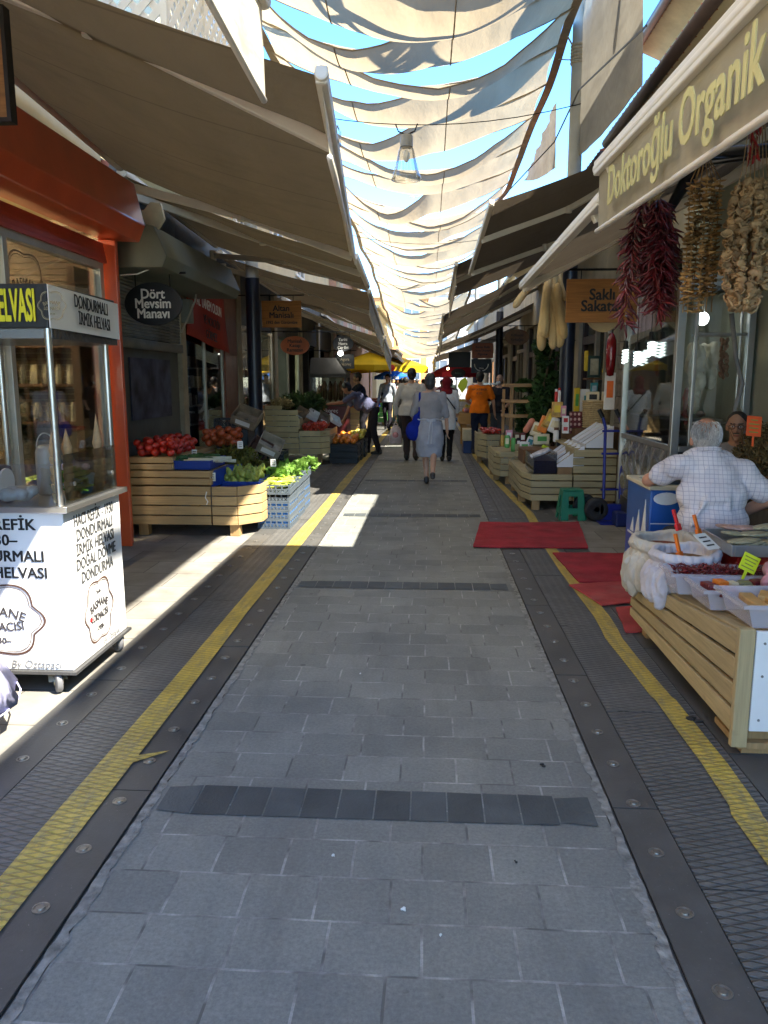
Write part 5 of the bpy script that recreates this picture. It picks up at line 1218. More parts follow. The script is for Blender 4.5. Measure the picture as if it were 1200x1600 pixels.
# ---- parasols
def parasol(label, x, y, za, zr, r, mat, n=8, logo_=None, cat='parasol', pole=True):
    t = thing('parasol', label, cat, (x, y, 0))
    q = MB(); k = 5; vs = []
    def f(u, v):
        a = 2*math.pi*u; m_ = (u*n) % 1; chord = math.cos(math.pi/n)/math.cos((m_-.5)*2*math.pi/n)
        rr = r*v*chord; z = za-(za-zr)*(v**1.15)-.06*r*math.sin(math.pi*m_)*v*v*0
        return (x+rr*math.cos(a+.2), y+rr*math.sin(a+.2), z)
    q.grid(f, n*4, k); q.grid(lambda u, v: (f(u, 1)[0], f(u, 1)[1], zr-v*(.16+.02*math.cos(u*n*2*math.pi))*r), n*4, 1); q.build('canopy', mat, t, solid=.004)
    if pole: MB().tube([(x, y, 0), (x, y, za+.06)], .024, 10).build('pole', M('pole_wood', (.45, .33, .16), .5), t)
    q = MB()
    for i in range(n): a = 2*math.pi*i/n+.2; q.tube([(x, y, za-.04), (x+r*.97*math.cos(a), y+r*.97*math.sin(a), zr-.01)], .009, 4)
    q.build('rib', mBLK, t)
    q = MB(); q.lathe([(.2, 0), (.2, .06), (.04, .1), (.03, .3), (0, .3)], (x, y, 0), 14); q.build('foot', mBLK, t); return t
mYC = M('yellow_canvas', (.78, .52, .012), .7, .1, 3, .1, trl=.35); mBC = M('blue_canvas', (.02, .17, .62), .7, .1, 3, .1, trl=.3); mPC = M('pink_red_canvas', (.55, .03, .07), .7, .15, 3, .1, trl=.35)
t = parasol('yellow parasol with a red patch, the nearer of the two', -1.82, 24, 2.42, 2.02, 1.0, mYC)
MB().ell((-1.12, 23.35, 1.93), (.11, .012, .10), 12, 8).build('red_patch', M('red_print', (.5, .03, .01), .6), t)
parasol('second yellow parasol, farther and wider', -1.45, 29, 2.52, 2.08, 1.45, mYC)
t = parasol('blue parasol with white print below the yellow ones', -1.27, 27, 1.95, 1.70, .62, mBC)
text('Pınar Süt', mLETW, (-1.27, 26.36, 1.66), (1, 0, 0), (0, 0, 1), .13, t, .01, 1.1, .02)
parasol('pink red parasol on the right under the farthest awning', 1.05, 30, 2.28, 1.85, 1.0, mPC)
o = MB().ell(at(700, 576, Y=28.8), .045).build('light_bulb', emit('bulb_warm', (1, .7, .35), 2.5), None, smooth=True); tag(o, 'warm lit bulb in front of the pink parasol', 'bulb')
# far stalls as simple real things
for (x, y, w_, h_, mt, lb_) in ((-2.1, 22, .9, .8, mPINE, 'far pine stall under the first yellow parasol'), (-2.0, 27, 1.0, .8, mGRN, 'green draped stall under the second yellow parasol'), (-1.9, 31, .9, .8, mWPK, 'white stall near the blue parasol'), (1.5, 22.5, .9, .8, mPINE, 'far pine stall on the right under the pink parasol'), (1.5, 27, .9, .85, mWPK, 'white far stall on the right')):
    t = thing('market_table', lb_, 'stall', (x, y, 0))
    b = MB(); slat_side(b, [(x-w_/2, y), (x+w_/2, y), (x+w_/2, y+1.4)], .12, h_, 4); b.build('front', mt, t)
    MB().bb(x-w_/2, x+w_/2-.02, y+.03, y+1.4, h_-.06, h_-.03).build('top', mPINE, t)
    for (a, b2) in ((x-w_/2+.08, y+.08), (x+w_/2-.08, y+.08)): leg(t, a, b2, .12)
    nm = random.choice((red, ora, yel))
    heap(nm, 'market_fruit', x-w_/2, x+w_/2, y, y+1.2, h_-.03, .05, 40, 'fruit on the %s' % lb_, 'fruit', 'fruit on the %s' % lb_, .12)
# ================================================================ right side objects
# ---- near slatted spice stall
SX = 1.28
def ztop(y): return .36+.175*(4.72-y)/1.62
ns = thing('slatted_stall', 'near pine slat stall on the right carrying sacks and clear trays of spices', 'stall', (1.7, 3.9, 0))
b = MB(); slat_side(b, [(2.15, 4.72), (SX, 4.72)], .10, .36, 4, gap=.014)
slat_side(b, [(SX, 4.72), (SX, 3.10)], 0, 0, 4, gap=.018, taper=[(.10, .36), (.10, .545)])
b.build('slat_panel', wood('fresh_pine', (.50, .385, .20), 'H', .24, .6), ns, bevel=.003)
q = MB(); n_ = 9
for i in range(n_):
    x0 = SX+.02+i*.095; q.add([(x0, 3.1, ztop(3.1)-.012), (x0+.085, 3.1, ztop(3.1)-.012), (x0+.085, 4.7, ztop(4.7)-.012), (x0, 4.7, ztop(4.7)-.012), (x0, 3.1, ztop(3.1)+.004), (x0+.085, 3.1, ztop(3.1)+.004), (x0+.085, 4.7, ztop(4.7)+.004), (x0, 4.7, ztop(4.7)+.004)], [(0, 3, 2, 1), (4, 5, 6, 7), (0, 1, 5, 4), (1, 2, 6, 5), (2, 3, 7, 6), (3, 0, 4, 7)])
q.build('top_board', wood('fresh_pine_y', (.50, .385, .20), 'Y', .24, .6), ns, bevel=.003)
MB().bb(SX-.014, SX+.05, 3.06, 3.095, .05, .56).build('corner_post', wood('fresh_pine_v', (.50, .385, .20), 'V', .22, .6), ns, bevel=.004)
MB().bb(SX+.055, 2.15, 3.065, 3.085, .12, .55).build('white_end_panel', mWHT, ns, bevel=.003)
q = MB()
for x in (SX+.09, 1.75): 
    for z in (.17, .36, .5): q.lathe([(0, 0), (.006, 0), (.005, -.003), (0, -.003)], (x, 3.065, z), 8, 'Y')
q.build('screw', mBOLT, ns)
for (x, y) in ((SX+.10, 4.62), (2.05, 4.62)): leg(ns, x, y, .11, .09)
q = MB(); q.bb(SX+.04, SX+.26, 3.12, 3.30, .062, .12); q.bb(SX+.02, SX+.30, 3.08, 3.34, .034, .062); q.bb(SX+.05, SX+.28, 3.11, 3.31, 0, .034); q.build('stacked_foot', mPINEL, ns, bevel=.003); leg(ns, 2.0, 3.2, .12, .10)
# woven white sacks with rolled rims
mSACK = M('woven_sack', (.66, .63, .66), .75, .12, 5, .5, 90, trl=.12)
mSACK2 = M('woven_sack_cream', (.60, .56, .47), .75, .14, 5, .5, 90, trl=.12)
def sack(label, x, y, z0, r, h, mat, fill, sx=1.0, tail=True):
    t = thing('spice_sack', label, 'sack', (x, y, z0))
    prof = [(r*.75, 0), (r*1.02, .02), (r*1.12, h*.35), (r*1.06, h*.62), (r*1.0, h*.72), (r*1.07, h*.78), (r*1.12, h*.88), (r*1.06, h*.98), (r*.95, h), (r*.86, h*.96), (r*.84, h*.75), (0, h*.72)]
    q = MB(); nseg = 48; q.lathe(prof, (0, 0, 0), nseg, 'Z', sx)
    if tail:
        for k in range(5):
            a = 2.5+.32*k; L = rnd(.06, .13); p = V((r*1.02*math.cos(a), r*1.02*math.sin(a), h*.30)); q.ell(p+V((-.012, 0, -L*.35)), (.042, .055, .07+L*.5), 12, 9)
    def crease(v): 
        a = math.atan2(v[1], v[0]); z = v[2]
        d = .010*mnoise.noise(V((v[0]*16+x*3, v[1]*16+y*5, z*16)))+.012*abs(mnoise.noise(V((v[0]*9+x, v[1]*9, z*22))))+.005*math.sin(a*23+6*mnoise.noise(V((a, z*9, x))))
        rr = math.hypot(v[0], v[1])+1e-6; return (x+v[0]*(1+d/rr), y+v[1]*(1+d/rr), z0+z+mnoise.noise(V((v[0]*5, v[1]*5, 3+x)))*.03*max(0, z/h))
    o = q.build('cloth', mat, t, smooth=True); bm = bmesh.new(); bm.from_mesh(o.data); bmesh.ops.subdivide_edges(bm, edges=bm.edges[:], cuts=2, use_grid_fill=True)
    for v in bm.verts: v.co = crease(v.co)
    for f_ in bm.faces: f_.smooth = True
    bm.to_mesh(o.data); bm.free(); r_ = o.modifiers.new('smooth', 'SMOOTH'); r_.iterations = 2
    q = MB(); q.lathe([(0, h*.82), (r*.5, h*.80), (r*.88, h*.76), (r*.8, h*.70)], (x, y, z0), 24, 'Z', sx); q.build('filling', fill, t, smooth=True)
    return t
mFLAKE = M('red_flakes', (.20, .05, .02), .8, .4, 60, 1, 120); mSEED = M('brown_seeds', (.22, .12, .05), .8, .4, 60, 1, 120)
sack('nearest white woven sack with an orange scoop and a paper card', 1.40, 4.17, .42, .165, .235, mSACK, mSEED)
sack('white woven sack with red scoop at the far street corner of the spice stall', 1.42, 4.56, .38, .19, .265, mSACK2, mFLAKE)
sack('cream woven sack with orange scoop beside the old man', 1.68, 4.50, .39, .15, .27, mSACK2, mFLAKE, 1, False)
def scoop(px, py0, py1, Y, col, label):
    a, b_ = at(px, py0, Y=Y), at(px+6, py1, Y=Y-.02); t = thing('scoop', label, 'scoop', b_)
    q = MB(); q.beam(a, b_, .022, .016); q.build('handle', M('scoop_'+col, {'r': (.62, .015, .02), 'o': (.75, .16, .01)}[col], .4, .08), t, bevel=.004)
    q = MB(); q.beam(b_, b_+(b_-a)*.5, .05, .02); q.build('bowl', M('scoop_'+col, (1, 1, 1)), t, bevel=.006)
scoop(1052, 796, 818, 4.5, 'r', 'red plastic scoop standing in the far corner sack'); scoop(1084, 804, 826, 4.44, 'o', 'orange plastic scoop standing in the cream sack'); scoop(1055, 834, 862, 4.13, 'o', 'orange plastic scoop standing in the nearest sack')
price(*at(1104, 846, Y=4.1), 'creased white paper card lying in the nearest sack', -1.0, .6, (.10, .12))
# clear trays
def clearmat():
    m, n, l = nodes('clear_plastic'); o = n.new('ShaderNodeOutputMaterial'); t = n.new('ShaderNodeBsdfTransparent'); t.inputs[0].default_value = (.93, .92, .95, 1)
    p = n.new('ShaderNodeBsdfPrincipled'); p.inputs['Base Color'].default_value = (.78, .77, .80, 1); p.inputs['Roughness'].default_value = .25
    mx = n.new('ShaderNodeMixShader'); mx.inputs[0].default_value = .30; l.new(t.outputs[0], mx.inputs[1]); l.new(p.outputs[0], mx.inputs[2]); l.new(mx.outputs[0], o.inputs[0]); return m
mCLR = clearmat()
def clear_tray(label, x0, x1, y0, y1, z0, h, rz=0):
    t = thing('clear_tray', label, 'tray', ((x0+x1)/2, (y0+y1)/2, z0), rz)
    q = MB(); cx, cy, hx, hy = (x0+x1)/2, (y0+y1)/2, (x1-x0)/2, (y1-y0)/2; m = Matrix.Rotation(rz, 3, 'Z')
    def P(a, b_, z): v = m @ V((a, b_, 0)); return (cx+v.x, cy+v.y, z)
    def ring(k, z): return [P(sx*hx*k, sy*hy*k, z) for sx, sy in ((-1, -1), (1, -1), (1, 1), (-1, 1))]
    R0, R1, R2, R3 = ring(.90, z0), ring(1, z0+h), ring(1.07, z0+h+.001), ring(1.07, z0+h-.014)
    vs = R0+R1+R2+R3; fs = [(0, 1, 2, 3)]
    for k in range(3):
        for i in range(4): j = (i+1) % 4; fs.append((k*4+i, k*4+j, k*4+4+j, k*4+4+i))
    q.add(vs, fs); q.build('shell', mCLR, t, solid=.003); return t
clear_tray('clear tray of small dried red chillies next to the nearest sack', 1.23, 1.78, 3.78, 4.0, .500, .105, -.02)
clear_tray('clear tray of mixed spice packets, middle of the three trays', 1.27, 1.80, 3.47, 3.72, .515, .095, .02)
clear_tray('clear tray of yellow blocks nearest the camera', 1.31, 1.92, 3.12, 3.42, .545, .10, .02)
mCHD = M('dried_chilli', (.16, .012, .012), .35, .4, 20, .2, spec=.5, island=.35)
def chilli(b, p, d, L, r, bend):
    d = V(d).normalized(); s_ = d.cross(V((rnd(-1, 1), rnd(-1, 1), rnd(-1, 1)))).normalized()*bend*L
    b.tube([p, V(p)+d*L*.3+s_*.6, V(p)+d*L*.65+s_*.8, V(p)+d*L], [r*.6, r, r*.75, r*.12], 5)
q = MB()
for k in range(420): chilli(q, (rnd(1.27, 1.74), rnd(3.81, 3.97), .56+rnd(0, .055)), (rnd(-1, 1), rnd(-.6, .6), rnd(-.3, .5)), rnd(.03, .05), .0045, .2)
o = q.build('small_chillies', mCHD, None, smooth=True, kind='stuff'); tag(o, 'small dried red chillies filling the far clear tray', 'chillies')
mixm = [mCHD, mBLK, mCRM, M('yellow_wrap', (.7, .5, .03), .4), mMAR, mOR, mWPK, M('olive_wrap', (.2, .2, .1), .5)]
for k in range(22):
    x, y = 1.34+.42*(k % 8)/7.5, 3.50+.07*(k//8)
    o = MB().box((x, y, .585+rnd(0, .02)), (rnd(.035, .06), rnd(.05, .07), .03), rz=rnd(-.4, .4)).build('spice_packet', mixm[(k*5) % 8], None, bevel=.006); tag(o, 'small spice packet lying in the middle clear tray', 'packet', 'spice packets in the middle clear tray')
mYB = M('amber_block', (.62, .38, .14), .45, .2, 12, .1, trl=.2)
for k in range(12):
    x, y = 1.40+.07*(k % 6), 3.22+.10*(k//6)
    o = MB().box((x, y, .615+.012*(k % 3)), (.055, .11, .03), rz=rnd(-.6, .6)).build('soap_block', mYB, None, bevel=.005); tag(o, 'amber coloured block lying in the nearest clear tray', 'block', 'amber blocks in the nearest clear tray')
q = MB(); q.bb(1.60, 1.72, 3.30, 3.42, .60, .665); o = q.build('wood_block', wood('block_wood', (.50, .27, .08), 'H'), None, bevel=.004); tag(o, 'square brown wooden block on the nearest clear tray', 'block')
# neon price card
def card(px, py, Y, label, mat, sz, tilt, stick=True):
    c = at(px, py, Y=Y); m = Matrix.Rotation(tilt, 3, 'Y') @ Matrix.Rotation(-.25, 3, 'X'); t = thing('price_card', label, 'price card', c)
    q = MB(); q.box(c, (sz[0], .003, sz[1]), mat=m)
    if stick: q.box(c+m @ V((0, 0, -sz[1]*.75)), (.014, .003, sz[1]*.5), mat=m)
    q.build('card', mat, t)
    q = MB()
    for k in range(4): q.box(c+m @ V((0, -.0022, sz[1]*(.3-.2*k))), (sz[0]*rnd(.45, .8), .001, sz[1]*.06), mat=m)
    q.build('print', M('faint_print', (.25, .28, .05), .6), t); return t
mNEON = M('neon_yellow_card', (.62, .72, .02), .5, .03); mNEO = M('neon_orange_card', (.80, .11, .02), .5, .03)
card(1171, 880, 3.72, 'neon yellow price card stuck in the chilli tray', mNEON, (.085, .085), .45)
card(1178, 666, 5.45, 'neon orange price card in the dried herb bunch', mNEO, (.10, .14), .10)
# pink plastic bag and red crate behind, metal tray of leaf packets
q = MB(); 
for k in range(10): q.ell((1.70+rnd(-.09, .09), 3.62+rnd(-.05, .05), .64+rnd(-.05, .06)), (rnd(.05, .08), rnd(.04, .06), rnd(.03, .06)), 10, 7)
q.ell((1.68, 3.62, .75), (.03, .03, .05)); o = q.build('pink_bag', M('pink_stripe_bag', (.50, .24, .27), .25, .6, 18, .6, 24, trl=.25, stretch=(1, 1, .4)), None, smooth=True, remesh=.008); tag(o, 'clear bag of pink dried petals at the right edge by the trays', 'bag')
mREDB = M('red_lacquer', (.36, .012, .008), .35, .15, 4)
o = MB().bb(1.62, 2.2, 4.02, 4.35, .47, .66).build('red_box', mREDB, None, bevel=.008); tag(o, 'red box carrying the metal tray of dried packets', 'box')
mt = thing('metal_tray', 'galvanised metal tray of dried leaf packets beside the nearest sack', 'tray', (1.9, 4.15, .66))
mGALV = M('galvanised', (.34, .35, .36), .4, .15, 8, .08, metallic=.7)
q = MB(); q.bb(1.58, 2.25, 3.98, 4.40, .665, .67); q.bb(1.58, 2.25, 3.965, 3.98, .655, .715); q.bb(1.565, 1.58, 3.965, 4.40, .655, .715); q.bb(1.58, 2.25, 4.40, 4.415, .665, .72); q.build('shell', mGALV, mt, bevel=.003)
mLP = M('grey_green_leaf_pack', (.30, .28, .18), .35, .5, 26, .5, stretch=(1, 5, 1), island=.4); mLP2 = M('rosy_pack', (.38, .24, .20), .35, .4, 26, .5, island=.3)
for k in range(20):
    q = MB(); c = (1.66+.105*(k % 6)+rnd(-.02, .02), 4.06+.1*(k//7)+rnd(-.02, .02), .70+.02*(k//7)+rnd(0, .03)); q.ell(c, (.095, .05, .014), 12, 6, Matrix.Rotation(rnd(-.4, .4), 3, 'Z') @ Matrix.Rotation(rnd(-.2, .2), 3, 'Y'))
    o = q.build('leaf_packet', mLP2 if k > 15 else mLP, None, smooth=True); tag(o, 'flat packet of dried leaves in the metal tray' if k <= 15 else 'rosy packet at the back of the metal tray', 'packet', 'leaf packets' if k <= 15 else 'rosy packets')
# dried herb bunch on a basket stand
bs = thing('basket_stand', 'wicker basket on a dark crate behind the old man', 'basket', (2.45, 5.7, 0))
mWICK = M('brown_wicker', (.15, .065, .025), .6, .4, 30, .6, stretch=(1, 1, 3))
MB().bb(2.22, 2.70, 5.45, 5.95, 0, .66).build('crate', mDKWOOD, bs, bevel=.008)
q = MB()
for k in range(9): q.lathe([(.21+.008*k, .665+.025*k), (.222+.008*k, .677+.025*k), (.212+.008*k, .69+.025*k)], (2.46, 5.7, 0), 26)
for k in range(26): a = k*.2417; q.tube([(2.46+.215*math.cos(a), 5.7+.215*math.sin(a), .665), (2.46+.285*math.cos(a), 5.7+.285*math.sin(a), .90)], .008, 5)
q.build('wicker', mWICK, bs, smooth=True)
q = MB(); q.ell((2.50, 5.7, 1.02), (.20, .2, .17), 14, 9); leaf_cluster(q, (2.52, 5.68, 1.05), (.27, .25, .24), 2800, .042, .7, 1); leaf_cluster(q, (2.33, 5.62, .99), (.17, .2, .13), 1000, .042, .7, 1)
for k in range(150):
    p = V((2.48+rnd(-.25, .25), 5.6+rnd(-.15, .2), 1.0+rnd(-.1, .18))); q.tube([p, p+V((rnd(-.06, .06), rnd(-.05, .03), rnd(.02, .1)))], .002, 3, False)
o = q.build('dried_herbs', M('dried_thyme', (.13, .085, .03), .8, .5, 12, 0, island=.6), None); tag(o, 'big bushy bunch of brown dried thyme behind the old man', 'herbs')
# ---- chest freezer
fz = thing('chest_freezer', 'blue chest freezer with white sails printed on its sides', 'freezer', (1.85, 5.7, 0))
mFB = M('freezer_blue', (.010, .10, .42), .3, .25, 1.5, .03, spec=.5, coat=.3)
FX0, FX1, FY0, FY1, FH = 1.55, 2.18, 5.40, 6.02, .80
MB().bb(FX0, FX1, FY0, FY1, .06, FH).build('body', mFB, fz, bevel=.012)
q = MB(); q.bb(FX0-.012, FX1+.012, FY0-.012, FY0+.05, FH, FH+.03); q.bb(FX0-.012, FX1+.012, FY1-.05, FY1+.012, FH, FH+.03); q.bb(FX0-.012, FX0+.05, FY0+.05, FY1-.05, FH, FH+.03); q.bb(FX1-.05, FX1+.012, FY0+.05, FY1-.05, FH, FH+.03); q.build('rim', M('cream_rim', (.62, .56, .42), .45, .1), fz, bevel=.006)
MB().bb(FX0+.05, FX1-.05, FY0+.05, FY1-.05, FH+.005, FH+.02).build('glass_lid', M('frosty_lid', (.40, .48, .46), .15, .15, 3, .02, spec=.7), fz)
q = MB()
for (x, y) in ((FX0+.06, FY0+.06), (FX1-.06, FY0+.06), (FX0+.06, FY1-.06), (FX1-.06, FY1-.06)): q.bb(x-.03, x+.03, y-.03, y+.03, 0, .06)
q.build('foot', mBLK, fz)
mSAILW = M('printed_white', (.66, .68, .68), .5, .12, 9)
q = MB()
def tri(px, y0, y1, y2, zz0, zz1): q.prism([(y0, zz0), (y1, zz0), (y2, zz1)], 'X', FX0-.004, FX0-.001)
tri(0, 5.46, 5.58, 5.50, .46, .72); tri(0, 5.62, 5.74, 5.66, .44, .62); tri(0, 5.78, 5.88, 5.81, .43, .54)
q.bb(FX0-.004, FX0-.001, 5.42, 5.95, .405, .42)
q.prism([(1.83, .58), (1.94, .58), (1.95, .66), (1.92, .64), (1.91, .70), (1.89, .66), (1.87, .66), (1.86, .70)], 'Y', FY0-.004, FY0-.001); q.bb(FX0+.01, FX1, FY0-.004, FY0-.001, .56, .566); q.build('sail_print', mSAILW, fz)
q = MB(); q.ell((1.66, FY0-.001, .74), (.09, .003, .045), 16, 8); o = q.build('cloud_print', M('cloud_white', (.6, .66, .72), .5), fz, smooth=True)
text('E', mSAILW, (FX0-.002, 5.80, .29), (0, -1, 0), (0, 0, 1), .22, fz, .002, 1, .01)
q = MB(); q.bb(1.68, 1.80, 5.55, 5.62, FH+.021, FH+.05); q.ell((1.72, 5.58, FH+.06), (.03, .03, .02)); o = q.build('metal_clip', M('dark_blue_steel', (.08, .10, .14), .3, .2, metallic=.5), None, bevel=.006); tag(o, 'small dark metal tool lying on the freezer lid', 'tool')
# ---- steel and glass meat cabinet
mc = thing('glass_cabinet', 'tall steel framed glass cabinet hung with tripe and lit by spiral bulbs', 'cabinet', (2.45, 7.8, 0))
MX0, MX1, MY0, MY1, MZ = 2.15, 2.74, 6.9, 8.7, 2.40
q = MB()
for (x, y, w_) in ((MX0, MY0, .07), (MX0, MY1, .06), (MX1, MY0, .06), (MX1, MY1, .05)): q.bb(x-w_/2, x+w_/2, y-w_/2, y+w_/2, 0, MZ)
for z in (.96, 2.36): q.bb(MX0-.02, MX0+.02, MY0+.04, MY1-.03, z-.025, z+.025); q.bb(MX0+.04, MX1-.03, MY0-.02, MY0+.02, z-.025, z+.025)
q.bb(MX0+.12, MX0+.15, MY0-.015, MY0+.015, .985, 2.335); q.bb(MX0+.15, MX1-.03, MY0-.012, MY0+.012, 1.93, 1.955); q.bb(MX0+.15, MX1-.03, MY0-.012, MY0+.012, 1.18, 1.20); q.bb(MX1-.09, MX1-.07, MY0-.012, MY0+.012, .985, 2.335)
q.build('steel_frame', M('satin_steel', (.40, .39, .36), .3, .12, 5, .05, 60, metallic=.85), mc, bevel=.005)
q = MB(); q.grid(lambda u, v: (MX0-.004+.012*math.sin(u*40+3*math.sin(v*7)), MY0+.05+(MY1-MY0-.08)*u, .30+.63*v), 40, 10); q.build('wavy_panel', M('polished_sheet', (.55, .54, .5), .18, .15, 4, .2, 8, metallic=.9), mc, smooth=True)
q = MB(); q.bb(MX0+.04, MX1-.03, MY0-.01, MY0+.01, .05, .93); q.bb(MX0-.01, MX0+.01, MY0+.05, MY1-.03, .05, .3); q.bb(MX0+.04, MX1-.03, MY0+.03, MY1-.03, .93, .95); q.build('lower_panel', M('dark_steel', (.07, .068, .065), .35, .2, metallic=.5), mc)
q = MB(); q.bb(MX0-.003, MX0+.003, MY0+.04, MY1-.03, .985, 2.33); q.bb(MX0+.04, MX1-.03, MY0-.003, MY0+.003, .985, 2.33); q.build('glass', mGL, mc)
MB().bb(MX1-.01, MX1, MY0+.03, MY1-.03, .95, 2.36).build('back_panel', M('green_grey_back', (.30, .31, .25), .4, .2, 3), mc)
MB().bb(MX0+.03, MX1-.03, MY1-.03, MY1-.02, .95, 2.36).build('end_panel', M('green_grey_back', (.3, .3, .25)), mc)
MB().bb(MX0-.03, MX1+.03, MY0-.03, MY1+.03, MZ, MZ+.03).build('roof', mSTEEL, mc)
q = MB(); q.tube([(MX0+.2, MY0+.3, 1.95), (MX1-.02, MY0+.3, 1.95)], .012, 8); q.bb(MX0+.05, MX1-.05, MY0+.35, MY1-.1, 1.19, 1.205); q.build('rail_and_shelf', mSTEEL, mc)
def cfl(x, y, z, label, s_=1.0):
    t = thing('spiral_bulb', label, 'bulb', (x, y, z+.12), 0, 'spiral bulbs lit in the glass cabinet')
    MB().lathe([(0, .16), (.022, .16), (.024, .11), (.03, .09), (.03, .07), (0, .07)], (x, y, z), 12).build('cap', mBLK, t, smooth=40)
    q = MB(); q.tube([(x+.026*math.cos(a*.6), y+.026*math.sin(a*.6), z+.065-.0028*a) for a in range(50)], .008, 6); q.build('spiral', emit('cfl_white', (.82, 1, .95), .45), t, smooth=True)
    q = MB(); q.tube([(x, y, z+.16), (x, y, MZ)], .004, 5); q.build('cord', mBLK, t)
cfl(*at(977, 552, Y=8.35)-V((0, 0, .03)), 'leftmost lit spiral bulb in the glass cabinet'); cfl(*at(995, 555, Y=8.2)-V((0, 0, .03)), 'second lit spiral bulb from the left in the cabinet'); cfl(*at(1017, 540, Y=7.7)-V((0, 0, .03)), 'brightest spiral bulb, hung higher in the cabinet'); cfl(*at(1034, 541, Y=7.55)-V((0, 0, .03)), 'rightmost spiral bulb, half hidden by the steel post')
t = thing('globe_bulb', 'large white bulb glowing above the hanging tripe', 'bulb', at(1098, 498, Y=7.25))
c = at(1098, 498, Y=7.25); MB().ell(c, (.055, .055, .06)).build('globe', emit('globe_white', (.95, 1, .98), .8), t, smooth=True); MB().tube([c+V((0, 0, .05)), c+V((0, 0, .3))], .012, 8).build('holder', mWHT, t)
mTRIPE = M('tripe', (.60, .55, .40), .55, .14, 14, .9, 26)
def tripe(label, px, py0, py1, Y, n, wd):
    a, b_ = at(px, py0, Y=Y), at(px, py1, Y=Y); q = MB(); L = a.z-b_.z
    for k in range(n):
        u = (k+.5)/n; w_ = wd*math.sin(math.pi*min(1, .18+u*.9))**.7*(1-.45*u)
        for j in range(4): q.ell((a.x+rnd(-w_, w_), Y+rnd(-.05, .05), a.z-L*u), (rnd(.025, .05), rnd(.025, .05), rnd(.04, .08)), 9, 7)
    q.tube([a+V((0, 0, .05)), a-V((0, 0, L*.3))], .012, 6)
    o = q.build('hanging_tripe', mTRIPE, None, remesh=.012, sm=2); tag(o, label, 'tripe', 'tripe in the glass cabinet')
tripe('long cream coloured tripe hanging left in the glass cabinet', 1090, 540, 640, 7.2, 11, .08); tripe('shorter cream coloured tripe hanging right in the glass cabinet', 1112, 542, 600, 7.25, 8, .08)
mMEAT = M('red_meat', (.22, .03, .025), .35, .5, 12, .4, spec=.6)
for (px, y0, y1, Y, lb_) in ((1056, 565, 665, 7.2, 'dark red meat strip beside the inner bar'), (1072, 610, 660, 7.5, 'short red meat strip below the tripe'), (1026, 550, 585, 8.0, 'pinkish meat piece under the bulbs')):
    a, b_ = at(px, y0, Y=Y), at(px, y1, Y=Y); q = MB(); k = 9
    for i in range(k): q.ell(a.lerp(b_, i/(k-1))+V((rnd(-.012, .012), rnd(-.01, .01), 0)), (rnd(.022, .04), .03, (a.z-b_.z)/k*.9), 9, 6)
    o = q.build('hanging_meat', mMEAT, None, remesh=.012, sm=1); tag(o, lb_+' in the glass cabinet', 'meat', 'meat in the glass cabinet')
a, b_ = at(1131, 530, Y=7.1), at(1131, 590, Y=7.1); q = MB(); 
for i in range(60): q.ell(a.lerp(b_, rnd(0, 1))+V((rnd(-.035, .035), rnd(-.03, .03), 0)), (.014, .014, .02), 6, 5)
o = q.build('dried_string', M('pink_brown_dry', (.32, .17, .12), .7, .4, 20), None, smooth=True); tag(o, 'string of small pinkish dried pieces at the right of the cabinet', 'string')
q = MB()
for k in range(14): q.ell((2.25+rnd(0, .4), 7.35+rnd(0, 1.1), 1.235), (.05, .06, .03), 9, 6)
o = q.build('offal_pile', M('pale_offal', (.5, .32, .25), .4, .4, 14, .4), None, smooth=True, kind='stuff'); tag(o, 'pale offal pieces lying on the cabinet shelf', 'offal')
wt = thing('weighing_scale', 'steel shop scale seen through the cabinet glass', 'scale', (2.4, 7.7, .96))
q = MB(); q.bb(2.28, 2.52, 7.5, 7.8, .955, 1.02); q.lathe([(0, 1.06), (.15, 1.07), (.16, 1.085), (0, 1.08)], (2.40, 7.65, 0), 20); q.tube([(2.4, 7.65, 1.02), (2.4, 7.65, 1.07)], .03, 8); q.build('body', mSTEEL, wt, bevel=.005)
# ---- hanging strings of dried peppers and aubergines
def hang(name, label, cat, mat, fn, top, group=None):
    t = thing(name, label, cat, top); q = MB(); fn(q); q.build('pieces', mat, t, smooth=True, kind=None); return t
c = at(1019, 305, Y=4.6); zt, zb = c.z-.02, at(1012, 490, Y=4.6).z
def peppers(q):
    strands = [(rnd(-.085, .12), rnd(-.12, .12), rnd(.0, .16)) for _ in range(9)]+[(-.085, 0, -.07), (.06, -.05, -.03)]
    for (dx, dy, sh) in strands:
        n_ = 86
        for k in range(n_):
            u = k/n_; z = zt-(zt-zb-sh)*u; spread = min(1, .35+u*2.2)
            a = rnd(0, 6.28); p = (c.x+dx*spread+.012*math.cos(a)+.035*(-u if dx < 0 else 0), c.y+dy*spread+.012*math.sin(a), z)
            chilli(q, p, (math.cos(a), math.sin(a), -rnd(.35, 1.5)), rnd(.07, .115), .0078, rnd(.08, .3))
t = hang('chilli_string', 'big bunch of dark red dried chillies hanging below the lettered valance', 'chillies', M('dark_red_chilli', (.115, .010, .014), .32, .45, 12, .25, 50, spec=.55, island=.5), peppers, (c.x, c.y, zt))
q = MB(); q.tube([(c.x, c.y, zt-.05), (c.x, c.y, zt+.24)], .006, 5)
for k in range(50): q.tube([(c.x+rnd(-.05, .05), c.y+rnd(-.05, .05), zt-rnd(0, .06)), (c.x+rnd(-.06, .06), c.y+rnd(-.06, .06), zt+rnd(.02, .08))], .0022, 4)
q.build('straw_tie', M('straw', (.36, .27, .13), .8, .3), t)
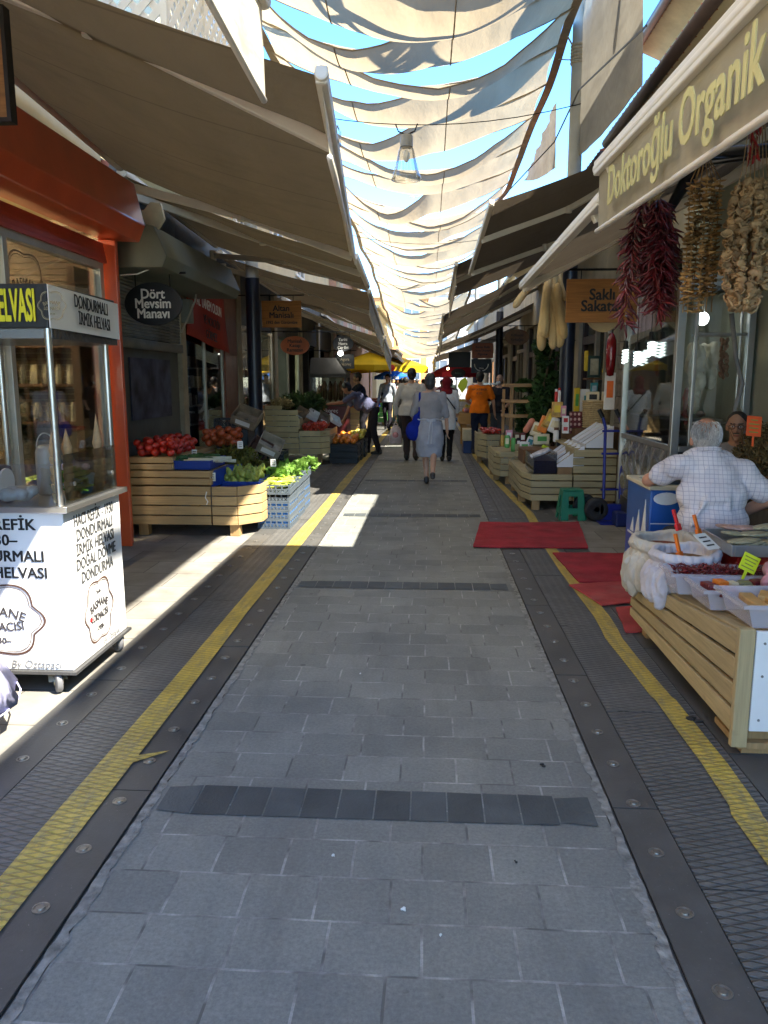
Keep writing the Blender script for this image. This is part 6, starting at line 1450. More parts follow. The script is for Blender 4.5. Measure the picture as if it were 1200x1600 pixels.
def chips(px, pyt, pyb, Y, half, ns, n, size):
    ct_, cb = at(px, pyt, Y=Y), at(px, pyb, Y=Y)
    def fn(q):
        for s_ in range(ns):
            dx, dy = half*math.cos(s_*2.4+.4)*(.4+.6*(s_ % 3)/2), half*.8*math.sin(s_*2.4+.4)
            n2 = n+(s_ % 2)*2
            for k in range(n2):
                u = (k+.5)/n2; p = V((ct_.x+dx, Y+dy, ct_.z-(ct_.z-cb.z)*u*(1-.06*(s_ % 3))))
                m = Matrix.Rotation(rnd(0, 6.3), 3, 'Z') @ Matrix.Rotation(rnd(-.35, .35), 3, 'X'); w_, h_ = size*rnd(.6, 1.15), size*rnd(.22, .5)
                prof = [(-w_, -h_*.3), (-w_*.4, -h_*.9), (w_*.5, -h_*.7), (w_, h_*.2), (w_*.3, h_*.3), (-w_*.5, h_*.1)]
                dpt = size*rnd(.25, .6)
                vs = [p+m @ V((x_, -dpt+.01*rnd(-1, 1), z_)) for x_, z_ in prof]+[p+m @ V((x_*.9, dpt, z_*.8+rnd(-.008, .008))) for x_, z_ in prof]
                k6 = len(prof); q.add(vs, [tuple(range(k6))[::-1], tuple(range(k6, 2*k6))]+[(i, (i+1) % k6, k6+(i+1) % k6, k6+i) for i in range(k6)])
            q.tube([(ct_.x+dx*.3, Y+dy*.3, ct_.z+.10), (ct_.x+dx, Y+dy, ct_.z), (ct_.x+dx, Y+dy, cb.z)], .003, 4)
    return ct_, fn
mAUB = M('dried_aubergine', (.40, .235, .085), .7, .5, 14, .5, 40, island=.5)
ct_, fn = chips(1099, 280, 488, 4.4, .085, 9, 23, .030); o = hang('aubergine_string', 'strings of tan dried aubergine cups hanging between the chillies and the pepper shells', 'aubergines', mAUB, fn, ct_)
for k in range(2): pass
def shells(q):
    a, b_ = at(1172, 285, Y=4.1), at(1168, 485, Y=4.1); L = a.z-b_.z
    for s_ in range(13):
        dx, dy = .10*math.cos(s_*2.4)*(.5+.5*(s_ % 3)/2), .085*math.sin(s_*2.4)
        for k in range(24):
            u = (k+.5)/24; w_ = .35+.9*math.sin(math.pi*min(1, u*.75+.12)); w_ *= (1.0 if u < .8 else 1-(u-.8)*1.8)
            p = V((a.x+dx*w_+rnd(-.01, .01)-.0, 4.1+dy*w_, a.z-L*u)); r_ = rnd(.018, .034)*(1.35 if rnd(0, 1) > .9 else 1)
            m = Matrix.Rotation(rnd(0, 6.3), 3, 'Z') @ Matrix.Rotation(rnd(.6, 1.6), 3, 'X')
            prof = [(r_*.45, -r_*.3), (r_*.85, -r_*.15), (r_, .1*r_), (r_*.86, .32*r_), (r_*.7, .2*r_), (r_*.5, -.05*r_)]
            b0 = len(q.v); q.lathe(prof, (0, 0, 0), 9, 'Z', 1, rnd(.6, 1))
            wob = rnd(0, 6)
            for i in range(b0, len(q.v)):
                v = V(q.v[i]); v += V((0, 0, r_*.22*math.sin(3*math.atan2(v.y, v.x)+wob))); q.v[i] = tuple(p+m @ v)
    for s_ in range(7): q.tube([(a.x-.02+.01*s_, 4.1, a.z+.33), (a.x-.05+.02*s_, 4.08, a.z+.05), (a.x-.09+.03*s_, 4.02, a.z-.05-.03*s_)], .0028, 4)
hang('pepper_shell_string', 'bulky strings of pale dried pepper shells at the right edge', 'peppers', M('dried_shell', (.44, .29, .145), .7, .4, 16, .5, 40, island=.35), shells, at(1172, 285, Y=4.1))
q = MB(); p = at(1177, 215, Y=4.1)
for k in range(26): chilli(q, p+V((rnd(-.02, .02), rnd(-.02, .02), rnd(-.09, .09))), (rnd(-.5, .5), rnd(-.5, .5), -1), .05, .008, .2)
o = q.build('chilli_bundle', M('bright_red_chilli', (.30, .012, .01), .35, .3), None, smooth=True); tag(o, 'tiny bundle of bright red chillies above the pepper shells', 'chillies')
q = MB(); q.tube([at(1036, 345, Y=4.9), at(1062, 300, Y=4.85), at(1085, 265, Y=4.8), at(1112, 243, Y=4.7), at(1150, 238, Y=4.6), at(1230, 232, Y=4.4)], [.02, .035, .045, .045, .035, .03], 12); o = q.build('black_bracket', mBLK, None, smooth=True); tag(o, 'curved black awning bracket behind the aubergine strings', 'bracket')
q = MB(); q.tube([at(1062, 262, Y=4.7), at(1220, 240, Y=4.05)], .012, 6); o = q.build('hanging_rail', mBLK, None); tag(o, 'thin black rail carrying the dried vegetable strings', 'rail')
q = MB(); q.tube([at(1012, 300, Y=4.6)+V((-.15, 0, .17)), at(1012, 300, Y=4.6)+V((.45, .0, .17))], .009, 6); o = q.build('hanging_rail', mBLK, None); tag(o, 'short black rod above the chilli bunch', 'rail')
q = MB(); pts = [at(1143, 490, Y=6.6), at(1150, 560, Y=6.6), at(1160, 600, Y=6.5), at(1148, 640, Y=6.5), at(1155, 680, Y=6.5)]; q.tube(pts, .02, 8); o = q.build('grey_hose', M('grey_hose', (.20, .19, .17), .5), None, smooth=True); tag(o, 'grey hose hanging at the right side of the glass cabinet', 'hose')
# loofahs
mLOOF = M('loofah', (.55, .40, .19), .85, .22, 9, .9, 30, stretch=(1, 1, .35))
lf = MB(); lf.lathe([(.0005, 0), (.03, -.01), (.042, -.08), (.046, -.25), (.055, -.45), (.058, -.56), (.045, -.62), (.02, -.645), (.0005, -.65)], (0, 0, 0), 16)
lf.v = [(x*(1+.07*math.cos(8*math.atan2(y, x)))+.02*math.sin(z*6), y*(1+.07*math.cos(8*math.atan2(y, x))), z) for x, y, z in lf.v]
o = lf.build('loofah', mLOOF, None, smooth=True, sub=1); lme = o
lt = at(862, 425, Y=8.5)
for k, (dx, dz, ry, rx, s_) in enumerate(((-.08, .0, .72, .1, .72), (-.03, -.04, .22, -.05, 1.0), (.01, -.10, .12, .1, .9), (.0, -.13, .16, -.1, 1.02), (.03, .03, -.12, .0, .95), (.07, .02, -.22, .12, .9), (.06, .07, -.26, .05, .6), (-.01, -.2, .1, .15, .95), (.05, -.12, -.05, -.15, .9), (.02, -.25, .12, 0, .85))):
    r = lme if k == 0 else lme.copy()
    if k: sc.collection.objects.link(r)
    r.location = (lt.x+dx, lt.y+rx*.5, lt.z+dz); r.rotation_euler = (rx, ry, k*.9); r.scale = (s_, s_, s_); tag(r, 'tan dried loofah in the bunch hanging beside the offal sign', 'loofah', 'loofahs hanging from the awning arm')
q = MB(); q.tube([lt+V((0, 0, -.05)), lt+V((.02, 0, .15)), lt+V((.03, 0, .2))], .008, 6); q.lathe([(.06, -.02), (.07, 0), (.06, .02)], lt+V((0, 0, -.03)), 12); o = q.build('hanging_rope', mROPE, None); tag(o, 'cord tying the hanging loofah bunch', 'cord')
# ---- middle right stall with sloped white bins
m1 = thing('slatted_stall', 'middle right pine slat stall with white sloping bins behind the green stool', 'stall', (1.7, 10, 0))
b = MB(); slat_side(b, [(1.17, 11.1), (1.17, 9.62), (1.25, 9.3), (1.735, 9.3)], .115, .445, 4, gap=.012); slat_side(b, [(1.745, 9.3), (2.25, 9.3)], .115, .445, 4, gap=.012); slat_side(b, [(1.75, 9.9), (1.75, 9.31), (2.25, 9.31)], .45, .74, 3, gap=.012)
b.build('slat_panel', mPINEG, m1, bevel=.003)
q = MB(); q.bb(1.2, 2.25, 9.65, 11.1, .41, .425); q.bb(1.28, 2.25, 9.34, 9.65, .41, .425); q.bb(1.77, 2.25, 9.34, 11.1, .72, .735); q.build('step_board', mPINEG, m1)
for (x, y) in ((1.31, 9.36), (1.22, 10.0), (2.2, 9.4), (1.24, 11.0)): leg(m1, x, y, .118, .09)
def bin_unit(label, x0, x1, z0, zl, zr, y0, y1, nd=3):
    t = thing('sloping_bin', label, 'bin', (x0, y0, z0), 0, 'white sloping bins on the right stall')
    q = MB(); L = (y1-y0)/nd
    for k in range(nd+1): q.prism([(x0, z0), (x1, z0), (x1, zr), (x0, zl)], 'Y', y0+k*L-.006, y0+k*L+.006)
    q.bb(x0, x0+.01, y0, y1, z0, zl-.01); q.bb(x1-.01, x1, y0, y1, z0, zr-.01); q.build('shell', M('bin_white', (.70, .71, .74), .4, .05), t, bevel=.002)
    for k in range(nd):
        q = MB(); q.prism([(x0+.012, z0+.02), (x1-.012, z0+.02), (x1-.012, zr-.05), (x0+.012, zl-.035)], 'Y', y0+k*L+.008, y0+(k+1)*L-.008); q.build('nuts', (M('pale_nut', (.45, .36, .24), .7, .5, 60, .8, 90), M('dark_nut', (.15, .08, .05), .7, .5, 60, .8, 90), M('cream_nut', (.58, .46, .36), .7, .4, 60, .8, 90))[k % 3], t)
bin_unit('lower white sloping bin of nuts beside the dark raisin box', 1.55, 1.87, .525, .555, .79, 9.33, 10.35, 4)
bin_unit('upper white sloping bin of nuts behind the hand truck', 1.90, 2.22, .75, .80, 1.02, 9.4, 10.35, 4)
o = MB().bb(1.56, 1.73, 9.32, 9.75, .43, .52).build('carton', M('brown_card', (.25, .15, .07), .7, .2, 8), None, bevel=.004); tag(o, 'brown carton carrying the lower white bin', 'carton')
rx = thing('raisin_box', 'clear box of dark raisins at the street corner of the middle right stall', 'box', (1.4, 9.6, .43))
MB().bb(1.275, 1.54, 9.33, 10.1, .44, .60).build('raisins', M('raisins', (.035, .014, .018), .6, .6, 70, 1, 90), rx)
q = MB(); q.bb(1.268, 1.272, 9.32, 10.11, .43, .66); q.bb(1.543, 1.547, 9.32, 10.11, .43, .70); q.bb(1.272, 1.543, 9.318, 9.322, .43, .68); q.build('glass', mGL, rx)
for k in range(4):
    o = MB().box((1.33+.05*k, 9.5+.16*k, .66), (.16, .10, .03), mat=Matrix.Rotation(-.35, 3, 'Y') @ Matrix.Rotation(.2, 3, 'X')).build('clear_packet', M('pale_packet', (.55, .53, .58), .3, .3, 12), None, bevel=.008); tag(o, 'pale clear packet tilted on the dark raisin box', 'packet', 'pale packets on the raisin box')
# stepped back shelf carrying jars, boxes and the basket
bk = thing('step_shelf', 'brown stepped shelf of packets and jars behind the white bins', 'shelf', (2.3, 11, 0))
q = MB(); q.bb(1.95, 2.6, 10.4, 11.5, .0, .92); q.bb(1.3, 1.95, 10.6, 11.2, .43, .62); q.bb(2.25, 2.65, 9.9, 10.4, 0, .92); q.build('steps', mDKWOOD, bk, bevel=.006)
wb = thing('straw_basket', 'round woven straw basket on the step shelf', 'basket', (2.22, 10.6, .93))
q = MB(); c = at(931, 665, Y=10.6); c.z = .925
for k in range(14): q.lathe([(.165+.0012*k, k*.026), (.185+.001*k, k*.026+.013), (.165+.0012*k, k*.026+.026)], c, 30)
nv = []
for (x, y, z) in q.v: a = math.atan2(y-c.y, x-c.x); s_ = 1+.035*math.sin(a*16+int((z-c.z)/.026)*math.pi); nv.append((c.x+(x-c.x)*s_, c.y+(y-c.y)*s_, z))
q.v = nv; q.lathe([(0, .3), (.15, .33)], c, 20); q.build('weave', M('straw_weave', (.48, .36, .19), .8, .25, 30, .5), wb, smooth=True)
def item(kind, px0, py0, px1, py1, Y, mat, label, cat, group=None, capm=None, rz=0, ry=0):
    a, b_ = at(px0, py1, Y=Y), at(px1, py0, Y=Y); cx, z0, W, H = (a.x+b_.x)/2, a.z, b_.x-a.x, b_.z-a.z; D = min(.16, W)
    t = thing(kind, label, cat, (cx, Y, z0), 0, group); q = MB()
    if kind in ('box', 'packet'):
        q.box((cx, Y, z0+H/2), (W, D*.6, H), mat=Matrix.Rotation(rz, 3, 'Z') @ Matrix.Rotation(ry, 3, 'Y')); q.build('body', mat, t, bevel=.005 if kind == 'box' else .02)
        q = MB(); m = Matrix.Rotation(rz, 3, 'Z') @ Matrix.Rotation(ry, 3, 'Y'); q.box(V((cx, Y, z0+H/2))+m @ V((0, -D*.3-.001, H*.05)), (W*.62, .002, H*.45), mat=m); q.build('printed_label', capm or mCRM, t)
    elif kind == 'jar':
        q.lathe([(0, 0), (W*.46, 0), (W*.5, H*.06), (W*.5, H*.72), (W*.36, H*.80), (W*.36, H*.82), (0, H*.82)], (cx, Y, z0), 14); q.build('body', mat, t, smooth=40)
        MB().lathe([(0, H*.82), (W*.4, H*.82), (W*.4, H), (0, H)], (cx, Y, z0), 14).build('lid', capm or mWHT, t, smooth=40)
    elif kind == 'bottle':
        q.lathe([(0, 0), (W*.48, 0), (W*.5, H*.05), (W*.5, H*.55), (W*.2, H*.74), (W*.17, H*.9), (0, H*.9)], (cx, Y, z0), 14); q.build('body', mat, t, smooth=40)
        MB().lathe([(0, H*.9), (W*.22, H*.9), (W*.22, H), (0, H)], (cx, Y, z0), 12).build('cap', capm or mWHT, t, smooth=40)
    return t
BLUEP = M('pale_blue_packet', (.35, .45, .55), .4, .3, 9); GOLD = M('golden_packet', (.55, .33, .07), .35, .4, 14, .4); ROSE = M('rose_tube', (.62, .22, .13), .5, .15); REDP = M('red_packet', (.5, .02, .02), .4, .2); TAG = M('tag_orange', (.78, .16, .02), .5); YELP = M('yellow_packet', (.70, .50, .03), .4, .2)
L_ = [('box', 906, 608, 931, 652, 11.2, mWPK, 'white pack of small printed cards on the step shelf', mTEAL), ('box', 896, 606, 906, 648, 11.1, YELP, 'narrow yellow green box left of the white pack', mGRN),
 ('box', 889, 643, 909, 677, 10.7, mMAR, 'maroon box with pale dots on the step shelf', mMAR), ('box', 878, 650, 889, 664, 10.6, mWPK, 'white and red carton stacked left of the maroon box', REDP), ('box', 878, 664, 889, 677, 10.6, mWPK, 'lower white and red carton left of the maroon box', REDP),
 ('box', 862, 628, 879, 652, 10.8, GOLD, 'golden box below the grey pole', YELP), ('box', 876, 634, 885, 652, 10.7, mPNK, 'pink and purple small box under the grey pole', mCRM), ('jar', 866, 608, 872, 630, 11.0, REDP, 'small red jar beside the grey pole', mWHT), ('jar', 871, 606, 877, 628, 11.0, mWPK, 'small white and red bottle beside the grey pole', REDP),
 ('box', 943, 582, 962, 640, 9.9, mWPK, 'tall white carton with an orange tag by the steel post', TAG), ('box', 922, 598, 934, 618, 10.9, mTEAL, 'teal picture box above the straw basket', BLUEP), ('box', 916, 612, 936, 630, 10.7, mCRM, 'cream card box in the straw basket', mBLK), ('box', 940, 612, 954, 628, 10.5, mCRM, 'cream slanted packet at the basket edge', mCRM), ('packet', 912, 548, 920, 580, 11.6, YELP, 'bright yellow sheet in the window', YELP),
 ('jar', 864, 668, 874, 690, 10.9, mWPK, 'white lidded jar with red heart among the packets', mBRN), ('jar', 866, 655, 876, 672, 11.1, mCRM, 'cream jar above the heart jar', mWHT), ('packet', 852, 640, 870, 668, 11.3, GOLD, 'golden packet of dried fruit leaning in the middle', YELP), ('packet', 842, 650, 858, 676, 11.35, mOR, 'orange packet of dried fruit leaning left', GOLD), ('packet', 830, 660, 848, 682, 11.4, mCRM, 'cream packet leaning left of the orange packet', GOLD), ('packet', 858, 652, 872, 676, 11.2, mWPK, 'clear white packet leaning right of the golden packet', mCRM),
 ('box', 834, 678, 858, 694, 11.3, mCRM, 'wide cream carton with green print in front of the packets', mGRN), ('packet', 822, 682, 834, 700, 11.5, mWPK, 'white packet lying before the cream carton', mTEAL), ('packet', 812, 690, 828, 706, 11.5, mWPK, 'white and green packet lying at the stall front', mGRN), ('packet', 846, 696, 858, 704, 11.0, M('neon_packet', (.45, .65, .02), .4), 'small neon green card below the cream carton', mNEON),
 ('packet', 798, 684, 806, 706, 11.9, mGRN, 'bright green packet at the front of the far goods', mGRN), ('packet', 788, 680, 797, 700, 11.95, mGRN, 'second green packet left of the bright green one', mCRM), ('box', 790, 672, 801, 688, 12.2, mPNK, 'pink box above the green packets', mWPK), ('packet', 806, 684, 814, 704, 11.9, mBLK, 'black and white packet right of the green packets', mWPK), ('box', 802, 676, 812, 690, 12.2, mBRN, 'brown box behind the black packet', mCRM), ('packet', 812, 676, 822, 692, 12.1, mMAR, 'maroon packet behind the white packets', mWPK), ('jar', 782, 676, 789, 696, 12.1, GOLD, 'golden jar at the left end of the far goods', mBRN)]
for (k, a, b_, c_, d_, Y, mt_, lb_, cm__) in L_: item(k, a, b_, c_, d_, Y, mt_, lb_, 'box' if k == 'box' else k, None, cm__, rnd(-.2, .2), .35 if k == 'packet' and 820 < a < 875 else 0)
a, b_ = at(822, 672, Y=11.4), at(831, 658, Y=11.4)
q = MB(); q.cap(a, b_, .045, .045, 14); o = q.build('rose_tube', ROSE, None, smooth=True); tag(o, 'salmon coloured rolled tube standing among the packets', 'tube')
q = MB(); 
for r_ in range(4):
    for cc_ in range(3): q.ell(at(892+cc_*6.5, 647+r_*8, Y=10.64), (.018, .004, .02), 8, 5)
o = q.build('dot_print', M('pale_dot', (.55, .35, .3), .5), bpy.data.objects['box.002'] if 'box.002' in bpy.data.objects else None)
fr = thing('picture_frame', 'dark framed picture above the teal box', 'picture', at(928, 575, Y=11.4)); a, b_ = at(918, 590, Y=11.4), at(939, 556, Y=11.4)
q = MB(); q.bb(a.x, b_.x, 11.39, 11.42, a.z, b_.z); q.build('frame', M('dark_green_frame', (.02, .045, .035), .4), fr, bevel=.004); MB().bb(a.x+.03, b_.x-.03, 11.385, 11.39, a.z+.04, b_.z-.04).build('print', M('faded_print', (.34, .32, .22), .5, .4, 9), fr)
q = MB(); q.bb(a.x-.02, b_.x+.02, 11.35, 11.6, a.z-.03, a.z-.005); o = q.build('small_shelf', mDKWOOD, None); tag(o, 'small dark shelf holding the framed picture', 'shelf')
t = thing('red_flask', 'dark red glossy flask hanging beside the steel post', 'flask', at(953, 590, Y=9.2)); a, b_ = at(953, 588, Y=9.2), at(953, 518, Y=9.2); h_ = b_.z-a.z
MB().lathe([(0, 0), (.04, .01), (.055, h_*.25), (.06, h_*.6), (.055, h_*.8), (.03, h_*.93), (.0, h_)], a, 16).build('body', M('dark_red_gloss', (.20, .008, .012), .15, .15, coat=.5), t, smooth=True); q = MB(); q.tube([b_, b_+V((.01, 0, .3))], .006, 5); q.lathe([(.02, -.02), (.025, .03), (0, .04)], b_, 10); q.build('neck', mSTEEL, t)
# far right stalls
m0 = thing('slatted_stall', 'narrow pine slat stall with packets, second from the green stool', 'stall', (1.4, 12, 0))
b = MB(); slat_side(b, [(1.02, 13), (1.02, 11.9), (1.10, 11.65), (1.30, 11.65)], .12, .50, 4, gap=.012); slat_side(b, [(1.30, 11.66), (1.75, 11.66)], .12, .62, 5, gap=.012); b.build('slat_panel', mPINEG, m0, bevel=.003)
q = MB(); q.bb(1.03, 1.75, 11.7, 13, .44, .46); q.build('step_board', mPINEG, m0)
for (x, y) in ((1.22, 11.72), (1.08, 12.2), (1.68, 11.75), (1.08, 12.9)): leg(m0, x, y, .12, .09)
mm = thing('slatted_stall', 'small octagonal slat stall of red peppers beside the orange shirt man', 'stall', (1.2, 14.7, 0))
b = MB(); slat_side(b, [(.93, 15.4), (.93, 14.6), (1.08, 14.25), (1.30, 14.25), (1.40, 14.5)], .14, .58, 4, gap=.012); b.build('slat_panel', mPINEG, mm, bevel=.003)
q = MB(); q.bb(.95, 1.38, 14.6, 15.4, .53, .55); q.build('step_board', mPINEG, mm)
for (x, y) in ((1.16, 14.32), (.98, 14.8), (1.32, 14.5)): leg(mm, x, y, .14, .08)
rpp = MB(); rpp.tube([(-.07, 0, 0), (-.04, 0, .01), (.03, .01, .008), (.08, .03, 0)], [.012, .026, .018, .002], 8); o = rpp.build('red_pepper', M('red_pepper_skin', (.42, .03, .02), .3, .2, 8, coat=.3), None, smooth=True); rpm = o.data; bpy.data.objects.remove(o)
heap(rpm, 'red_pepper', 1.02, 1.36, 14.4, 15.2, .56, .035, 60, 'red pepper on the small octagonal stall', 'pepper', 'red peppers on the octagonal stall', .12, rots=False)
t = thing('stacked_crate', 'pale crate of greens on a blue crate behind the orange shirt man', 'crate', (.95, 16.9, 0))
MB().bb(.76, 1.1, 16.7, 17.2, 0, .27).build('blue_crate', M('navy_crate', (.01, .03, .12), .5), t, bevel=.01); MB().bb(.75, 1.11, 16.68, 17.2, .275, .52).build('pale_crate', M('pale_crate_wood', (.5, .42, .26), .6, .2, 5), t, bevel=.01)
gc = thing('curved_display', 'curved glass food display on a pine base left of the orange shirt man', 'counter', (1.0, 18.6, 0))
q = MB(); q.bb(.72, 1.6, 18.2, 19.4, .55, .80); q.bb(.80, .9, 18.25, 18.35, 0, .55); q.bb(1.48, 1.58, 18.25, 18.35, 0, .55); q.bb(.80, .9, 19.2, 19.3, 0, .55); q.build('base', wood('orange_pine', (.46, .26, .09), 'H'), gc, bevel=.006)
q = MB(); q.grid(lambda u, v: (.66+.0+.55*(1-math.cos(v*1.3)), 18.2+1.2*u, .80+.66*math.sin(v*1.45)), 4, 10); q.add([(.70, 18.2, .8), (1.6, 18.2, .8), (1.6, 18.2, 1.46), (1.08, 18.2, 1.46), (.82, 18.2, 1.2)], [(0, 1, 2, 3, 4)]); q.build('glass', mGL, gc, smooth=True)
q = MB(); q.bb(1.1, 1.62, 18.2, 19.4, 1.46, 1.50); q.bb(.9, 1.6, 18.25, 19.4, 1.08, 1.10); q.build('shelf', mSTEEL, gc)
for k in range(34): 
    mt_ = (mOR, mCRM, mWPK, mPNK, GOLD)[k % 5]; lv = k % 2
    o = MB().ell((rnd(.85, 1.5) if lv == 0 else rnd(1.0, 1.5), rnd(18.25, 19.2), .86 if lv == 0 else 1.14), (.07, .07, .05), 9, 6).build('food_dish', mt_, None, smooth=True); tag(o, 'small dish of food behind the curved glass', 'dish', 'dishes in the curved display')
lc = MB(); lc.prism([(.0, -.17), (.10, -.05), (.13, .08), (.07, .19), (-.05, .10), (-.11, -.02)], 'Y', -.006, .006); o = lc.build('leaf_card', mNEON, None); o.location = at(722, 602, Y=18.0); tag(o, 'neon green leaf shaped card over the curved display', 'card')
# wooden rack and ivy
rk = thing('wooden_rack', 'bare wooden ladder rack standing before the ivy', 'rack', (1.75, 13.8, 0))
mRACK = wood('rack_wood', (.42, .235, .10), 'V'); p0, p1 = at(800, 604, Y=13.8), at(843, 604, Y=13.8)
q = MB()
for x in (p0.x, p1.x): q.bb(x-.03, x+.03, 13.78, 13.84, 0, 1.46)
for x in (p0.x-.10, p1.x+.05): q.bb(x-.025, x+.025, 14.2, 14.25, 0, 1.4)
q.build('upright', mRACK, rk, bevel=.005)
q = MB()
for y in (602, 627, 650): z = at(820, y, Y=13.8).z; q.bb(p0.x-.10, p1.x+.07, 13.75, 13.78, z-.03, z+.03); q.bb(p0.x-.14, p0.x-.03, 13.78, 14.25, z-.025, z+.025)
q.build('rail', wood('rack_rail', (.46, .26, .11), 'H'), rk, bevel=.005)
iv = thing('ivy_plant', 'dark green ivy climbing behind the wooden rack and up the grey pole', 'plant', (1.9, 13.0, 0))
q = MB()
for (px, py, Y, rx_, rz_, n_) in ((850, 640, 13.0, .25, .35, 900), (838, 655, 14.6, .42, .55, 1300), (855, 600, 13.0, .2, .25, 500), (852, 562, 12.9, .13, .22, 260), (846, 545, 12.9, .10, .12, 110), (884, 548, 12.6, .06, .22, 150), (882, 575, 12.6, .07, .15, 110), (826, 604, 14.6, .25, .12, 240)):
    c = at(px, py, Y=Y); leaf_cluster(q, c, (rx_, .2, rz_), n_, .10, 1.6, .6)
q.build('leaves', leafmat('ivy_leaf', (.040, .085, .022), .25), iv)
q = MB(); q.tube([(1.9, 13.0, 0), (1.92, 12.95, .8), (1.88, 12.9, 1.5), (2.0, 12.6, 2.3)], .02, 7); q.tube([(1.9, 14.6, 0), (1.85, 14.6, 1.2)], .02, 6); q.build('stem', M('ivy_stem', (.12, .08, .04), .8), iv)
# ---- green stool, hand truck, mats
gs = thing('plastic_stool', 'dark green plastic stool beside the middle right stall', 'stool', (1.63, 8.75, 0))
mGST = M('green_plastic', (.012, .17, .095), .38, .1, 4, .04)
MB().bb(1.515, 1.745, 8.64, 8.86, .325, .345).build('seat', mGST, gs, bevel=.012)
def stool_side(b, axis, s_):
    for (u0, u1) in ((-1, -.42), (.42, 1)):
        pts = []
        for (u, z) in ((u0, .325), (u1, .325), (u1*1.18 if abs(u1) > .5 else u1*1.05, .0 if True else 0), (u0*1.18 if abs(u0) > .5 else u0*1.05, .0)):
            pts.append((u, z))
        vs = []
        for th in (0, .012):
            for (u, z) in pts:
                k = .115+(.325-z)*.12-th
                off = .115*u
                vs.append((1.63+off, 8.75+s_*k, z+.001) if axis else (1.63+s_*k, 8.75+off, z+.001))
        b.add(vs, [(0, 1, 2, 3), (4, 7, 6, 5), (0, 4, 5, 1), (1, 5, 6, 2), (2, 6, 7, 3), (3, 7, 4, 0)])
    for (z0, z1) in ((.27, .325), (.07, .14)):
        vs = []
        for th in (0, .012):
            for (u, z) in ((-.45, z1), (.45, z1), (.45, z0), (-.45, z0)):
                k = .115+(.325-z)*.12-th; vs.append((1.63+.115*u, 8.75+s_*k, z) if axis else (1.63+s_*k, 8.75+.115*u, z))
        b.add(vs, [(0, 1, 2, 3), (4, 7, 6, 5), (0, 4, 5, 1), (1, 5, 6, 2), (2, 6, 7, 3), (3, 7, 4, 0)])
q = MB()
for s_ in (-1, 1): stool_side(q, True, s_); stool_side(q, False, s_)
q.build('legs', mGST, gs, bevel=.004)
ht = thing('hand_truck', 'blue hand truck leaning at the steel post', 'hand truck', (1.95, 8.6, 0))
mBLU = M('truck_blue', (.012, .022, .22), .35, .12, 4, .05)
q = MB(); a0 = [at(943, 780, Y=8.6), at(946, 668, Y=8.72), at(942, 652, Y=8.75), at(936, 640, Y=8.75)]; q.tube(a0, .017, 10); off = V((.19, .03, 0)); q.tube([p+off for p in a0], .017, 10)
for z in (.35, .75, 1.0): q.tube([(1.93, 8.62+.07*z, z), (2.13, 8.65+.07*z, z)], .012, 8)
q.bb(1.92, 2.16, 8.55, 8.60, .02, .2); q.bb(1.88, 2.2, 8.35, 8.57, .004, .012); q.build('frame', mBLU, ht, smooth=40)
for o_ in (V((0, 0, 0)), off): MB().tube([a0[2]+o_, a0[3]+o_], .023, 10).build('grip', mBLK, ht)
for (x, y) in ((1.88, 8.58), (1.80, 8.85)):
    q = MB(); q.lathe([(.075, -.03), (.11, -.038), (.132, -.025), (.137, 0), (.132, .025), (.11, .038), (.075, .03)], (x, y, .138), 26, 'Y'); w_ = q.build('wheel', M('tyre', (.018, .018, .019), .6, .2), ht, smooth=True)
    q = MB(); q.lathe([(0, -.03), (.03, -.03), (.035, -.02), (.076, -.015), (.076, .015), (.035, .02), (.03, .03), (0, .03)], (x, y, .138), 20, 'Y')
    for k in range(5): a = k*1.257; q.beam((x, y-.02, .138), (x+.075*math.cos(a), y-.02, .138+.075*math.sin(a)), .014, .01, up=(0, 1, 0))
    q.build('rim', M('dark_rim', (.05, .05, .055), .45), w_, smooth=40)
o = MB().bb(2.02, 2.14, 8.25, 8.45, 0, .15).build('blue_bin', M('navy_plastic', (.01, .02, .12), .45), None, bevel=.015); tag(o, 'small navy blue plastic box at the foot of the steel post', 'box')
mMAT = M('red_carpet', (.36, .026, .038), .95, .3, 5, .9, 160, dirt=.5, dirtc=(.30, .10, .09)); mMAT2 = M('red_carpet_faded', (.46, .065, .062), .95, .3, 5, .9, 160, dirt=.5, dirtc=(.40, .17, .15))
def mat_(label, pts, z=.016, m=mMAT):
    P = [at(x, y, Z=0) for x, y in pts]; q = MB()
    def f(u, v):
        p = P[0].lerp(P[1], u).lerp(P[3].lerp(P[2], u), v); e = .006*mnoise.noise(V((p.x*9, p.y*9, 0)))
        k = max(0, abs(2*u-1)-.9)+max(0, abs(2*v-1)-.9); return (p.x+e, p.y+e, z+.007*mnoise.noise(V((p.x*4, p.y*4, 1)))+k*.10*max(0, mnoise.noise(V((p.x*2.2, p.y*2.2, 4)))))
    q.grid(f, 24, 16); o = q.build('red_mat', m, None, solid=.010); tag(o, label, 'mat')
mat_('largest deep red mat lying before the green stool', [(739, 857), (919, 859), (904, 818), (750, 819)])
mat_('deep red mat reaching from the yellow line toward the freezer', [(905, 913), (1010, 911), (985, 867), (863, 867)])
mat_('paler red mat with a torn edge, third from the green stool', [(940, 949), (1003, 943), (995, 908), (889, 917)], .014, mMAT2)
mat_('smallest faded red mat beside the foot of the spice stall', [(978, 991), (1015, 989), (1000, 950), (962, 952)], .012, mMAT2)
